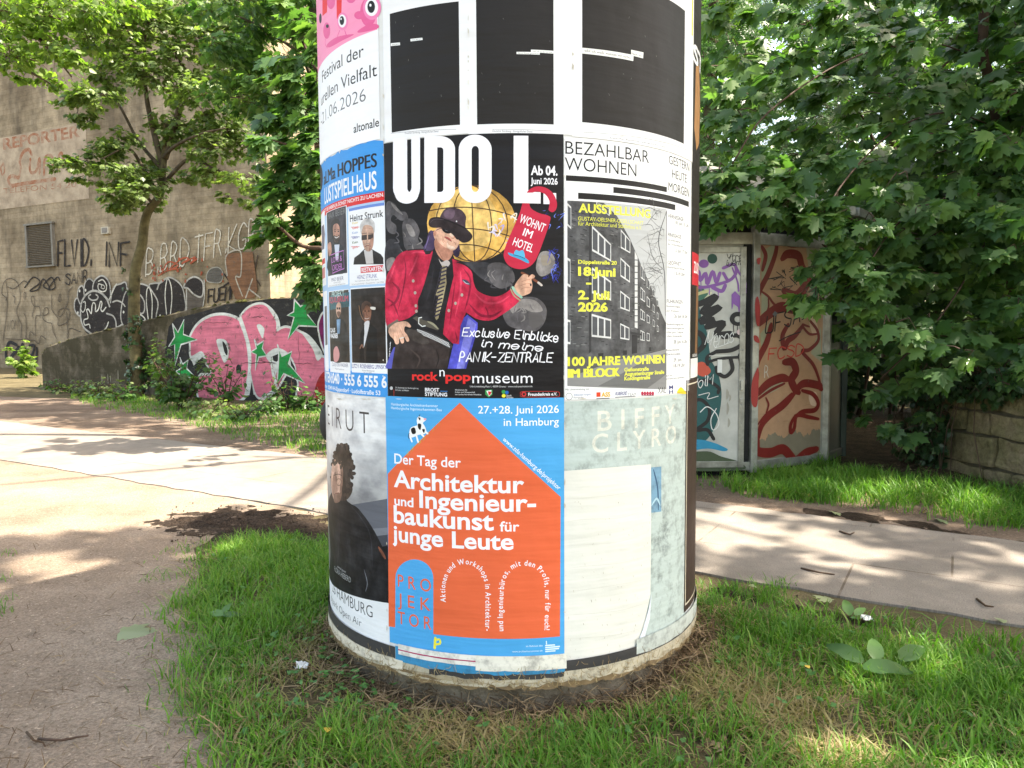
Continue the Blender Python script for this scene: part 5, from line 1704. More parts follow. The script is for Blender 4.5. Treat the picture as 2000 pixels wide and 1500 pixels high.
for pts, w in (([(440, 260), (390, 250), (390, 320), (440, 355), (495, 335), (500, 260), (450, 190), (390, 210)], 18), ([(430, 285), (450, 260), (480, 290), (460, 315), (425, 300)], 12), ([(280, 395), (250, 430), (300, 475), (365, 465), (385, 425), (355, 395)], 22),
               ([(180, 500), (205, 500), (205, 590), (175, 640), (145, 610)], 16), ([(225, 610), (250, 600), (290, 660), (300, 560), (320, 510), (350, 540), (350, 630), (390, 600), (420, 495), (440, 520), (425, 600), (450, 630), (495, 575)], 20), ([(225, 610), (245, 720), (190, 750), (200, 820), (260, 810), (275, 860)], 18),
               ([(505, 660), (590, 690), (630, 760), (640, 850)], 24), ([(530, 780), (510, 840), (475, 890)], 20), ([(590, 500), (650, 480), (720, 510), (760, 560)], 22), ([(1085, 740), (1060, 500), (1070, 320), (1110, 320), (1140, 480), (1135, 730)], 18), ([(930, 430), (970, 400), (1030, 500), (1030, 620), (990, 660), (920, 630)], 24), ([(930, 650), (1010, 700), (1040, 750), (980, 775)], 20),
               ([(1340, 670), (1320, 400), (1350, 180), (1400, 260), (1415, 450), (1395, 660)], 18), ([(540, 470), (600, 330), (640, 250)], 20), ([(1210, 320), (1250, 230), (1360, 160)], 26)):
    cv.stroke(pts, w, wh_ if w < 22 else gy_)
for x, y in ((127, 345), (210, 335), (97, 648), (1250, 690), (740, 640)): cv.ellipse(x, y, 11, 20, wh_)
pts = [(1580, 290), (1640, 190), (1740, 150), (1840, 220), (1850, 380), (1810, 430), (1720, 390), (1640, 310)]
cv.blob(pts, k_); outl(pts, 24, gy_)
cv.poly([(1620, 340), (1720, 420), (1810, 450), (1850, 420), (1860, 560), (1620, 620)], P_(92, 84, 76)); cv.stroke([(1620, 330), (1620, 620)], 24, gy_); cv.stroke([(1865, 200), (1870, 400), (1850, 560)], 18, gy_)
pts = [(1895, 200), (1900, 100), (1960, 30), (2060, 20), (2120, 100), (2090, 220), (1980, 230)]
cv.blob(pts, P_(96, 92, 86)); outl(pts, 14, P_(160, 156, 146))
cv.zoom = (0, 380, 0.33)
cv.part('black_tag')
for txt, a, b, cap, w in (('FLVID.', (345, 425), (545, 420), 150, 13), ('INF', (608, 420), (768, 420), 135, 13), ('SANR', (392, 535), (525, 515), 65, 7)):
    cv.hand(txt, a, b, cap, w, k_, 0.05, 0.25, len(txt))
cv.stroke([(150, 550), (200, 490), (240, 520), (180, 570), (230, 560), (260, 500), (300, 560), (260, 540), (310, 490), (330, 550), (290, 560), (340, 490), (360, 510)], 8, k_)
cv.stroke([(1330, 470), (1380, 540)], 10, k_); cv.stroke([(1395, 500), (1330, 540)], 10, k_, smooth=False); cv.ellipse(1372, 515, 14, 20, k_)
cv.hand('FUEMM', (1235, 640), (1400, 612), 75, 11, k_, 0.1, 0.3, 8)
cv.stroke([(1480, 350), (1500, 420), (1470, 500), (1510, 560), (1480, 600)], 11, P_(70, 56, 48)); cv.stroke([(1530, 360), (1510, 470), (1545, 540)], 8, P_(70, 56, 48))
cv.part('white_tag')
cv.hand('B.BRD.TFR.KGR', (868, 478), (1520, 300), 150, 8, P_(206, 198, 182), 0.1, 0.25, 4)
cv.part('red_scrawl')
r1 = P_(168, 84, 56)
cv.stroke([(960, 470), (1000, 400), (1060, 420), (1010, 440), (1080, 380), (1120, 380), (1080, 410), (1160, 370), (1130, 410), (1170, 380)], 9, r1)
cv.stroke([(940, 480), (1000, 450), (1060, 440)], 7, r1)
rr = random.Random(12)
for q_ in range(26):
    cv.ellipse(rr.uniform(900, 1330), rr.uniform(380, 520), rr.uniform(3, 9), rr.uniform(5, 13), r1, n=8, keep=q_ > 0)
cv.part('brown_patch')
cv.poly([(1340, 350), (1500, 340), (1530, 560), (1510, 612), (1400, 620), (1345, 480)], P_(128, 92, 66))
cv.stroke([(1350, 480), (1340, 380), (1370, 340), (1430, 340), (1430, 480), (1400, 490), (1440, 600)], 9, P_(178, 170, 156)); cv.stroke([(1480, 560), (1545, 610)], 9, P_(178, 170, 156)); cv.stroke([(1460, 610), (1500, 500)], 9, P_(178, 170, 156))
cv.zoom = (0, 520, 0.16)
cv.part('line_scribble')
lk = P_(88, 78, 68)
for pts in ([(45, 900), (90, 560), (90, 400), (30, 330), (60, 190), (140, 150), (220, 200), (250, 300), (250, 420), (210, 540), (240, 650), (270, 720), (265, 870)], [(80, 180), (100, 340), (80, 420)], [(100, 250), (170, 275), (240, 230), (300, 180), (340, 200)],
            [(300, 575), (325, 640), (325, 850), (290, 890), (80, 885)], [(320, 850), (360, 910), (420, 900), (480, 945), (510, 850), (570, 890)], [(440, 840), (445, 620), (500, 600), (490, 500), (420, 480), (390, 390), (420, 370), (430, 480), (400, 620)], [(520, 560), (540, 650), (600, 690), (640, 700), (660, 800), (700, 880)],
            [(640, 350), (640, 500), (660, 560), (720, 640), (720, 720), (830, 680), (860, 560), (800, 510), (730, 540), (720, 600), (760, 600), (840, 420), (840, 320), (900, 250)], [(540, 610), (550, 520), (590, 510), (600, 570), (540, 610)], [(360, 900), (380, 800), (430, 840)], [(840, 870), (860, 760), (990, 800)], [(720, 420), (740, 340), (745, 430), (720, 420)], [(300, 390), (305, 320), (325, 340), (315, 410)], [(165, 360), (190, 380), (185, 450)], [(830, 880), (835, 700), (820, 560)]):
    cv.stroke(pts, 9, lk)
cv.hand('NOM', (95, 775), (230, 770), 110, 6, lk, 0.1, 0.3, 6)
cv.zoom = (0, 520, 0.16)
sp = P_(46, 44, 44)
for pts, w in (([(90, 1170), (80, 1060), (120, 930), (210, 960)], 40), ([(90, 1180), (180, 1060), (240, 990)], 44), ([(280, 950), (260, 1040), (330, 1060), (290, 950)], 34), ([(370, 970), (430, 970), (400, 1080), (360, 1090)], 34), ([(460, 1000), (450, 1160)], 34)):
    cv.stroke(pts, w, sp)
cv.finish()

# ================================================================== sloping wall with the pink letters
A = ground(80, 757); Bq = ground(640, 792)
WD = (Bq - A); WD.z = 0; WL = WD.length; WD.normalize()
WN = Vector((WD.y, -WD.x, 0))
if WN.y > 0: WN = -WN
lowwall = thing('retaining_wall', 'low mossy sloping concrete wall painted with pink letters and green stars', 'wall', A)
cw_, wm2 = plane_canvas(lowwall, A, WD, WN, 0.0012, 0.008)
tops = [wm2(x, y) for x, y in ((81, 692), (90, 677), (120, 667), (155, 656), (238, 636), (356, 607), (445, 590), (528, 583), (627, 580), (700, 580))]
tops = tops + [(tops[-1][0] + 4, tops[-1][1] + 0.02)]
def wp(s, z, d): return A + WD * s - WN * d + Vector((0, 0, z))
V, Fc, UV_ = [], [], []
TH = 0.5
for s, z in tops:
    V += [wp(s, -0.3, 0), wp(s, z - 0.03, 0), wp(s, z, 0.03), wp(s, z, TH - 0.03), wp(s, z - 0.03, TH), wp(s, -0.3, TH)]
    UV_ += [(s, -0.3), (s, z - 0.03), (s, z), (s, z + TH), (s, z + TH + 0.1), (s + 20, -0.3)]
for i in range(len(tops) - 1):
    for j in range(5):
        Fc.append((i * 6 + j, (i + 1) * 6 + j, (i + 1) * 6 + j + 1, i * 6 + j + 1))
Fc.append((0, 1, 2, 3, 4, 5)); e = (len(tops) - 1) * 6; Fc.append((e + 5, e + 4, e + 3, e + 2, e + 1, e))
m_low = concrete_mat('mossy_concrete', (0.15, 0.12, 0.085), (0.25, 0.21, 0.16), 0.3, 1.15, 0.85, 4.0)
mesh_obj('wall', V, Fc, m_low, lowwall, uv=UV_)
# moss cushion along the coping
t = NT('moss')
co = t.coord()
t.set(Base_Color=t.ramp(t.noise(co, 9, 6, 0.7), [(0.35, (0.03, 0.028, 0.012)), (0.65, (0.085, 0.085, 0.025))]), Roughness=1.0, Specular_IOR_Level=0.05, Normal=t.bump(t.noise(co, 40, 5), 1.0, 0.03))
m_moss = t.m
rr = random.Random(4)
V, Fc = [], []
for i in range(140):
    k = rr.uniform(0.3, len(tops) - 2.01); i0 = int(k); f = k - i0
    s = tops[i0][0] * (1 - f) + tops[i0 + 1][0] * f; z = tops[i0][1] * (1 - f) + tops[i0 + 1][1] * f
    c0 = wp(s, z, rr.uniform(0.0, 0.3)); r = rr.uniform(0.06, 0.22)
    b = len(V); n = 8
    V.append(c0 + Vector((0, 0, rr.uniform(0.012, 0.035))))
    for a in range(n):
        an = 2 * math.pi * a / n; q_ = r * rr.uniform(0.7, 1.2)
        V.append(c0 + WD * (q_ * math.cos(an)) - WN * (q_ * 0.35 * math.sin(an)) - Vector((0, 0, 0.02)))
    for a in range(n): Fc.append((b, b + 1 + a, b + 1 + (a + 1) % n))
mesh_obj('moss', V, Fc, m_moss, lowwall, smooth=True)
# the painted piece
cw_.zoom = (320, 570, 0.17)
kp, wp_, pk_, gn_ = P_(46, 44, 44), P_(226, 226, 220), P_(226, 124, 146), P_(38, 152, 72)
cw_.part('black_backing')
cw_.poly([(60, 400), (150, 300), (420, 235), (700, 150), (1000, 110), (1230, 80), (1500, 75), (1840, 75), (2300, 75), (2300, 1400), (1500, 1400), (420, 1330), (150, 1240), (40, 900), (20, 680)], kp)
cw_.part('pink_lettering', label='fat pink bubble letters with white outline')
D_ = [(310, 500), (400, 360), (540, 275), (680, 255), (800, 280), (880, 330), (930, 460), (970, 640), (985, 860), (960, 1060), (930, 1220), (700, 1300), (415, 1240), (410, 970), (540, 940), (490, 820), (440, 700), (320, 750), (305, 620)]
O_ = [(880, 310), (960, 190), (1080, 135), (1180, 150), (1270, 250), (1330, 400), (1300, 440), (1400, 400), (1520, 430), (1640, 500), (1760, 620), (1830, 740), (2000, 800), (2050, 1400), (1560, 1300), (1545, 1030), (1430, 940), (1300, 1130), (1150, 1220), (1060, 1180), (1000, 940), (970, 640), (930, 480)]
for pts in (D_, O_):
    cw_.poly(catmull(pts, 4), pk_)
for pts, w in ((D_, 34), (O_, 30)): cw_.stroke(pts, w, wp_, closed=True)
cw_.blob([(880, 310), (900, 290), (1000, 620), (1010, 860), (985, 880), (960, 600)], wp_)
cw_.blob([(1180, 150), (1240, 180), (1320, 290), (1345, 420), (1300, 450), (1290, 330)], wp_)
cw_.blob([(1580, 450), (1680, 500), (1780, 620), (1830, 720), (1770, 790), (1720, 660), (1640, 540)], wp_)
cw_.poly([(300, 760), (440, 690), (470, 740), (400, 790), (350, 850), (330, 800)], wp_)
cw_.blob([(610, 570), (660, 540), (720, 560), (750, 640), (745, 760), (710, 810), (680, 780)], wp_)
cw_.blob([(680, 570), (720, 610), (740, 680), (730, 730), (700, 680)], kp)
cw_.blob([(1075, 390), (1110, 372), (1160, 420), (1155, 490), (1140, 535), (1110, 480)], wp_)
cw_.poly(catmull([(1180, 740), (1240, 670), (1320, 645), (1420, 690), (1490, 780), (1530, 900), (1480, 920), (1320, 900), (1290, 1010), (1250, 960), (1230, 830)], 4), wp_)
cw_.poly([(1255, 740), (1325, 710), (1330, 780), (1300, 805), (1265, 790)], kp)
cw_.poly([(1460, 770), (1510, 860), (1520, 920), (1470, 860)], kp)
cw_.poly([(985, 860), (1055, 1180), (960, 1190), (930, 1200)], wp_); cw_.poly([(1018, 1030), (1040, 1190), (990, 1190)], kp)
cw_.stroke([(1300, 1020), (1260, 1150), (1150, 1220)], 60, wp_)
cw_.part('red_dot'); cw_.blob([(1740, 1180), (1760, 1050), (1830, 930), (1950, 880), (2200, 900), (2300, 1200), (2100, 1350), (1800, 1300)], P_(176, 44, 42))
cw_.part('purple_patch'); pts = [(1780, 420), (1800, 300), (1860, 220), (2000, 180), (2100, 500), (1900, 720), (1830, 640)]; cw_.blob(pts, P_(124, 30, 92)); cw_.stroke(pts, 26, wp_, closed=True)
for pts in ([(108, 370), (170, 465), (240, 318), (232, 488), (390, 548), (205, 606), (135, 850), (132, 605), (62, 630), (132, 520)],
            [(195, 760), (225, 830), (288, 785), (272, 880), (390, 1000), (270, 985), (215, 1010), (196, 950), (145, 915), (205, 880)],
            [(1050, 550), (1080, 610), (1155, 565), (1140, 650), (1190, 735), (1100, 750), (1060, 905), (1070, 720), (1010, 690), (1072, 650)],
            [(1315, 610), (1365, 740), (1480, 685), (1440, 820), (1630, 1050), (1385, 940), (1310, 1060), (1325, 830), (1330, 700)],
            [(1510, 90), (1580, 170), (1665, 100), (1650, 250), (1770, 400), (1560, 390), (1435, 545), (1505, 290), (1428, 270), (1500, 230)]):
    cw_.part('green_star')
    cw_.poly(pts, gn_); cw_.stroke(pts, 20, wp_, smooth=False, closed=True)
cw_.part('crack')
rr = random.Random(2)
for (x0, y0, x1, y1) in ((900, 820, 1300, 810), (1100, 790, 1310, 830), (1480, 815, 1720, 825), (470, 350, 800, 355), (1000, 290, 1160, 285), (1020, 180, 1150, 190), (1560, 480, 1566, 900)):
    x = 0.0
    n = 7
    pts = [(x0 + (x1 - x0) * i / n + rr.uniform(-8, 8), y0 + (y1 - y0) * i / n + rr.uniform(-9, 9)) for i in range(n + 1)]
    cw_.stroke(pts, rr.uniform(4, 8), P_(58, 44, 40), smooth=False, taper=0.7)
cw_.part('wall_vent_hole'); cw_.ellipse(866, 885, 30, 52, kp); cw_.ellipse(858, 878, 14, 30, P_(24, 22, 22))
cw_.part('white_drip')
cw_.zoom = (0, 380, 0.33)
for x in (605, 640, 655, 700, 770): cw_.stroke([(x, 1040 + (x % 7) * 8), (x + 2, 1120)], 7, P_(170, 160, 140), taper=0.5)
cw_.finish()

# ================================================================== tyre behind the column
tc = at_depth(661, 815, 8.2)
tyre = thing('wheel', 'black tyre standing in the grass, half hidden behind the left edge of the column', 'tyre', (tc.x, tc.y, 0))
V, Fc = [], []
RO, RI = 0.30, 0.095
yaw = R_(72)
ax_ = Vector((math.cos(yaw), math.sin(yaw), 0)); up_ = Vector((0, 0, 1)); nn_ = ax_.cross(up_)
ctr = Vector((tc.x, tc.y, 0.31))
NA, NB = 40, 12
for i in range(NA):
    a = 2 * math.pi * i / NA
    rad = ax_ * math.cos(a) + up_ * math.sin(a)
    for j in range(NB):
        b = 2 * math.pi * j / NB
        r = RI * (0.62 + (0.04 if (i % 2 and abs(b) < 1.2) else 0))
        V.append(ctr + rad * (RO - RI * 0.8 + r * math.cos(b)) + nn_ * (RI * math.sin(b)))
for i in range(NA):
    for j in range(NB):
        Fc.append((i * NB + j, ((i + 1) % NA) * NB + j, ((i + 1) % NA) * NB + (j + 1) % NB, i * NB + (j + 1) % NB))
mesh_obj('tyre', V, Fc, simple_mat('tyre_rubber', (0.022, 0.022, 0.023), 0.7), tyre, smooth=True)
V, Fc = [], []
for sgn in (-1, 1):
    b = len(V)
    for i in range(NA):
        a = 2 * math.pi * i / NA
        rad = ax_ * math.cos(a) + up_ * math.sin(a)
        V += [ctr + rad * 0.185 + nn_ * (0.05 * sgn), ctr + rad * 0.06 + nn_ * (0.02 * sgn)]
    for i in range(NA):
        i2 = (i + 1) % NA
        Fc.append((b + 2 * i, b + 2 * i2, b + 2 * i2 + 1, b + 2 * i + 1))
    Fc.append(tuple(b + 2 * i + 1 for i in range(NA)))
mesh_obj('rim', V, Fc, simple_mat('wheel_steel', (0.25, 0.25, 0.25), 0.4, metal=0.6), tyre)

# ================================================================== metal kiosk on the right
K1 = ground(1470, 931); K2 = ground(1612, 913); K3 = ground(1646, 898)
K0 = Vector((K1.x - 1.25, K1.y + 0.0, 0))
back = [Vector((K3.x + 0.05, K3.y + 1.1, 0)), Vector((K3.x - 0.7, K3.y + 1.9, 0)), Vector((K3.x - 2.0, K3.y + 1.9, 0)), Vector((K0.x - 0.6, K0.y + 1.3, 0)), Vector((K0.x - 0.55, K0.y + 0.6, 0))]
ring_ = [K0, K1, K2, K3] + back
HK = EYE.z + (655 - 462) / F * K1.y - 0.0
kiosk = thing('kiosk', 'many-sided metal kiosk covered in graffiti, half buried under maple branches', 'kiosk', ((K1 + back[2]) / 2).to_tuple())
KZ0 = 0.06
m_kmetal = simple_mat('weathered_aluminium', (0.36, 0.36, 0.32), 0.42, 0.35, 5, 0.12, 30, metal=0.35, col2=(0.2, 0.2, 0.175))
m_kframe = simple_mat('frame_aluminium', (0.34, 0.34, 0.30), 0.4, 0.3, 9, 0.1, 30, metal=0.5, col2=(0.18, 0.175, 0.15))
m_kdark = simple_mat('dark_gap', (0.012, 0.012, 0.012), 0.9, 0.2, 5, 0)  # near-black colour stands in for the shade inside the gaps
m_green = simple_mat('dark_green_panel', (0.02, 0.035, 0.028), 0.4, 0.4, 4, 0.1)
n = len(ring_)
cen = sum(ring_, Vector()) / n
def inset(p, d): 
    q_ = p - cen; return p - q_.normalized() * d
# dark inner core
V = [inset(p, 0.07) + Vector((0, 0, 0.0)) for p in ring_] + [inset(p, 0.07) + Vector((0, 0, HK + 0.14)) for p in ring_]
mesh_obj('core', V, [(i, (i + 1) % n, n + (i + 1) % n, n + i) for i in range(n)] + [tuple(range(n, 2 * n))], m_kdark, kiosk)
def side(i, name, mat, zlo=KZ0, zhi=HK, t0=0.0, t1=1.0, out=0.0, th=0.035):
    a, b = ring_[i], ring_[(i + 1) % n]
    d = (b - a).normalized(); nrm_ = Vector((d.y, -d.x, 0))
    if nrm_.dot(a - cen) < 0: nrm_ = -nrm_
    L = (b - a).length
    bm = bmesh.new()
    basis = Matrix((d, -nrm_, Vector((0, 0, 1)))).transposed()
    add_box(bm, a + d * (L * (t0 + t1) / 2) + nrm_ * (out - th / 2) + Vector((0, 0, (zlo + zhi) / 2)), (L * (t1 - t0) / 2, th / 2, (zhi - zlo) / 2), bevel=0.004, basis=basis)
    return bm_obj(name, bm, mat, kiosk), a, d, nrm_
for i in range(n):
    side(i, 'panel', (m_green if i == 2 else m_kmetal), 0.10, HK - 0.08, 0.03, 0.97, -0.012)
    side(i, 'bottom_rail', m_kframe if i < 2 else m_green, 0.055, 0.13, 0.022, 0.978, 0.004)
    side(i, 'top_rail', m_kframe if i < 2 else m_green, HK - 0.10, HK, 0.022, 0.978, 0.004)
for i in range(n):
    p = ring_[i]
    bm = bmesh.new()
    q_ = (p - cen).normalized()
    add_box(bm, p - q_ * 0.01 + Vector((0, 0, (HK + 0.16) / 2 + 0.01)), (0.03, 0.032, (HK + 0.10) / 2), math.atan2(q_.y, q_.x) - math.pi / 2, 0.005)
    bm_obj('corner_post', bm, m_kframe if i < 3 else m_green, kiosk)
# door on the front face
kd, km2 = plane_canvas(kiosk, K0, (K1 - K0).normalized(), Vector((0, -1, 0)) if abs((K1 - K0).y) < 1e-3 else Vector(((K1 - K0).normalized().y, -(K1 - K0).normalized().x, 0)), 0.0005, 0.004)
Lf = (K1 - K0).length
sdoor = km2(1454, 700)[0]
a_ = K0; d_ = (K1 - K0).normalized(); nf = Vector((d_.y, -d_.x, 0)); nf = nf if nf.y < 0 else -nf
def fbox(name, s0_, s1_, z0_, z1_, o0, o1, mat, parent, bev=0.004):
    bm = bmesh.new()
    add_box(bm, a_ + d_ * ((s0_ + s1_) / 2) + nf * ((o0 + o1) / 2) + Vector((0, 0, (z0_ + z1_) / 2)), ((s1_ - s0_) / 2, (o1 - o0) / 2, (z1_ - z0_) / 2), bevel=bev, basis=Matrix((d_, -nf, Vector((0, 0, 1)))).transposed())
    return bm_obj(name, bm, mat, parent)
zt_ = km2(1454, 482)[1]
m_rivet = simple_mat('rivet_steel', (0.3, 0.3, 0.28), 0.35, metal=0.7)
fbox('door_gap', sdoor - 0.02, sdoor + 0.045, 0.1, zt_ + 0.03, -0.008, 0.003, m_kdark, kiosk)
door = fbox('door', 0.08, sdoor, 0.085, zt_, -0.01, 0.012, simple_mat('door_sheet', (0.45, 0.45, 0.42), 0.38, 0.3, 4, 0.1, 20, metal=0.25), kiosk)
for s0_, s1_, z0_, z1_ in ((0.08, 0.12, 0.085, zt_), (sdoor - 0.05, sdoor, 0.085, zt_), (0.121, sdoor - 0.051, zt_ - 0.05, zt_), (0.121, sdoor - 0.051, 0.085, 0.14)):
    fbox('door_frame', s0_, s1_, z0_, z1_, 0.013, 0.022, m_kframe, door)
sl, zl = km2(1454, 750)
for k in range(3):
    fbox('hinge', 0.055, 0.085, 0.3 + k * 0.65, 0.42 + k * 0.65, 0.012, 0.03, m_rivet, door, 0.006)
bm = bmesh.new()
for k in range(12):
    for ss in (0.10, sdoor - 0.025):
        bmesh.ops.create_uvsphere(bm, u_segments=8, v_segments=5, radius=0.006, matrix=Matrix.Translation(a_ + d_ * ss + nf * 0.022 + Vector((0, 0, 0.16 + k * (zt_ - 0.25) / 11))))
rv = bm_obj('rivets', bm, m_rivet, door, True); rv['kind'] = 'stuff'
lc = fbox('lock', sdoor - 0.042, sdoor - 0.014, zl - 0.16, zl - 0.12, 0.022, 0.030, m_rivet, door, 0.004)
fbox('door_handle', sdoor - 0.04, sdoor - 0.015, zl - 0.05, zl + 0.03, 0.023, 0.04, m_kframe, door)
M_ = lambda r, g, b: ink(r, g, b, 'metalpaint')
kd2, _ = plane_canvas(door, K0, d_, nf, 0.0004, 0.0125)
kd2.zoom = (1360, 430, 0.3468)
kk_, pu_ = M_(26, 25, 28), M_(140, 88, 170)
kd2.part('teal_paint')
kd2.blob([(-80, 640), (0, 480), (30, 560), (60, 640), (80, 780), (120, 860), (140, 980), (120, 1120), (70, 1220), (20, 1250), (-80, 1260)], M_(30, 84, 84))
kd2.blob([(-80, 1240), (20, 1235), (90, 1250), (140, 1270), (175, 1290), (150, 1300), (60, 1285), (-80, 1300)], M_(44, 140, 176))
kd2.blob([(-60, 1320), (60, 1300), (140, 1330), (240, 1360), (255, 1405), (-60, 1405)], M_(70, 82, 58))
kd2.blob([(-80, 380), (0, 360), (50, 400), (70, 440), (0, 480), (-80, 500)], M_(60, 110, 90))
kd2.stroke([(-60, 470), (0, 420), (60, 400)], 18, M_(208, 204, 150)); kd2.stroke([(-40, 500), (20, 470), (80, 410)], 12, M_(216, 214, 180))
kd2.ellipse(88, 218, 28, 28, M_(28, 74, 62))
kd2.blob([(0, 810), (40, 800), (80, 850), (40, 880), (0, 860)], M_(196, 82, 60))
kd2.part('purple_tag')
kd2.ellipse(40, 246, 28, 24, pu_)
for pts, w in (([(-30, 330), (10, 290), (20, 340), (50, 300), (60, 360), (90, 290), (110, 350), (130, 300)], 20), ([(-20, 380), (60, 376), (160, 350), (200, 330)], 18), ([(150, 270), (210, 250), (220, 300), (180, 340), (150, 300)], 18), ([(220, 260), (240, 300), (270, 340), (274, 380)], 13), ([(200, 270), (230, 350), (235, 400)], 9), ([(90, 380), (140, 400), (160, 370)], 22), ([(24, 340), (24, 400)], 5), ([(70, 380), (72, 420)], 5), ([(120, 400), (122, 440)], 5), ([(276, 380), (277, 410)], 5)):
    kd2.stroke(pts, w, pu_)
kd2.poly([(195, 420), (215, 400), (245, 430), (242, 490), (238, 530), (232, 490), (205, 470), (200, 500), (196, 500)], pu_)
kd2.part('black_tag')
kd2.ring([(230 + 45 * math.cos(a), 556 + 40 * math.sin(a)) for a in [2 * math.pi * i / 24 for i in range(24)]], [(232 + 20 * math.cos(a), 558 + 17 * math.sin(a)) for a in [2 * math.pi * i / 24 for i in range(24)]], kk_)
for pts, w in (([(-60, 480), (20, 470), (110, 430), (30, 520), (130, 490), (20, 570), (90, 560), (60, 600)], 34), ([(60, 600), (150, 580), (110, 640), (190, 640)], 34), ([(150, 660), (230, 650), (260, 690), (200, 730), (110, 740)], 24), ([(110, 740), (60, 770), (60, 810)], 20), ([(250, 770), (130, 780), (60, 800)], 16), ([(190, 780), (200, 840), (160, 880), (120, 860), (110, 830)], 22), ([(240, 760), (255, 840), (272, 915)], 20), ([(-60, 1040), (20, 1010), (70, 1060), (60, 1130), (0, 1180), (60, 1180), (95, 1230)], 20), ([(-60, 940), (40, 900), (120, 940), (120, 970)], 18), ([(-60, 620), (20, 640), (40, 700), (-20, 760)], 30), ([(230, 590), (226, 640)], 4), ([(205, 580), (208, 630)], 4)):
    kd2.stroke(pts, w, kk_)
kd2.part('marker_tag')
kd2.hand('tres', (196, 232), (276, 226), 44, 4, kk_, 0.1, 0.2, 3); kd2.stroke([(170, 190), (180, 215), (195, 190), (185, 220)], 3, kk_); kd2.hand('iuem', (160, 262), (246, 252), 34, 3.5, kk_, 0.2, 0.3, 5)
ww_ = M_(226, 226, 222)
kd2.hand('Veros', (56, 722), (204, 690), 84, 4.5, ww_, 0.2, 0.3, 7); kd2.stroke([(45, 700), (70, 620), (60, 690), (110, 640)], 4, ww_); kd2.stroke([(100, 720), (160, 700), (205, 680)], 4, ww_)
kd2.stroke([(70, 764), (190, 760)], 3, ww_); kd2.hand('NoiM', (-30, 955), (90, 920), 55, 4.5, ww_, 0.1, 0.3, 9)
kd2.stroke([(20, 1080), (60, 1050), (110, 1090), (124, 1150), (90, 1180), (80, 1120), (110, 1060)], 5, ww_); kd2.stroke([(10, 985), (70, 972), (60, 1005), (120, 990)], 4, ww_)
kd2.rect(116, 142, 785, 858, ww_); kd2.blob([(226, 622), (255, 612), (262, 640), (232, 644)], M_(220, 196, 196))
kd2.part('grime')
for x, y, a, b in ((170, 980, 16, 30), (172, 1060, 14, 36), (178, 1140, 14, 26), (185, 1000, 10, 20)): kd2.stroke([(x, y - b), (x + 4, y), (x - 2, y + b)], a, M_(158, 154, 142), taper=.9)
kd2.finish()

# orange side panel
d1 = (K2 - K1).normalized(); n1_ = Vector((d1.y, -d1.x, 0)); n1_ = n1_ if n1_.dot(K1 - cen) > 0 else -n1_
kp2, pm2 = plane_canvas(kiosk, K1, d1, n1_, 0.0005, -0.011)
kp2.zoom = (1360, 430, 0.3468)
kp2.part('orange_graffiti', label='peach coloured graffiti with thick brick-red swirling outlines')
L1 = (K2 - K1).length
pe, rb = M_(176, 138, 106), M_(116, 34, 28)
kp2.poly2([(L1 * 0.06, 0.24), (L1 * 0.93, 0.24), (L1 * 0.93, HK - 0.10), (L1 * 0.06, HK - 0.10)], pe)
rq = random.Random(8)
kp2.poly2([(L1 * 0.05, 0.14), (L1 * 0.93, 0.14)] + [(L1 * (.93 - .87 * k / 90), 0.34 + rq.uniform(-.012, .012) + .025 * math.sin(k * .21) + .012 * math.sin(k * .7)) for k in range(91)], M_(128, 118, 98))
for k in range(16):
    x_ = L1 * rq.uniform(.08, .8); z_ = rq.uniform(.42, .75)
    kp2.stroke2([np.array([x_, z_]), np.array([x_ + rq.uniform(.03, .10), z_ + rq.uniform(-.004, .004)])], rq.uniform(.004, .012), M_(112, 84, 60), taper=.9)
for pts in ([(372, 150), (400, 160), (460, 120), (440, 230), (372, 380)], [(365, 640), (430, 560), (400, 680), (372, 740)], [(372, 400), (410, 430), (416, 500), (372, 560)], [(620, 120), (700, 120), (700, 520), (650, 540), (640, 300)], [(690, 640), (708, 600), (708, 800), (650, 750)], [(372, 940), (500, 905), (470, 950), (372, 1000)]):
    kp2.poly(pts, M_(156, 156, 128))
for pts in ([(640, 560), (670, 540), (690, 620), (660, 640)], [(640, 980), (680, 970), (690, 1040), (650, 1040)]): kp2.blob(pts, M_(206, 176, 150))
kp2.part('red_outline')
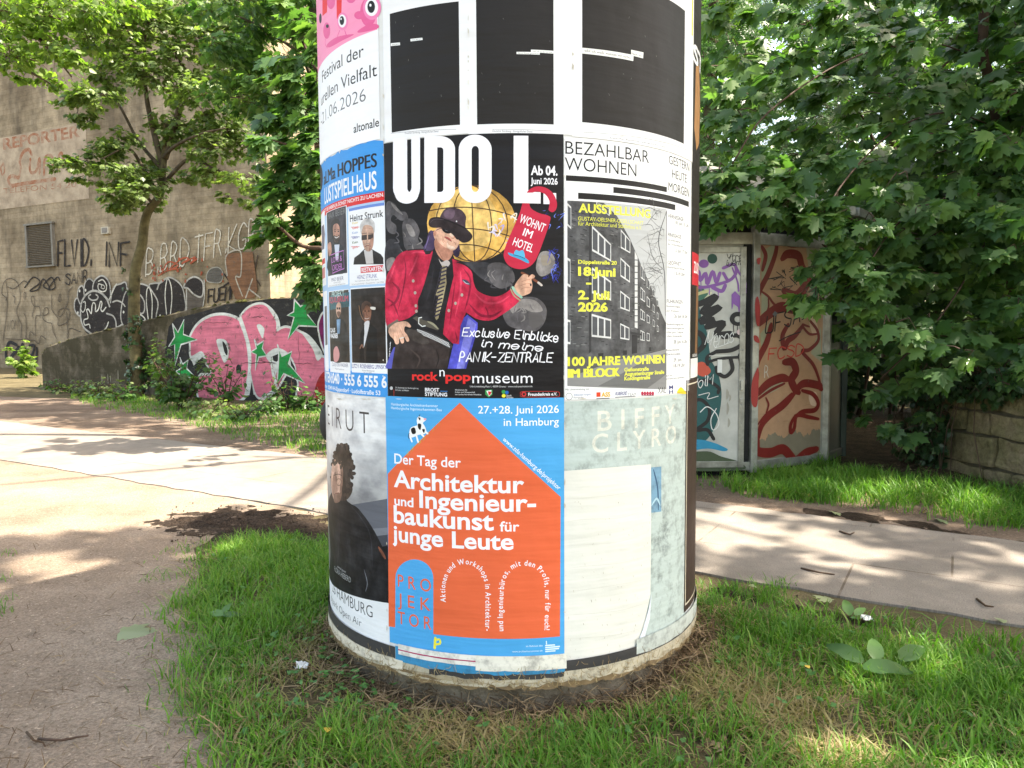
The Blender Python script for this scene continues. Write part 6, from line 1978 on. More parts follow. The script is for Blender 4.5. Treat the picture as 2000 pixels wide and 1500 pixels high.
for pts, w in (([(460, 110), (450, 190), (410, 300), (370, 380), (345, 440), (335, 520), (350, 590)], 28), ([(375, 150), (395, 200), (378, 280)], 24), ([(470, 115), (540, 140), (620, 130), (700, 118)], 22), ([(490, 215), (520, 190), (580, 200), (600, 260), (640, 330)], 40), ([(500, 400), (560, 430), (600, 400), (640, 340)], 50), ([(345, 590), (400, 540), (480, 490), (560, 500), (620, 470)], 46), ([(370, 400), (410, 430), (440, 470), (480, 500)], 12), ([(410, 440), (408, 500), (370, 560)], 10),
               ([(640, 560), (685, 620), (690, 680), (640, 730), (600, 740), (660, 810), (690, 880), (708, 950)], 18), ([(600, 600), (560, 650), (520, 680), (500, 720), (490, 650), (520, 590)], 28), ([(640, 600), (600, 590), (640, 640), (690, 640)], 12), ([(425, 590), (400, 690), (350, 790), (330, 880), (320, 1000)], 34), ([(500, 800), (545, 800), (565, 850), (540, 900), (560, 950), (580, 970)], 42), ([(345, 980), (410, 920), (480, 890), (520, 895)], 40), ([(560, 960), (610, 920), (690, 930), (708, 950)], 36), ([(350, 1010), (420, 960), (500, 920)], 14), ([(600, 960), (660, 980), (690, 1030), (670, 1070), (600, 1080), (550, 1120)], 22), ([(560, 970), (500, 1040), (420, 1100), (370, 1160), (345, 1250)], 30), ([(540, 975), (470, 1040), (400, 1090), (350, 1150)], 12), ([(395, 1000), (410, 1040), (395, 1090)], 10), ([(560, 1100), (535, 1150), (535, 1195), (555, 1170), (570, 1100), (640, 1110), (690, 1120)], 20), ([(345, 1240), (350, 1300), (420, 1310), (490, 1290), (540, 1340), (560, 1360), (620, 1310), (680, 1290)], 44), ([(340, 1000), (330, 940), (345, 860)], 40)):
    kp2.stroke(pts, w * 1.28, rb, taper=0.35)
kp2.part('black_tag')
kp2.hand('UFSA', (395, 640), (590, 575), 90, 8, kk_, 0.1, 0.3, 2); kp2.stroke([(470, 680), (530, 650), (590, 630)], 6, kk_); kp2.stroke([(600, 560), (640, 530)], 6, kk_)
for q_ in range(10):
    rr = random.Random(q_ + 50); x, y = rr.uniform(440, 540), rr.uniform(260, 380)
    kp2.stroke([(x, y), (x + rr.uniform(-40, 40), y + rr.uniform(-30, 30)), (x + rr.uniform(-10, 50), y + rr.uniform(-40, 40)), (x + rr.uniform(-40, 40), y + rr.uniform(-20, 40))], 5, kk_, smooth=False)
kp2.part('red_tag'); kp2.hand('FCSD', (410, 786), (605, 760), 62, 7, M_(196, 60, 50), 0.1, 0.25, 3)
kp2.part('white_letter'); kp2.hand('R', (388, 888), (410, 884), 64, 5, M_(206, 200, 186), 0.05, 0.1, 1)
kp2.part('grey_sticker'); kp2.poly([(432, 530), (446, 512), (462, 524), (448, 544)], M_(108, 110, 112))
kp2.finish()
# red paint that runs over the corner post
kp3, _ = plane_canvas(kiosk, K1 + Vector((0, 0, 0)), Vector((1, 0, 0)), Vector((0, -1, 0)), 0.001, 0.028)
kp3.zoom = (1360, 430, 0.3468)
kp3.part('red_overspray')
kp3.blob([(325, 470), (338, 430), (352, 480), (350, 590), (332, 580)], M_(150, 40, 34)); kp3.blob([(318, 650), (340, 655), (350, 690), (322, 680)], M_(150, 40, 34)); kp3.blob([(306, 920), (330, 850), (345, 840), (338, 1036), (306, 1030)], M_(150, 40, 34)); kp3.blob([(336, 220), (356, 215), (350, 250), (338, 245)], M_(150, 40, 34))
kp3.finish()

# roof: overhanging deck, low pyramid, gutter
over = [cen + (p - cen) * 1.13 for p in ring_]
ZR = HK + 0.17
V = [p + Vector((0, 0, ZR)) for p in over] + [p + Vector((0, 0, ZR + 0.07)) for p in over] + [cen + (p - cen) * 0.35 + Vector((0, 0, ZR + 0.55)) for p in ring_]
Fc = [tuple(range(n - 1, -1, -1))] + [(i, (i + 1) % n, n + (i + 1) % n, n + i) for i in range(n)] + [(n + i, n + (i + 1) % n, 2 * n + (i + 1) % n, 2 * n + i) for i in range(n)] + [tuple(range(2 * n, 3 * n))]
mesh_obj('roof', V, Fc, simple_mat('dusty_roofing', (0.36, 0.34, 0.31), 0.85, 0.5, 3, 0.5, 30, col2=(0.12, 0.10, 0.08)), kiosk)
for i in range(4):
    a, b = over[i], over[(i + 1) % n]
    d = (b - a).normalized(); nrm_ = Vector((d.y, -d.x, 0)); nrm_ = nrm_ if nrm_.dot(a - cen) > 0 else -nrm_
    bm = bmesh.new()
    add_box(bm, (a + b) / 2 + nrm_ * 0.035 + Vector((0, 0, ZR + 0.045)), ((b - a).length / 2 - 0.02, 0.032, 0.04), bevel=0.012, basis=Matrix((d, -nrm_, Vector((0, 0, 1)))).transposed())
    bm_obj('gutter', bm, m_kframe, kiosk)

# ================================================================== sandstone wall on the right
S0 = ground(1838, 915); S1 = ground(2000, 957)
SD = (S1 - S0); SD.z = 0; SD.normalize()
SN = Vector((SD.y, -SD.x, 0))
if SN.x > 0: SN = -SN
stonew = thing('stone_wall', 'low wall of rough greenish sandstone blocks with ivy at its far end, right edge', 'wall', S0)
t = NT('mossy_sandstone')
co = t.coord()
base = t.ramp(t.noise(co, 3.0, 6, 0.65), [(0.32, (0.085, 0.078, 0.035)), (0.52, (0.20, 0.17, 0.09)), (0.75, (0.27, 0.205, 0.14))])
base = t.mix(1.0, base, t.ramp(t.noise(co, 28, 7, 0.75), [(0.3, 0.55), (0.6, 1.1)]), 'MULTIPLY')
nb = t.bump(t.noise(co, 7, 6), 0.6, 0.04); nb = t.bump(t.noise(co, 50, 6), 0.6, 0.012, nb)
t.set(Base_Color=base, Roughness=0.92, Specular_IOR_Level=0.15, Normal=nb)
m_stone = t.m
bm = bmesh.new()
rr = random.Random(21)
z = -0.06
basis = Matrix((SD, -SN, Vector((0, 0, 1)))).transposed()
hts = [0.17, 0.26, 0.20, 0.25]
for ci, h in enumerate(hts):
    s = -0.35 + rr.uniform(-0.12, 0.12)
    while s < 4.2:
        L = rr.uniform(0.24, 0.55)
        if z + h < 0.92:
            tilt = Matrix.Rotation(rr.uniform(-0.04, 0.04), 3, 'Y') @ Matrix.Rotation(rr.uniform(-0.05, 0.05), 3, 'Z')
            add_box(bm, S0 + SD * (s + L / 2) - SN * (0.14 + rr.uniform(-0.012, 0.012)) + Vector((0, 0, z + h / 2)), (L / 2 - 0.010, 0.15, h / 2 - 0.009), bevel=0.022, basis=basis @ tilt)
        s += L
    z += h
topz = z
bmesh.ops.subdivide_edges(bm, edges=[e for e in bm.edges if e.calc_length() > 0.09], cuts=2, use_grid_fill=True)
from mathutils import noise as NZ
for v in bm.verts:
    v.co += Vector((NZ.noise(v.co * 9), NZ.noise(v.co * 9 + Vector((7, 0, 0))), NZ.noise(v.co * 9 + Vector((0, 9, 0))))) * 0.020
bm_obj('blocks', bm, m_stone, stonew, smooth=False)
bm = bmesh.new()
add_box(bm, S0 + SD * 1.95 - SN * 0.17 + Vector((0, 0, topz / 2 - 0.03)), (2.1, 0.14, topz / 2 - 0.02), basis=basis)
bm_obj('mortar', bm, simple_mat('old_mortar', (0.09, 0.08, 0.055), 0.95, 0.4, 9, 0.4), stonew)
# raised soil behind the wall
V = [S0 + SD * -0.3 - SN * 0.32 + Vector((0, 0, topz - 0.05)), S0 + SD * 4 - SN * 0.32 + Vector((0, 0, topz - 0.05)), S0 + SD * 4 - SN * 8 + Vector((0, 0, topz + 0.6)), S0 + SD * -0.3 - SN * 8 + Vector((0, 0, topz + 0.6))]
tag(mesh_obj('terrace', V + [v - Vector((0, 0, 1.6)) for v in V], [(0, 1, 2, 3), (0, 4, 5, 1), (1, 5, 6, 2), (3, 2, 6, 7), (0, 3, 7, 4)], m_ground), kind='structure')

# ================================================================== leaves, grass: array meshes
def leaf_maple():
    R = [(.10, -.05), (.34, -.02), (.26, .12), (.49, .22), (.41, .31), (.56, .56), (.34, .50), (.20, .47), (.27, .70), (.13, .75)]
    V = [(0, 0), (0, 1.0)] + R + [(-x, y) for x, y in R]
    n = len(R)
    z = lambda x, y: -0.22 * abs(x) - 0.16 * y * y
    F1 = [0] + list(range(2, 2 + n)) + [1]
    F2 = [0, 1] + list(range(2 + 2 * n - 1, 2 + n - 1, -1))
    return np.array([(x, y, z(x, y)) for x, y in V]), [F1, F2]
def leaf_oval():
    R = [(.26, .12), (.36, .42), (.20, .78)]
    V = [(0, 0), (0, 1.0)] + R + [(-x, y) for x, y in R]
    return np.array([(x, y, -0.25 * abs(x) - 0.12 * y * y) for x, y in V]), [[0, 2, 3, 4, 1], [0, 1, 7, 6, 5]]
def leaf_small():
    V = [(0, 0), (.42, .25), (.30, .62), (0, 1.0), (-.30, .62), (-.42, .25)]
    return np.array([(x, y, -0.22 * abs(x) - 0.1 * y * y) for x, y in V]), [[0, 1, 2, 3], [0, 3, 4, 5]]
def leaf_pinnate():
    V, Fc = [], []
    for k in range(5):
        y = 0.12 + 0.19 * k
        for sg in (-1, 1):
            b = len(V)
            V += [(0, y, 0), (sg * .14, y + .10, -.02), (sg * .30, y + .10, -.06), (sg * .16, y + .01, -.02)]
            Fc.append([b, b + 1, b + 2, b + 3] if sg > 0 else [b, b + 3, b + 2, b + 1])
    b = len(V); V += [(0, .96, 0), (.07, 1.08, 0), (0, 1.24, -.03), (-.07, 1.08, 0)]; Fc.append([b, b + 1, b + 2, b + 3])
    return np.array(V), Fc

def scatter(name, tmpl, pos, nrm, tip, size, mat, parent=None, extra=None, tint=None):
    """one mesh of many leaves; extra = (verts, faces) of twigs with material 1"""
    TV, TF = tmpl
    pos, nrm, tip = np.asarray(pos, float), np.asarray(nrm, float), np.asarray(tip, float)
    N = len(pos)
    nrm = nrm / (np.linalg.norm(nrm, axis=1, keepdims=True) + 1e-9)
    tip = tip - nrm * (tip * nrm).sum(1, keepdims=True)
    tip = tip / (np.linalg.norm(tip, axis=1, keepdims=True) + 1e-9)
    xax = np.cross(tip, nrm)
    size = np.asarray(size, float).reshape(N, 1, 1)
    P = pos[:, None, :] + size * (TV[None, :, 0:1] * xax[:, None, :] + TV[None, :, 1:2] * tip[:, None, :] + TV[None, :, 2:3] * nrm[:, None, :])
    nv = len(TV)
    off = np.array(world_loc(parent)) if parent is not None else np.zeros(3)
    verts = (P.reshape(-1, 3) - off)
    fl = [len(f) for f in TF]
    flat = np.array([i for f in TF for i in f])
    loops = (flat[None, :] + (np.arange(N) * nv)[:, None]).reshape(-1)
    starts0 = np.concatenate([[0], np.cumsum(fl)[:-1]])
    starts = (starts0[None, :] + (np.arange(N) * len(flat))[:, None]).reshape(-1)
    if tint is None: tint = rng.random(N)
    tints = np.repeat(tint, nv)
    mids = np.zeros(N * len(TF), int)
    if extra is not None and len(extra[0]):
        ev = np.array([tuple(v) for v in extra[0]]) - off
        el = np.array([i for f in extra[1] for i in f]) + len(verts)
        en = np.array([len(f) for f in extra[1]])
        es = np.concatenate([[0], np.cumsum(en)[:-1]]) + len(loops)
        verts = np.vstack([verts, ev]); loops = np.concatenate([loops, el]); starts = np.concatenate([starts, es])
        mids = np.concatenate([mids, np.ones(len(en), int)]); tints = np.concatenate([tints, np.full(len(ev), 0.5)])
    me = bpy.data.meshes.new(name)
    me.vertices.add(len(verts)); me.vertices.foreach_set('co', verts.astype(np.float32).ravel())
    me.loops.add(len(loops)); me.loops.foreach_set('vertex_index', loops.astype(np.int32))
    me.polygons.add(len(starts)); me.polygons.foreach_set('loop_start', starts.astype(np.int32))
    for m in (mat if isinstance(mat, (list, tuple)) else [mat]): me.materials.append(m)
    me.polygons.foreach_set('material_index', mids.astype(np.int32))
    at = me.attributes.new('tint', 'FLOAT', 'POINT'); at.data.foreach_set('value', tints.astype(np.float32))
    me.update(calc_edges=True)
    me.validate()
    o = bpy.data.objects.new(name, me)
    return link(o, parent)

def leaf_mat(name, ca, cb, cc, trans=0.4, rough=0.42, tcol=None, spec=0.45):
    t = NT(name)
    at = t.n('ShaderNodeAttribute'); at.attribute_name = 'tint'
    col = t.ramp(at.outputs['Fac'], [(0.0, ca), (0.6, cb), (1.0, cc)])
    t.set(Base_Color=col, Roughness=rough, Specular_IOR_Level=spec)
    tr = t.n('ShaderNodeBsdfTranslucent')
    t.l(t.mix(1.0, col, tcol or (1.6, 1.9, 0.7), 'MULTIPLY'), tr.inputs['Color'])
    ms = t.n('ShaderNodeMixShader'); ms.inputs[0].default_value = trans
    t.l(t.b.outputs[0], ms.inputs[1]); t.l(tr.outputs[0], ms.inputs[2]); t.l(ms.outputs[0], t.out.inputs[0])
    return t.m

m_maple = leaf_mat('maple_leaves', (0.044, 0.098, 0.032), (0.080, 0.158, 0.046), (0.15, 0.24, 0.065), 0.42)
m_field = leaf_mat('field_maple_leaves', (0.070, 0.11, 0.030), (0.125, 0.18, 0.055), (0.22, 0.28, 0.10), 0.42)
m_lime = leaf_mat('lime_leaves', (0.075, 0.13, 0.022), (0.12, 0.19, 0.035), (0.20, 0.27, 0.06), 0.5)
m_locust = leaf_mat('locust_leaves', (0.04, 0.10, 0.035), (0.065, 0.15, 0.045), (0.11, 0.20, 0.06), 0.4)
m_under = leaf_mat('undergrowth_leaves', (0.030, 0.075, 0.020), (0.055, 0.12, 0.030), (0.10, 0.19, 0.04), 0.36)
m_ivy = leaf_mat('ivy_leaves', (0.016, 0.042, 0.016), (0.030, 0.070, 0.024), (0.06, 0.11, 0.035), 0.2, 0.35)
m_bark = simple_mat('bark', (0.11, 0.085, 0.06), 0.9, 0.5, 7, 1.0, 30, spec=0.15, col2=(0.04, 0.032, 0.022))
m_bark2 = simple_mat('mossy_bark', (0.13, 0.11, 0.055), 0.9, 0.5, 6, 1.0, 26, spec=0.15, col2=(0.05, 0.042, 0.024))
m_twig = simple_mat('twig_bark', (0.065, 0.036, 0.022), 0.8, 0.4, 10, 0.3)

def pip(x, y, poly):
    c = False
    n = len(poly)
    for i in range(n):
        (x0, y0), (x1, y1) = poly[i], poly[(i + 1) % n]
        if (y0 > y) != (y1 > y) and x < (x1 - x0) * (y - y0) / (y1 - y0) + x0: c = not c
    return c

# openings in the canopy: ground areas that the sun reaches (outlines in photo pixels of the ground)
SUNNY = [[(-900, 824), (-300, 812), (60, 826), (220, 836), (420, 872), (640, 905), (700, 930), (700, 1000), (600, 990), (520, 1004), (420, 1000), (330, 1030), (200, 1050), (-100, 1062), (-600, 1075), (-900, 1060)],
         [(1365, 1010), (1450, 1020), (1560, 1024), (1600, 1034), (1540, 1052), (1460, 1062), (1365, 1060)],
         [(1640, 1080), (1760, 1070), (1800, 1088), (1720, 1108), (1640, 1104)], [(1560, 1122), (1650, 1120), (1690, 1136), (1600, 1146)], [(1860, 1138), (1960, 1128), (2040, 1150), (1990, 1164), (1890, 1158)],
         [(1360, 1080), (1420, 1076), (1440, 1100), (1370, 1112)], [(1800, 1106), (1850, 1100), (1880, 1112), (1820, 1120)],
         [(1580, 966), (1660, 958), (1740, 972), (1720, 992), (1620, 992)], [(1840, 990), (1900, 976), (1960, 984), (1950, 1010), (1860, 1014)], [(1480, 956), (1540, 950), (1550, 964), (1490, 968)],
         [(-200, 722), (90, 722), (90, 752), (-200, 752)], [(120, 1405), (200, 1398), (240, 1420), (170, 1440)], [(1480, 1440), (1560, 1430), (1600, 1460), (1500, 1480)], [(940, 1420), (1000, 1410), (1010, 1440), (950, 1450)]]
def shades_open(p):
    """True when a leaf at p would throw its shadow into one of the sunny openings"""
    g = p - TOSUN * (p.z / TOSUN.z)
    q = to_px((g.x, g.y, 0))
    if q is None: return False
    x, y = q[0] + random.gauss(0, 8), q[1] + random.gauss(0, 4)
    return any(pip(x, y, s) for s in SUNNY)

class Crown:
    def __init__(s): s.p, s.n, s.t, s.z, s.tw = [], [], [], [], []
    def spray(s, c, r, cnt, size, out=None, droop=0.5, flat=0.5, keep_open=False, twig_from=None, up=0.75, face=0.5):
        """a cluster of leaves on a few twigs: ellipsoid centre c, radii r"""
        c = Vector(c)
        out = Vector(out).normalized() if out is not None else None
        ntw = max(2, cnt // 14)
        ends = []
        for _ in range(ntw):
            while True:
                v = Vector((random.uniform(-1, 1), random.uniform(-1, 1), random.uniform(-1, 1)))
                if v.length <= 1: break
            e = c + Vector((v.x * r[0], v.y * r[1], v.z * r[2]))
            ends.append((e, v))
        st = Vector(twig_from) if twig_from is not None else c
        per = max(1, cnt // ntw)
        for e, v in ends:
            if (e - st).length > 0.05:
                m = (e + st) / 2 + Vector((random.uniform(-.05, .05), random.uniform(-.05, .05), random.uniform(0, .08)))
                tw = tube([st + (m - st) * 0.3, m, e], [0.006, 0.0045, 0.002], 4, False)
                s.tw.append(tw)
            d = (e - c)
            d = (d.normalized() if d.length > 1e-3 else Vector((0, 0, 1)))
            if out is not None: d = (d * 0.5 + out).normalized()
            for _ in range(per):
                q = e + Vector((random.gauss(0, r[0] * .20), random.gauss(0, r[1] * .20), random.gauss(0, r[2] * .22 * (1 - flat * .6))))
                if keep_open and shades_open(q): continue
                nrm = Vector((0, 0, up)) + d * face + Vector((random.gauss(0, .33), random.gauss(0, .33), random.gauss(0, .25)))
                tip = d + Vector((random.gauss(0, .6), random.gauss(0, .6), random.gauss(-droop, .3)))
                s.p.append(q[:]); s.n.append(nrm[:]); s.t.append(tip[:]); s.z.append(size * random.choice((.55, .75, .9, 1.0, 1.1, 1.25)))
    def build(s, parent, tmpl, mat, name='crown'):
        return scatter(name, tmpl, s.p, s.n, s.t, s.z, [mat, m_twig], parent, join_parts(s.tw) if s.tw else None)

def limb(parent, name, ctrl, r0, r1, mat, n=10):
    pts = curve_pts(ctrl, 5)
    rs = [r0 + (r1 - r0) * i / (len(pts) - 1) for i in range(len(pts))]
    V, Fc = tube(pts, rs, n)
    return mesh_obj(name, V, Fc, mat, parent, smooth=True)

def D(x, y, Y): return at_depth(x, y, Y)

# ------------------------------------------------------------------ field maple in front of the sloping wall
TY = 15.6
base = ground(268, 772); TY = base.y
fm = thing('maple_tree', 'small-leaved maple with a crooked ivy-clad trunk standing before the sloping wall', 'tree', base)
trunk = limb(fm, 'trunk', [base + Vector((0, 0, -.2)), D(266, 700, TY), D(262, 640, TY), D(262, 575, TY), D(265, 525, TY), D(277, 480, TY), D(282, 440, TY), D(290, 412, TY), D(312, 380, TY), D(318, 330, TY), D(322, 290, TY), D(324, 240, TY)], 0.135, 0.055, m_bark2)
for cs, r in (([D(322, 310, TY), D(345, 240, TY), D(360, 200, TY + .3), D(395, 150, TY + .5)], .07), ([D(320, 330, TY), D(296, 240, TY), D(284, 170, TY), D(283, 90, TY), D(290, 20, TY)], .07), ([D(318, 310, TY), D(342, 285, TY - .4), D(390, 262, TY - .8), D(440, 250, TY - 1)], .045), ([D(310, 385, TY), D(280, 330, TY - .2), D(250, 290, TY - .5), D(200, 310, TY - .8)], .05), ([D(316, 330, TY), D(270, 275, TY + .2), D(220, 190, TY), D(160, 190, TY)], .045), ([D(318, 360, TY), D(370, 310, TY - .3), D(420, 330, TY - .6), D(480, 350, TY - .8)], .045), ([D(330, 270, TY), D(350, 200, TY), D(352, 130, TY), D(340, 60, TY)], .045), ([D(300, 400, TY), D(270, 370, TY - .3), D(235, 385, TY - .6)], .035)):
    limb(fm, 'branch', cs, r, 0.012, m_bark, 7)
cr = Crown()
for x, y, rx, ry, cnt, dy in ((150, 205, 34, 26, 130, -.4), (185, 190, 36, 26, 150, -.4), (225, 175, 34, 30, 110, 0), (170, 235, 30, 14, 60, -.4),
                              (130, 322, 26, 16, 90, -.6), (165, 318, 30, 22, 120, -.6), (205, 300, 36, 24, 150, -.5), (235, 275, 34, 28, 130, -.4), (215, 330, 36, 16, 90, -.6), (170, 352, 26, 10, 50, -.6),
                              (245, 350, 40, 26, 170, -.5), (270, 375, 36, 22, 130, -.6), (232, 395, 26, 18, 90, -.7), (215, 380, 20, 12, 50, -.7), (290, 330, 40, 26, 150, -.3), (315, 360, 30, 20, 80, -.3), (300, 400, 20, 14, 40, 0),
                              (330, 250, 40, 40, 170, -.3), (370, 260, 40, 30, 150, -.4), (410, 290, 44, 28, 170, -.5), (440, 260, 44, 36, 180, -.4), (480, 290, 36, 30, 130, -.6), (420, 340, 40, 18, 110, -.6), (470, 350, 34, 18, 90, -.7), (500, 390, 26, 16, 60, -.8), (385, 345, 30, 16, 70, -.5), (450, 385, 24, 10, 30, -.7), (520, 370, 24, 30, 70, -.8),
                              (300, 150, 50, 40, 190, 0), (345, 120, 46, 36, 190, -.2), (260, 120, 40, 36, 150, 0), (220, 100, 40, 32, 130, 0), (190, 70, 50, 30, 150, 0), (390, 180, 50, 40, 220, -.3), (430, 130, 50, 44, 230, 0), (380, 70, 60, 40, 260, .3), (300, 50, 60, 36, 220, .3), (240, 30, 60, 30, 200, .2), (450, 60, 50, 50, 230, .4), (480, 190, 46, 50, 220, 0), (340, 15, 80, 30, 250, .6), (440, 10, 60, 30, 200, .6), (200, 140, 36, 20, 80, .2), (170, 130, 24, 16, 40, .2), (400, 225, 36, 26, 120, -.2), (500, 120, 46, 60, 220, .4), (350, 180, 30, 30, 90, 0)):
    k = TY / F
    cr.spray(D(x, y, TY + dy + random.uniform(-.5, .5)), (rx * k * 1.05, rx * k * 0.9, ry * k * .95), int(cnt * 1.9), 0.11, droop=.35, up=.8, face=.5)
for q in range(70):
    c0 = Vector((base.x + random.gauss(0, 1.7), base.y + random.gauss(0.3, 1.2), random.uniform(7.5, 11.5)))
    cr.spray(c0, (.6, .6, .4), 60, 0.11)
cr.build(fm, leaf_maple(), m_field)
# ivy on its trunk
cr = Crown()
for q in range(80):
    z = abs(random.gauss(0, 1.0)) + .1
    f = min(z / 2.6, 1)
    a = random.uniform(0, 6.28)
    cx = D(266 if f < .5 else 264, 700, TY).x
    c0 = Vector((cx + .15 * math.cos(a), base.y + .15 * math.sin(a), z))
    cr.spray(c0, (.10, .10, .12), 9, .075, out=(math.cos(a), math.sin(a), 0), up=.1, face=1.0)
cr.build(fm, leaf_small(), m_ivy, 'ivy')

# ------------------------------------------------------------------ lime bough hanging in from the upper left
lt_ = thing('lime_tree', 'lime tree whose sunlit yellow-green boughs hang in at the upper left corner', 'tree', (-11.0, 9.5, 0))
limb(lt_, 'trunk', [(-11, 9.5, -.2), (-10.9, 9.5, 3), (-10.7, 9.6, 6), (-10.5, 9.6, 10)], .32, .12, m_bark)
LY = 9.4
for cs in ([(-10.8, 9.5, 5.2), D(-120, -40, LY), D(20, 30, LY), D(90, 90, LY), D(140, 150, LY)], [(-10.8, 9.5, 5.6), D(-60, -120, LY), D(60, -60, LY), D(160, 20, LY), D(230, 60, LY)], [(-10.8, 9.5, 4.8), D(-150, 60, LY), D(-40, 90, LY), D(40, 130, LY), D(100, 165, LY)]):
    limb(lt_, 'branch', cs, .06, .008, m_bark, 6)
cr = Crown()
for x, y, rx, ry, cnt in ((20, 20, 60, 30, 240), (90, 30, 60, 30, 240), (60, 75, 50, 24, 170), (110, 85, 46, 22, 160), (140, 120, 30, 18, 90), (75, 120, 40, 18, 110), (105, 160, 26, 12, 50), (20, 110, 46, 24, 150), (60, 145, 30, 14, 60), (-40, 60, 60, 50, 200), (160, 20, 50, 26, 180), (210, 40, 40, 24, 130), (245, 62, 26, 14, 50), (170, 75, 40, 22, 100), (195, 100, 24, 14, 40), (-60, 120, 60, 30, 150), (120, -10, 90, 24, 240), (30, -30, 90, 30, 240), (250, 8, 50, 20, 130), (10, 60, 40, 30, 120), (88, 172, 14, 10, 14), (40, 160, 14, 10, 16)):
    k = LY / F
    cr.spray(D(x, y, LY + random.uniform(-.5, .5)), (rx * k, rx * k * .9, ry * k), int(cnt * 1.35), .075, droop=.6, up=.6, face=.5)
for q in range(130):
    cr.spray((-10.6 + random.gauss(0, 1.6), 9.6 + random.gauss(0, 1.6), random.uniform(5.6, 11)), (.7, .7, .45), 50, .10, keep_open=True)
cr.build(lt_, leaf_small(), m_lime)

# ------------------------------------------------------------------ sycamore beside the column (trunk behind it)
SY = 8.2
sy = thing('maple_tree', 'large-leaved maple reaching out from behind the left edge of the column', 'tree', (-1.15, 8.9, 0))
limb(sy, 'trunk', [(-1.15, 8.9, -.2), (-1.1, 8.9, 1.5), (-1.2, 8.9, 3.2), (-1.3, 9.0, 6), (-1.2, 9.0, 9)], .17, .07, m_bark)
for cs in ([(-1.15, 8.9, 1.4), D(660, 500, SY), D(590, 480, SY), D(530, 430, SY - .2), D(500, 420, SY - .3)], [(-1.15, 8.9, 2.4), D(650, 330, SY), D(580, 290, SY), D(520, 270, SY)], [(-1.2, 8.9, 3.3), D(640, 160, SY), D(600, 100, SY), D(560, 10, SY)], [(-1.15, 8.9, 1.9), D(660, 420, SY), D(600, 370, SY + .3), D(560, 340, SY + .3)]):
    limb(sy, 'branch', cs, .035, .006, m_twig, 6)
cr = Crown()
for x, y, rx, ry, cnt in ((510, 425, 26, 16, 20), (545, 430, 30, 18, 28), (530, 465, 26, 16, 22), (575, 480, 34, 24, 40), (560, 510, 30, 18, 26), (605, 510, 26, 26, 34), (612, 550, 20, 26, 26), (600, 575, 22, 16, 18), (590, 440, 30, 22, 30), (620, 470, 20, 30, 26),
                          (500, 275, 30, 18, 22), (540, 275, 34, 20, 32), (575, 300, 40, 26, 48), (610, 290, 26, 30, 40), (545, 320, 30, 18, 26), (590, 345, 30, 24, 40), (615, 370, 20, 34, 36), (570, 240, 40, 20, 32), (545, 330, 34, 24, 44), (580, 350, 34, 24, 44), (535, 370, 28, 18, 30), (605, 390, 24, 24, 34), (560, 365, 30, 18, 30), (600, 330, 24, 24, 30), (540, 390, 30, 14, 20), (575, 400, 30, 16, 22), (555, 250, 36, 20, 30), (600, 225, 30, 24, 34), (550, 205, 40, 14, 24), (520, 235, 24, 12, 16),
                          (595, 30, 30, 26, 30), (610, 80, 24, 30, 30), (570, 60, 26, 22, 20), (555, 115, 36, 14, 20), (585, 150, 36, 20, 28), (615, 160, 20, 30, 26), (530, 160, 26, 12, 12), (590, 190, 30, 16, 20), (620, 420, 16, 30, 22), (560, 15, 26, 16, 14), (590, 400, 20, 16, 12)):
    k = SY / F
    cr.spray(D(x, y, SY + random.uniform(-.4, .5)), (rx * k, rx * k, ry * k), int(cnt * 1.2), .185, out=(-.5, -.5, 0), droop=.35, up=.75, face=.55)
for q in range(110):
    cr.spray((-1.1 + random.gauss(0, 1.5), 9.2 + random.gauss(0, 1.0), random.uniform(5.2, 9)), (.6, .6, .4), 26, .17, keep_open=True)
for q in range(60):
    cr.spray((random.uniform(-1.7, 1.7), 9.0 + random.gauss(0, .8), random.uniform(1.5, 5.2)), (.5, .5, .4), 26, .17)
cr.build(sy, leaf_maple(), m_maple)

# darker tree further back, filling between it and the building
bt = thing('maple_tree', 'dense dark maple farther back, its crown filling the gap above the pink graffiti', 'tree', (-2.9, 12.3, 0))
limb(bt, 'trunk', [(-2.9, 12.3, -.2), (-2.9, 12.3, 2), (-3.1, 12.3, 5), (-3.2, 12.4, 9)], .18, .07, m_bark)
for cs in ([(-2.95, 12.3, 3.2), D(620, 250, 12), D(540, 200, 12), D(450, 190, 12)], [(-3.0, 12.3, 4.2), D(600, 130, 12), D(520, 60, 12), D(440, 20, 12)], [(-2.9, 12.3, 2.4), D(620, 330, 12), D(560, 300, 12)]):
    limb(bt, 'branch', cs, .05, .01, m_bark, 6)
cr = Crown()
for q in range(120):
    x = random.uniform(400, 760); y = random.uniform(-60, 300)
    if x < 520 and y > 240 - (520 - x) * .6: continue
    k = 12.2 / F
    cr.spray(D(x, y, 12.2 + random.uniform(-1.0, 1.2)), (46 * k, 46 * k, 28 * k), 64, .12, droop=.4)
for q in range(60):
    cr.spray((-3.0 + random.gauss(0, 1.5), 12.5 + random.gauss(0, 1.3), random.uniform(6.8, 10.5)), (.7, .7, .45), 50, .14, keep_open=True)
cr.build(bt, leaf_maple(), m_maple)

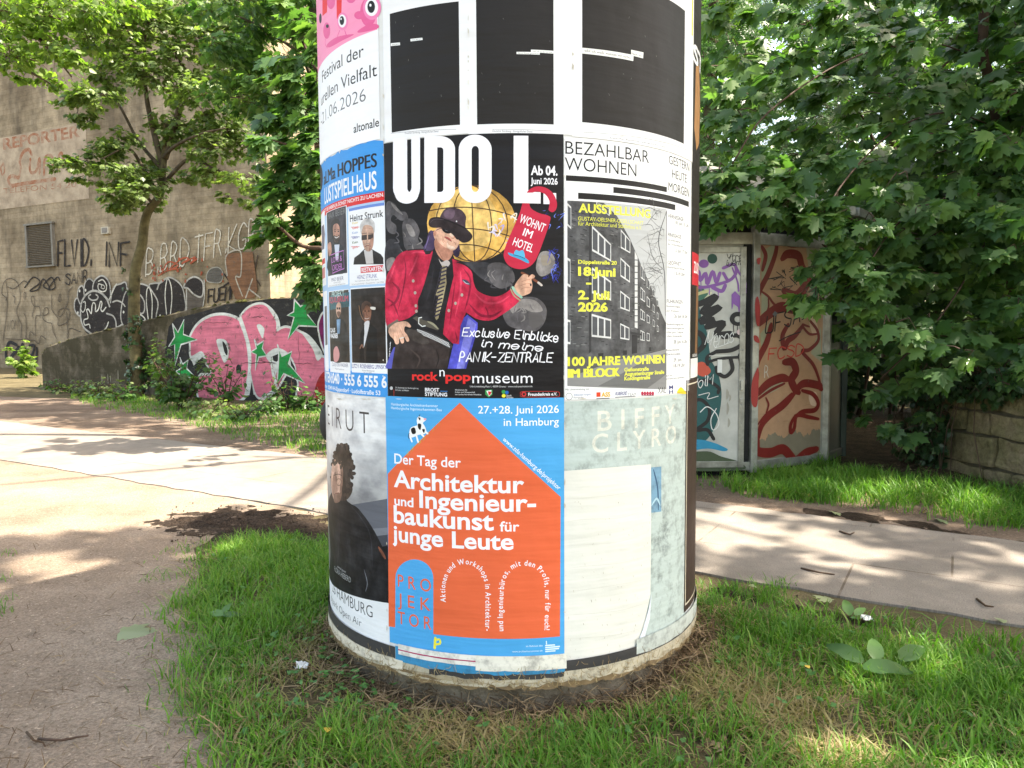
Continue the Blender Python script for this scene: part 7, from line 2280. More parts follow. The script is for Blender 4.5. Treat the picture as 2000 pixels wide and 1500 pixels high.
# ------------------------------------------------------------------ big maples on the right
rt = thing('maple_tree', 'big-leaved maple on the right with a slanting reddish stem, boughs drooping over the kiosk', 'tree', (5.6, 8.3, 0))
for i, cs in enumerate(([(5.6, 8.3, -.2), (5.5, 8.2, 1.5), D(1955, 290, 8.0), D(1930, 150, 7.9), D(1920, 60, 7.8), (4.6, 7.4, 6.5), (4.2, 7.0, 8.5), (4.2, 7.0, 11)],)):
    limb(rt, 'trunk', cs, .065, .035, m_twig, 9)
for cs, r in (([D(1955, 260, 8), D(1990, 170, 7.6), D(2060, 90, 7.2)], .012), ([D(1950, 250, 8), D(1850, 220, 7.2), D(1740, 260, 6.6), D(1620, 400, 6.0), D(1650, 480, 6.0)], .008), ([D(1960, 330, 8), D(1860, 380, 7.0), D(1760, 430, 6.4), D(1680, 540, 6.0)], .008), ([D(1930, 120, 7.9), D(1800, 80, 7.0), D(1650, 120, 6.4), D(1500, 220, 6.0), D(1430, 320, 5.9)], .008), ([D(1960, 400, 8), D(1900, 520, 6.8), D(1820, 640, 6.4), D(1720, 740, 6.4)], .008),
              ([(4.2, 7.0, 9.5), (4.6, 5.2, 10), (4.4, 3.4, 10), (3.6, 2.0, 9.6)], .06), ([(4.25, 7.1, 9), (6.4, 5.4, 9.6), (8.0, 3.4, 9.8), (9.0, 1.6, 9.4)], .05), ([(4.2, 7.0, 10.2), (2.8, 6.0, 10.6), (1.0, 5.0, 10.4)], .05)):
    limb(rt, 'branch', cs, r, .007, m_twig, 6)
FRONT = [(1362, 330), (1362, 430), (1420, 440), (1500, 425), (1580, 430), (1640, 470), (1660, 560), (1650, 620), (1680, 680), (1690, 720), (1680, 780), (1710, 850), (1790, 850), (1830, 790), (1880, 740), (2000, 760), (2250, 760), (2250, -60), (1362, -60)]
cr = Crown()
cnt = 0
while cnt < 400:
    x, y = random.uniform(1362, 2240), random.uniform(-70, 860)
    if not pip(x, y, FRONT): continue
    # the hollow beside the kiosk and the thin light part in the middle stay open
    if 1362 < x < 1560 and 60 < y < 320 and random.random() < .35: continue
    if x < 1640 and y > 415: continue
    if 1700 < x < 1830 and 190 < y < 330 and random.random() < .35: continue
    if 1660 < x < 1860 and y > 690 and random.random() < .55: continue
    Y = random.uniform(5.7, 7.6) if y > 330 else random.uniform(6.0, 8.6)
    if x < 1620 and y > 330: Y = random.uniform(5.5, 6.2)
    k = Y / F
    c0 = D(x, y, Y)
    if c0.z < 0.25: continue
    cr.spray(c0, (52 * k, 52 * k, 26 * k), 24, random.choice((.11, .135, .15, .165)), out=(-.55, -.6, -.15), droop=.45, flat=.8, up=.7, face=.55, keep_open=True)
    cnt += 1
for x, y, Y in ((1575, 575, 5.8), (1610, 590, 5.8), (1640, 600, 5.9), (1650, 570, 5.9), (1690, 610, 6.0), (1600, 520, 6.0), (1625, 545, 5.9), (1660, 520, 6.0), (1700, 560, 6.0), (1620, 490, 6.0), (1600, 400, 5.9), (1625, 405, 5.9), (1650, 415, 5.9), (1610, 425, 5.9), (1640, 435, 5.9), (1670, 430, 5.9), (1630, 455, 5.9), (1645, 510, 5.9), (1655, 570, 5.9), (1662, 640, 6.0), (1668, 690, 6.1), (1650, 470, 6.0), (1400, 400, 5.7), (1440, 420, 5.8), (1385, 425, 5.6), (1480, 400, 5.8), (1520, 420, 5.9), (1560, 440, 6.0), (1710, 830, 6.5), (1740, 840, 6.5), (1700, 760, 6.3)):
    k = Y / F
    cr.spray(D(x, y, Y), (36 * k, 36 * k, 16 * k), 22, .13, out=(-.7, -.5, -.2), droop=.5, flat=.8, keep_open=False)
# canopy above: shades the lawn and the column
nsp = 0
while nsp < 760:
    gx, gy, z = random.uniform(-6.5, 5.0), random.uniform(-2.2, 6.2), random.uniform(7.5, 12.5)
    c0 = Vector((gx, gy, 0)) + TOSUN * (z / TOSUN.z)
    q = to_px(c0)
    if q is not None and -60 < q[0] < 2060 and -30 < q[1] < 1500 and (q[0] < 1400): continue
    nsp += 1
    if shades_open(c0): continue
    cr.spray(c0, (.55, .55, .30), 24, .19, keep_open=True, up=1.0, face=.2)
# low boughs roofing the hollow and hanging over the kiosk eaves
for q in range(90):
    cr.spray((random.uniform(3.5, 6.2), random.uniform(7.6, 10.2), random.uniform(1.9, 3.2)), (.45, .45, .25), 24, .17, out=(-.4, -.5, -.2))
for x, y, Y in ((1375, 385, 5.75), (1400, 372, 5.8), (1430, 380, 5.8), (1460, 372, 5.9), (1490, 385, 5.9), (1520, 372, 6.0), (1550, 390, 6.0), (1580, 405, 6.1), (1610, 420, 6.1), (1640, 440, 6.2), (1420, 405, 5.7), (1455, 410, 5.75), (1495, 412, 5.85), (1535, 416, 5.9), (1575, 440, 6.0), (1380, 412, 5.6), (1366, 360, 5.8), (1410, 345, 5.9), (1460, 340, 6.0), (1510, 345, 6.1), (1560, 360, 6.2)):
    k = Y / F
    cr.spray(D(x, y, Y), (36 * k, 36 * k, 12 * k), 20, .135, out=(-.6, -.6, -.2), droop=.5, flat=.9)
# unseen leaf sprays added along the sun rays to shade the posters
nsp = 0
while nsp < 170:
    th = R_(random.uniform(-10, 100)); z0_ = random.uniform(0.0, 3.2); z = random.uniform(7.0, 12.5)
    c0 = Vector((AX + CYR * math.sin(th), CYD - CYR * math.cos(th), z0_)) + TOSUN * ((z - z0_) / TOSUN.z)
    nsp += 1
    if shades_open(c0): continue
    cr.spray(c0, (.5, .5, .25), 24, .19, keep_open=True, up=1.0, face=.2)
cr.build(rt, leaf_maple(), m_maple)

# fuller far-right side of the same crown is carried by the maple over the wall
lo = thing('locust_tree', 'feathery-leaved tree behind the kiosk, next to the right edge of the column', 'tree', (2.6, 10.2, 0))
limb(lo, 'trunk', [(2.6, 10.2, -.2), (2.6, 10.2, 2), (2.7, 10.2, 5), (2.8, 10.3, 8)], .12, .05, m_bark)
for cs in ([(2.6, 10.2, 2.6), D(1440, 240, 9.4), D(1420, 150, 9), D(1390, 60, 8.8)], [(2.65, 10.2, 3.4), D(1480, 150, 9.4), D(1500, 60, 9)], [(2.6, 10.2, 2.2), D(1420, 330, 9.4), D(1380, 290, 9)]):
    limb(lo, 'branch', cs, .03, .006, m_bark, 6)
cr = Crown()
for q in range(105):
    x, y = random.uniform(1330, 1640), random.uniform(-60, 330)
    k = 9.2 / F
    if 1400 < x < 1520 and 200 < y < 330 and random.random() < .7: continue
    cr.spray(D(x, y, 9.2 + random.uniform(-.7, 1.2)), (44 * k, 44 * k, 26 * k), 30, .16, out=(-.2, -.6, -.1), droop=.4)
for q in range(60):
    cr.spray((2.8 + random.gauss(0, 1.2), 10.4 + random.gauss(0, 1.0), random.uniform(5, 8.5)), (.6, .6, .4), 34, .17, keep_open=True)
cr.build(lo, leaf_pinnate(), m_locust)

b3 = thing('maple_tree', 'dark thin-stemmed maple deep in the thicket behind the stone wall', 'tree', (6.6, 12.4, 0))
limb(b3, 'trunk', [(6.9, 12.4, -.2), (6.6, 12.4, 2.2), (6.1, 12.3, 5), (5.9, 12.2, 9)], .07, .04, m_twig)
for cs in ([(6.5, 12.4, 2.4), D(1700, 260, 12), D(1640, 180, 11.6)], [(6.4, 12.3, 3.6), D(1820, 160, 12), D(1900, 90, 11.6)], [(6.5, 12.4, 1.6), D(1720, 420, 12), D(1680, 380, 11.6)]):
    limb(b3, 'branch', cs, .04, .008, m_twig, 6)
cr = Crown()
for q in range(330):
    x, y = random.uniform(1380, 2300), random.uniform(-80, 800)
    if y < 330 and y > 200 and x < 1860 and random.random() < .5: continue
    k = 11.5 / F
    c0 = D(x, y, random.uniform(10.2, 13.2))
    if c0.z < .3: continue
    cr.spray(c0, (58 * k, 58 * k, 36 * k), 34, .15, out=(-.2, -.7, -.1), droop=.4, keep_open=True)
cr.build(b3, leaf_maple(), m_maple)

# undergrowth closing the hollow behind the kiosk
ug = thing('hazel_bush', 'leafy bush with shade-darkened leaf colour filling the hollow between the kiosk and the stone wall', 'bush', (5.0, 11.0, 0))
cr = Crown()
for q in range(9):
    b_ = Vector((5.2 + random.uniform(-1, 1), 11.1 + random.uniform(-.6, .6), -.05)); e_ = b_ + Vector((random.uniform(-.5, .5), random.uniform(-.5, .2), random.uniform(1.2, 2.4)))
    limb(ug, 'stem', [b_, (b_ + e_) / 2 + Vector((.06, 0, 0)), e_], .022, .008, m_twig, 6)
for q in range(260):
    c0 = Vector((random.uniform(3.5, 8.6), random.uniform(10.4, 12.0), random.uniform(.15, 2.9)))
    cr.spray(c0, (.40, .40, .28), 32, .13, out=(-.2, -.8, 0))
cr.build(ug, leaf_maple(), m_ivy, 'foliage')  # dark ivy colour on these leaves stands in for the hollow's shade

# more trees behind everything: the edge of a small wood
def wood_tree(name, label, x, y, h, r, leaf, mat, nsp, group=None, z0=1.5):
    t_ = thing(name, label, 'tree', (x, y, 0), group)
    limb(t_, 'trunk', [(x, y, -.2), (x + .1, y, h * .35), (x - .1, y + .1, h * .7), (x, y, h * .95)], .19, .05, m_bark)
    cr = Crown()
    for q in range(nsp):
        z = random.uniform(z0, h)
        rr_ = r * math.sqrt(random.random()) * (1.05 - .55 * (z - z0) / (h - z0))
        a = random.uniform(0, 6.28)
        cr.spray((x + rr_ * math.cos(a), y + rr_ * math.sin(a), z), (.75, .75, .5), 30, .20, droop=.4)
    cr.build(t_, leaf, mat)
    return t_
wood_tree('ash_tree', 'tall tree glimpsed through gaps in the right-hand foliage, behind the kiosk', 4.2, 16.5, 11, 3.0, leaf_pinnate(), m_locust, 260, z0=.5)
wood_tree('ash_tree', 'tall tree glimpsed through the leaves at the far right of the photo', 11.5, 16.0, 11, 3.2, leaf_pinnate(), m_locust, 260, z0=.5)
wood_tree('maple_tree', 'shady maple at the back of the wood, straight behind the kiosk roof', 2.6, 14.0, 10, 2.6, leaf_maple(), m_maple, 230, z0=.6)
wood_tree('maple_tree', 'shady maple at the back of the wood, above the hollow beside the kiosk', 7.6, 15.0, 11, 3.0, leaf_maple(), m_maple, 300, z0=.4)
wood_tree('maple_tree', 'maple at the right-hand edge, hanging over the stone wall', 7.0, 7.6, 9, 2.6, leaf_maple(), m_maple, 260, z0=1.2)

# ------------------------------------------------------------------ low plants
def bush(name, label, x, y, w, h, cnt, leaf, size, mat, seed, group=None, stems=6, cat='shrub'):
    """x, y: photo pixel of the foot"""
    b0 = ground(x, y)
    t_ = thing(name, label, cat, b0, group)
    cr = Crown()
    st = []
    for k in range(stems):
        e = b0 + Vector((random.uniform(-w, w) * .8, random.uniform(-w, w) * .5, h * random.uniform(.5, 1)))
        st.append(tube([b0 + Vector((random.uniform(-.012, .012), random.uniform(-.012, .012), -.03)), (b0 + e) / 2 + Vector((random.uniform(-.05, .05), 0, .05)), e], [.012, .009, .003], 5))
        for j in range(3):
            f = .35 + .3 * j + random.uniform(0, .1)
            p = b0 + (e - b0) * f
            cr.spray(p, (w * .4, w * .35, h * .2), max(4, cnt // (stems * 3)), size * (1 - .15 * j), up=.8, face=.4)
    mesh_obj('stems', *join_parts(st), m_twig, t_)
    cr.build(t_, leaf, mat, 'foliage')
    return t_
bush('sapling', 'small bright sunlit maple sapling at the foot of the building, far left', 45, 738, .55, 1.15, 330, leaf_maple(), .17, m_lime, 1)
bush('shrub', 'dense dark green bush against the left end of the pink lettering', 355, 800, .75, 1.15, 700, leaf_maple(), .10, m_under, 2, stems=12)
bush('shrub', 'young maple shoot with paler top leaves behind the dark bush', 310, 786, .3, 1.2, 130, leaf_maple(), .13, m_field, 3)
bush('nettle', 'reddish-stemmed weed in front of the pink letter D', 440, 800, .42, .78, 110, leaf_oval(), .13, m_under, 4)
bush('nettle', 'tall weed in front of the pink letter R with thin leaves', 560, 806, .35, .7, 90, leaf_oval(), .11, m_under, 5)
bush('shrub', 'low weedy clump at the wall foot below the lower green star', 520, 806, .55, .42, 200, leaf_maple(), .10, m_under, 6)
bush('shrub', 'leafy weeds under the red dot beside the column', 605, 806, .5, .40, 200, leaf_oval(), .12, m_under, 7)
bush('shrub', 'low weeds at the foot of the trunk of the ivy-clad maple', 235, 784, .6, .38, 180, leaf_oval(), .10, m_under, 8)
bush('shrub', 'scrubby weeds at the low left end of the sloping wall', 150, 772, .6, .32, 150, leaf_oval(), .09, m_field, 9)
bush('shrub', 'patch of weeds midway along the wall foot between the bushes', 470, 822, .7, .30, 220, leaf_maple(), .09, m_under, 10)
bush('shrub', 'weeds right of the dark bush, before the pink letter', 400, 818, .6, .34, 200, leaf_maple(), .09, m_field, 11)

bush('shrub', 'weeds in the corner where the sloping wall starts, far left end', 108, 768, .5, .3, 150, leaf_oval(), .08, m_under, 12)
bush('shrub', 'leafy weeds on the mossy wall foot between its end and the trunk', 190, 779, .6, .42, 220, leaf_maple(), .09, m_field, 13)
iv = thing('ivy', 'dark ivy tumbling over the far end of the stone wall to the ground', 'ivy', S0)
cr = Crown()
for q in range(190):
    s = random.uniform(-.45, .25) if random.random() < .75 else random.uniform(.2, 1.0)
    zmax = topz + .05
    z = random.uniform(0.02, zmax) if s < .1 else random.uniform(zmax - .15, zmax + .05)
    c0 = S0 + SD * (-s) * -1 * -1 + SN * random.uniform(.02, .14) + Vector((0, 0, z)) if False else S0 - SD * (-s) * 1.0 + SN * random.uniform(.02, .14) + Vector((0, 0, z))
    cr.spray(c0, (.10, .10, .09), 9, .062, out=SN, up=.25, face=1.0, droop=.7)
st = []
for q in range(10):
    s = random.uniform(-.8, .5)
    a_ = S0 + SD * s + SN * .04 + Vector((0, 0, topz)); b_ = S0 + SD * (s + random.uniform(-.2, .2)) + SN * .10
    st.append(tube([a_, (a_ + b_) / 2 + SN * .05, b_], [.004, .005, .004], 4))
for v_, f_ in st: mesh_obj('stem', v_, f_, m_twig, iv)
cr.build(iv, leaf_maple(), m_ivy, 'foliage')

# ------------------------------------------------------------------ grass
def inside_np(px, py, poly):
    O = np.array(poly); c = np.zeros(px.shape, bool); n = len(O)
    for i in range(n):
        a, b = O[i], O[(i + 1) % n]
        cond = ((a[1] > py) != (b[1] > py)) & (px < (b[0] - a[0]) * (py - a[1]) / (b[1] - a[1] + 1e-12) + a[0])
        c ^= cond
    return c
def vnoise(x, y, s, seed):
    """cheap smooth value noise"""
    r = np.random.default_rng(seed); T = r.random((64, 64))
    X, Y = x / s + 900.3, y / s + 900.7
    i, j = np.floor(X).astype(int), np.floor(Y).astype(int); fx, fy = X - i, Y - j
    fx, fy = fx * fx * (3 - 2 * fx), fy * fy * (3 - 2 * fy)
    g = lambda a, b: T[a % 64, b % 64]
    return (g(i, j) * (1 - fx) * (1 - fy) + g(i + 1, j) * fx * (1 - fy) + g(i, j + 1) * (1 - fx) * fy + g(i + 1, j + 1) * fx * fy)

def blades(x, y, h, w, lean, tint, z=0.0):
    N = len(x)
    az = rng.random(N) * 6.283
    dx, dy = np.cos(az), np.sin(az)
    fa = az + 1.57 + rng.normal(0, .5, N)
    wx, wy = np.cos(fa) * w / 2, np.sin(fa) * w / 2
    V = np.zeros((N, 7, 3))
    for k, (f, wf) in enumerate(((0, 1.0), (.38, .9), (.74, .62))):
        cx = x + dx * lean * h * f ** 1.8; cy = y + dy * lean * h * f ** 1.8
        cz = z + h * f * (1 - .38 * lean * f)
        V[:, 2 * k] = np.stack([cx - wx * wf, cy - wy * wf, cz], 1); V[:, 2 * k + 1] = np.stack([cx + wx * wf, cy + wy * wf, cz], 1)
    V[:, 6] = np.stack([x + dx * lean * h, y + dy * lean * h, z + h * (1 - .42 * lean)], 1)
    return V, tint
def blade_obj(name, sets, mat):
    V = np.concatenate([s[0] for s in sets]); T = np.concatenate([s[1] for s in sets])
    N = len(V)
    flat = np.array([0, 1, 3, 2, 2, 3, 5, 4, 4, 5, 6]); fl = np.array([4, 4, 3]); st = np.array([0, 4, 8])
    me = bpy.data.meshes.new(name)
    me.vertices.add(N * 7); me.vertices.foreach_set('co', V.astype(np.float32).ravel())
    me.loops.add(N * 11); me.loops.foreach_set('vertex_index', (flat[None] + (np.arange(N) * 7)[:, None]).astype(np.int32).ravel())
    me.polygons.add(N * 3); me.polygons.foreach_set('loop_start', (st[None] + (np.arange(N) * 11)[:, None]).astype(np.int32).ravel())
    me.materials.append(mat)
    at = me.attributes.new('tint', 'FLOAT', 'POINT'); at.data.foreach_set('value', np.repeat(T, 7).astype(np.float32))
    me.update(calc_edges=True)
    me.polygons.foreach_set('use_smooth', [True] * (N * 3))
    o = bpy.data.objects.new(name, me); link(o)
    return tag(o, kind='stuff')

t = NT('grass_blades')
at = t.n('ShaderNodeAttribute'); at.attribute_name = 'tint'
col = t.ramp(at.outputs['Fac'], [(0.0, (0.040, 0.115, 0.012)), (0.45, (0.090, 0.205, 0.022)), (0.68, (0.155, 0.285, 0.040)), (0.76, (0.24, 0.22, 0.08)), (1.0, (0.34, 0.26, 0.145))])
t.set(Base_Color=col, Roughness=.5, Specular_IOR_Level=.3)
tr = t.n('ShaderNodeBsdfTranslucent'); t.l(t.mix(1.0, col, (1.5, 1.8, .7), 'MULTIPLY'), tr.inputs['Color'])
ms = t.n('ShaderNodeMixShader'); ms.inputs[0].default_value = .35
t.l(t.b.outputs[0], ms.inputs[1]); t.l(tr.outputs[0], ms.inputs[2]); t.l(ms.outputs[0], t.out.inputs[0])
m_grass = t.m

LAWN = [XY(470, 1500), XY(432, 1400), XY(408, 1300), XY(396, 1160), XY(388, 1085), XY(440, 1062), XY(520, 1058), XY(660, 1078), pv(-1.0, 3.25), pv(.6, 3.42), XY(1365, 1152), XY(1450, 1168), XY(1580, 1204), XY(1700, 1226), XY(2000, 1262), XY(2400, 1360), (2.6, .4), (-.75, .4)]
FARL = [XY(140, 778), XY(230, 775), XY(400, 790), XY(660, 800), XY(760, 810), pv(-.6, 6.0), XY(640, 897), XY(560, 880), XY(480, 862), XY(400, 838), XY(300, 815), XY(200, 800)]
RIGHT = [XY(1420, 958), XY(1500, 925), XY(1600, 915), XY(1700, 926), XY(1800, 938), XY(1900, 950), XY(2000, 962), XY(2200, 985), XY(2200, 1062), XY(2000, 1040), XY(1880, 1018), XY(1740, 1000), XY(1640, 985), XY(1540, 980), XY(1470, 972)]
def field(poly, n, hmu, w0, seed, dryfun, dens=None, lean=(.2, 1.1)):
    P = np.array(poly); lo_, hi_ = P.min(0), P.max(0)
    x = lo_[0] + rng.random(n) * (hi_[0] - lo_[0]); y = lo_[1] + rng.random(n) * (hi_[1] - lo_[1])
    jx, jy = x + rng.normal(0, .07, n) + (vnoise(x, y, .25, seed + 5) - .5) * .22, y + rng.normal(0, .05, n)
    k = inside_np(jx, jy, poly)
    d = np.hypot(x - AX, y - CYD); k &= d > BR + .015
    clump = vnoise(x, y, .09, seed) * .6 + vnoise(x, y, .30, seed + 1) * .7
    k &= rng.random(n) < np.clip(clump * 1.5 - .25, .06, 1)
    if dens is not None: k &= rng.random(n) < dens(x, y)
    x, y, clump = x[k], y[k], clump[k]; m = len(x)
    h = hmu * (0.45 + clump * .75) * rng.uniform(.55, 1.45, m)
    dry = dryfun(x, y)
    isdry = rng.random(m) < dry
    tint = np.where(isdry, rng.uniform(.78, 1, m), np.clip(rng.normal(.50, .15, m) + (vnoise(x, y, .5, seed + 2) - .5) * .35, 0, .70))
    h = np.where(isdry, h * .8, h)
    h = h * (1 - .6 * np.exp(-((np.hypot(x - AX, y - CYD) - BR) / .18) ** 2))
    return blades(x, y, h, w0 * rng.uniform(.7, 1.4, m), np.where(isdry, rng.uniform(.7, 1.6, m), rng.uniform(*lean, m)), tint, 0.0)
def ring_dry(x, y):
    d = np.hypot(x - AX, y - CYD) - BR
    n_ = vnoise(x, y, .35, 77)
    patch = np.exp(-((x - .85) ** 2 + (y - 2.25) ** 2) / .16) * .75 + np.exp(-((x + .30) ** 2 + (y - 2.25) ** 2) / .10) * .5 + np.exp(-((x + .8) ** 2 + (y - 2.6) ** 2) / .06) * .5
    return np.clip(.06 + 1.0 * np.exp(-(d / .13) ** 2) * 1 + .55 * np.exp(-(d / .4) ** 2) * n_ * 1.3 + patch * n_ * 1.6, 0, .95)
def ring_thin(x, y):
    d = np.hypot(x - AX, y - CYD) - BR
    n_ = vnoise(x, y, .3, 78)
    patch = np.exp(-((x - 1.10) ** 2 + (y - 2.62) ** 2) / .10) + np.exp(-((x + .95) ** 2 + (y - 2.72) ** 2) / .06)
    return np.clip(1 - .92 * np.exp(-(d / .12) ** 2) - .5 * patch * n_, .02, 1)
sets = [field(LAWN, 215000, .078, .0044, 5, ring_dry, ring_thin), field(LAWN, 26000, .085, .0085, 25, ring_dry, lambda x, y: ring_thin(x, y) * np.clip(vnoise(x, y, .3, 55) * 2 - .5, 0, 1)),
        field(FARL, 60000, .10, .009, 8, lambda x, y: np.full(len(x), .05)),
        field(RIGHT, 52000, .13, .006, 11, lambda x, y: np.full(len(x), .06), lambda x, y: np.clip(vnoise(x, y, .4, 31) * 1.6, .1, 1))]
EDGE = [XY(300, 1500), XY(300, 1300), XY(300, 1150), XY(330, 1070), XY(470, 1050), XY(470, 1500)]
sets.append(field(EDGE, 9000, .045, .004, 15, lambda x, y: np.full(len(x), .25), lambda x, y: np.clip(vnoise(x, y, .22, 91) * 1.8 - .9, 0, 1), (.5, 1.4)))
# stray tufts on the dirt edge and between path and wall
def tufts(cs, per, hh, w, spread):
    X, Y = [], []
    for (x, y) in cs:
        X.append(x + rng.normal(0, spread, per)); Y.append(y + rng.normal(0, spread, per))
    X, Y = np.concatenate(X), np.concatenate(Y); m = len(X)
    return blades(X, Y, hh * rng.uniform(.5, 1.3, m), np.full(m, w), rng.uniform(.3, 1.2, m), np.clip(rng.normal(.42, .15, m), 0, .7))
tc_ = [XY(random.uniform(370, 450), random.uniform(1070, 1480)) for _ in range(60)] + [XY(random.uniform(-40, 20), random.uniform(1080, 1300)) for _ in range(8)] + [XY(random.uniform(520, 650), random.uniform(1050, 1080)) for _ in range(26)] + [XY(random.uniform(1360, 1560), random.uniform(1140, 1190)) for _ in range(30)]
sets.append(tufts(tc_, 26, .055, .004, .035))
blade_obj('grass', sets, m_grass)

# clover and small broad leaves among the grass
def in_poly_pts(poly, n):
    P = np.array(poly); lo_, hi_ = P.min(0), P.max(0); out = []
    while len(out) < n:
        x = lo_ + rng.random(2) * (hi_ - lo_)
        if inside_np(np.array([x[0]]), np.array([x[1]]), poly)[0] and math.hypot(x[0] - AX, x[1] - CYD) > BR + .05: out.append(x)
    return np.array(out)
cl = in_poly_pts(LAWN, 900)
cl = np.concatenate([cl[:500], cl[500:640] * .15 + np.array([-.75, 2.7]) * .85 + rng.normal(0, .12, (140, 2))])
cl = np.array([q for q in cl if math.hypot(q[0] - AX, q[1] - CYD) > BR + .04])
m = len(cl)
pos = np.concatenate([np.column_stack([cl, rng.uniform(.015, .06, m)])] * 3); az = np.concatenate([rng.random(m) * 2 + k * 2.1 for k in range(3)])
o = scatter('clover', leaf_small(), pos, np.column_stack([rng.normal(0, .3, 3 * m), rng.normal(0, .3, 3 * m), np.ones(3 * m)]), np.column_stack([np.cos(az), np.sin(az), np.zeros(3 * m)]), rng.uniform(.012, .024, 3 * m), leaf_mat('clover_leaves', (.05, .14, .03), (.08, .20, .045), (.11, .24, .06), .3))
tag(o, kind='stuff')

# dry straw and cuttings lying round the foot, litter on the paths
t = NT('dry_straw'); at = t.n('ShaderNodeAttribute'); at.attribute_name = 'tint'
t.set(Base_Color=t.ramp(at.outputs['Fac'], [(0, (.07, .042, .024)), (.5, (.17, .115, .065)), (1, (.36, .27, .16))]), Roughness=.8, Specular_IOR_Level=.2)
m_straw = t.m
strip = (np.array([(-.5, 0, 0), (.5, 0, 0), (.45, .5, .06), (-.45, .5, .06), (.2, 1, 0), (-.2, 1, 0)]) * np.array([.05, 1, 1]), [[0, 1, 2, 3], [3, 2, 4, 5]])
def straw(name, x, y, z, size, tint, up=.6):
    N = len(x); az = rng.random(N) * 6.283
    o = scatter(name, strip, np.column_stack([x, y, z]), np.column_stack([rng.normal(0, .4, N), rng.normal(0, .4, N), np.ones(N)]), np.column_stack([np.cos(az), np.sin(az), rng.normal(0, up * .3, N)]), size, m_straw, tint=tint)
    return tag(o, kind='stuff')
N = 5000
a = rng.uniform(-2.6, 2.6, N); d = BR + .01 + np.abs(rng.normal(0, .085, N)) * (1 + .8 * np.abs(np.sin(a * 1.7 + 1)))
k_ = rng.uniform(-1.5, 1.5, 700); dd_ = BR + .012 + rng.random(700) * .02
straw('dry_grass', AX + dd_ * np.sin(k_), CYD - dd_ * np.cos(k_), rng.random(700) ** 2 * .09, rng.uniform(.02, .08, 700), rng.uniform(.2, 1, 700), 2.5)
straw('dry_grass', AX + d * np.sin(a), CYD - d * np.cos(a), .004 + rng.random(N) * .05 * np.exp(-((d - BR) / .07)), rng.uniform(.03, .10, N), rng.random(N))
N = 1500
xs, ys = rng.uniform(-20, 430, N), rng.uniform(1060, 1520, N)
G = np.array([XY(a_, b_) for a_, b_ in zip(xs, ys)])
straw('path_litter', G[:, 0], G[:, 1], np.full(N, .007), rng.choice([.012, .02, .03, .06], N), np.where(rng.random(N) < .7, rng.uniform(0, .35, N), rng.uniform(.5, 1, N)), .1)
N = 420
G = np.array([XY(380 + 70 * (q / N) + rng.normal(0, 34), 1080 + 420 * q / N) for q in range(N)])
straw('path_litter', G[:, 0], G[:, 1], np.full(N, .009), rng.uniform(.04, .12, N), rng.uniform(.45, 1, N), .15)
N = 1100
s_, n_ = rng.uniform(.6, 6, N), rng.uniform(3.74, 5.3, N)
straw('path_litter', PD.x * s_ + PN.x * n_, PD.y * s_ + PN.y * n_, np.full(N, .016), rng.choice([.015, .02, .035, .07], N), rng.uniform(0, .6, N), .1)
N = 2200
s_ = rng.uniform(.6, 7, N); n_ = np.where(rng.random(N) < .5, rng.normal(3.6, .08, N), rng.normal(5.32, .12, N))
straw('soil_litter', PD.x * s_ + PN.x * n_, PD.y * s_ + PN.y * n_, np.full(N, .022) + rng.random(N) * .02, rng.uniform(.02, .07, N), rng.uniform(0, .8, N), .3)
N = 1500
G = np.array([XY(x_, y_) for x_, y_ in zip(rng.uniform(1640, 2040, N), rng.uniform(905, 965, N))])
straw('leaf_litter', G[:, 0], G[:, 1], np.full(N, .014), rng.uniform(.04, .10, N), rng.uniform(0, .6, N), .3)
# crumbs of soil and small stones
octa = (np.array([(.5, .5, .4), (-.5, .5, .4), (0, 1, .1), (0, 0, .1), (.1, .5, .8), (0, .5, -.3)]), [[0, 2, 4], [2, 1, 4], [1, 3, 4], [3, 0, 4]])
N = 1500
A_ = np.array([XY(330 + 350 * rng.random(), 1030 + rng.normal(0, 17)) for _ in range(900)])
s_ = rng.uniform(.6, 6, 600); n_ = np.where(rng.random(600) < .5, rng.normal(3.62, .10, 600), rng.normal(5.30, .13, 600))
G = np.concatenate([A_, np.column_stack([PD.x * s_ + PN.x * n_, PD.y * s_ + PN.y * n_])])
o = scatter('soil_crumbs', octa, np.column_stack([G, np.full(N, .012)]), np.column_stack([rng.normal(0, .5, N), rng.normal(0, .5, N), np.ones(N)]), rng.normal(0, 1, (N, 3)), rng.choice([.006, .009, .014, .02], N, p=[.45, .3, .18, .07]), m_dark)
tag(o, kind='stuff')
N = 420
G = np.array([XY(x_, y_) for x_, y_ in zip(rng.uniform(-20, 440, N), rng.uniform(1070, 1500, N))])
o = scatter('path_grit', octa, np.column_stack([G, np.full(N, .005)]), np.column_stack([rng.normal(0, .3, N), rng.normal(0, .3, N), np.ones(N)]), rng.normal(0, 1, (N, 3)), rng.choice([.003, .005, .008], N, p=[.5, .38, .12]), m_dirt)
tag(o, kind='stuff')
# brown fallen leaf fragments
N = 500
G = np.concatenate([np.array([XY(x_, y_) for x_, y_ in zip(rng.uniform(1365, 1480, 200), rng.uniform(1250, 1480, 200))]), np.array([XY(x_, y_) for x_, y_ in zip(rng.uniform(1640, 2040, 300), rng.uniform(905, 970, 300))])])
o = scatter('leaf_litter', leaf_small(), np.column_stack([G, np.full(N, .012)]), np.column_stack([rng.normal(0, .4, N), rng.normal(0, .4, N), np.ones(N)]), rng.normal(0, 1, (N, 3)), rng.uniform(.02, .05, N), m_straw)
tag(o, kind='stuff')

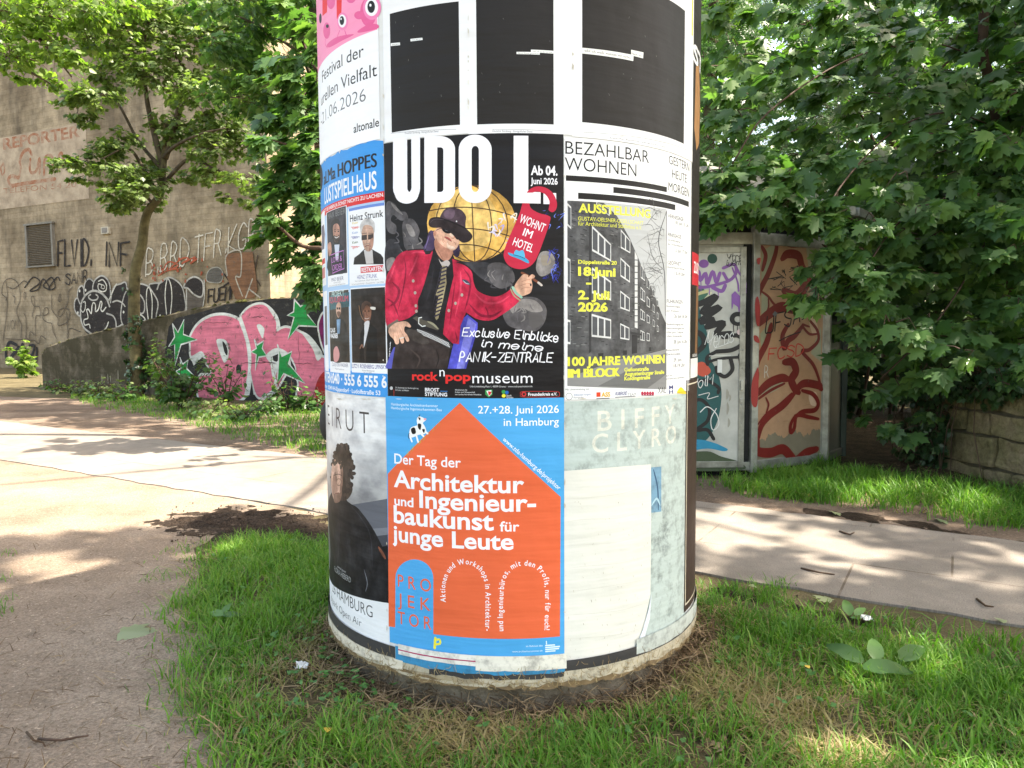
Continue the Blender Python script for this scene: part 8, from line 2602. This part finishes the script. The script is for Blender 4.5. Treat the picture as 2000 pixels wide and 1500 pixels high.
# ------------------------------------------------------------------ single leaves, weeds and sticks one can point at
def lone_leaf(name, label, x, y, size, az, mat, tmpl, z=.012, tilt=(.15, -.1, 1), tint=.5, group=None, cat='leaf'):
    p = ground(x, y)
    o = scatter(name, tmpl, [(p.x, p.y, z)], [tilt], [(math.cos(az), math.sin(az), .05)], [size], mat, tint=np.array([tint]))
    me = o.data; off = Vector((p.x, p.y, z))
    me.transform(Matrix.Translation(-off)); o.location = off
    return tag(o, label, cat, group, 'thing')
lf = leaf_mat('fallen_leaf', (.10, .13, .07), (.17, .21, .12), (.30, .33, .18), .2)
lone_leaf('fallen_leaf', 'large grey-green maple leaf lying flat on the dirt path', 236, 1244, .17, .25, lf, leaf_maple(), .025, (.05, -.16, 1), .8)
for lab, x, y, sz, az, tn in (('pale fallen leaf on the dark soil at the right path edge, next to the lawn', 1625, 1184, .09, 2.4, .9), ('broken pale leaf on the soil behind the lawn, nearest the column', 1470, 1158, .05, 1.2, .9), ('yellow-green leaf at the front edge of the far right lawn', 1625, 1008, .10, .4, 1.0), ('big grey-green leaf lying in the far right grass', 1578, 972, .13, 1.2, .5), ('wilted leaf on the dark soil below the stone wall', 1830, 1022, .12, .2, .6), ('light green leaf near the right end of the paved way', 1945, 1222, .06, .2, .8), ('bright leaf curled in the grass left of the column foot', 560, 1205, .08, 1.8, .5), ('round pale leaf on the lawn edge beside the dirt path', 430, 1350, .06, 1.2, .9)):
    lone_leaf('fallen_leaf', lab, x, y, sz, az, lf, leaf_maple() if sz > .085 else leaf_small(), .03, tint=tn)
for lab, x, y in (('small yellow petal-like leaf in the right-hand lawn', 1572, 1328), ('small yellow leaf at the bottom edge left of centre', 632, 1456)):
    lone_leaf('fallen_leaf', lab, x, y, .03, .6, simple_mat('yellow_leaf', (.6, .42, .06), .6, bump=0), leaf_small(), .05)
dock_m = leaf_mat('dock_leaves', (.05, .12, .025), (.085, .17, .04), (.11, .21, .06), .3)
def rosette(label, leaves, x, y):
    p = ground(x, y)
    t_ = thing('dock_plant', label, 'weed', p)
    for az, sz, dx, dy in leaves:
        N_ = 1
        pts = []
        tv = []
        for i in range(7):
            f = i / 6
            w = math.sin(math.pi * min(1, f * .93 + .05)) ** .8 * .26 * (1.1 - .5 * f)
            for sgn in (-1, 0, 1):
                tv.append((sgn * w + .02 * math.sin(9 * f) * sgn, f, (.03 if sgn == 0 else .06 + .02 * math.sin(14 * f)) + .35 * f - .42 * f * f))
        fc = []
        for i in range(6):
            for j in range(2): fc.append([i * 3 + j, i * 3 + j + 1, (i + 1) * 3 + j + 1, (i + 1) * 3 + j])
        o = scatter('leaf', (np.array(tv), fc), [(p.x + dx, p.y + dy, .055)], [(random.uniform(-.3, .3), -.35, 1)], [(math.cos(az), math.sin(az), random.uniform(.1, .45))], [sz], dock_m, t_, tint=np.array([random.random()]))
        o.data.polygons.foreach_set('use_smooth', [True] * len(o.data.polygons))
rosette('broad-leaved dock plant with four big pale leaves in the right-hand lawn', [(2.2, .15, 0, .02), (1.2, .13, .05, .03), (-.5, .16, -.02, -.02), (.5, .15, .14, .03)], 1690, 1330)
rosette('small broad-leaved weed at the left edge of the lawn', [(2.8, .09, 0, 0), (1.5, .08, 0, .01), (.3, .08, 0, 0)], 436, 1228)
rosette('broad green leaf growing in the grass near the soil edge on the right', [(1.4, .10, 0, 0), (.6, .08, .02, 0)], 1660, 1228)
def stick(label, pts, r, mat=None):
    P = [ground(x, y, .014 + (.01 if i % 2 else 0)) for i, (x, y) in enumerate(pts)]
    V, Fc = tube(P, [r * (1 - .5 * i / (len(P) - 1)) for i in range(len(P))], 6)
    o = mesh_obj('twig', [v - P[0] for v in V], Fc, mat or m_twig, smooth=True)
    o.location = P[0]
    tag(o, label, 'twig', None, 'thing')
stick('dark twig lying across the bottom left of the dirt path', [(75, 1443), (120, 1446), (150, 1440), (172, 1437)], .005)
stick('pale crooked straw beside the dark twig, bottom left', [(52, 1430), (66, 1446), (84, 1450), (88, 1458)], .004, m_straw)
stick('long thin dark stick on the far edge of the right paved way', [(1640, 1038), (1660, 1044), (1668, 1040)], .007)
stick('light broken twig at the right of the paved way', [(1908, 1170), (1925, 1183), (1940, 1185)], .006, m_straw)
stick('curved dark wire-like twig in the grass at the bottom left of the column', [(572, 1465), (600, 1472), (640, 1478), (660, 1484)], .004)
stick('thin brown stick on the middle of the right paved way', [(1565, 1110), (1600, 1118), (1630, 1122)], .006)
for k, (lab, x, y) in enumerate((('scrap of white paper on the soil by the lawn right of the column', 1693, 1211), ('crumpled scrap of silver paper in the grass left of the column foot', 590, 1303))):
    p = ground(x, y, .02)
    rr = random.Random(k)
    bm = bmesh.new()
    bmesh.ops.create_grid(bm, x_segments=5, y_segments=5, size=.022)
    for v in bm.verts: v.co += Vector((rr.uniform(-.006, .006), rr.uniform(-.006, .006), rr.uniform(0, .018)))
    o = bm_obj('paper_scrap', bm, simple_mat('scrap_paper', (.7, .7, .7), .6, bump=0))
    o.location = p
    tag(o, lab, 'paper scrap', None, 'thing')
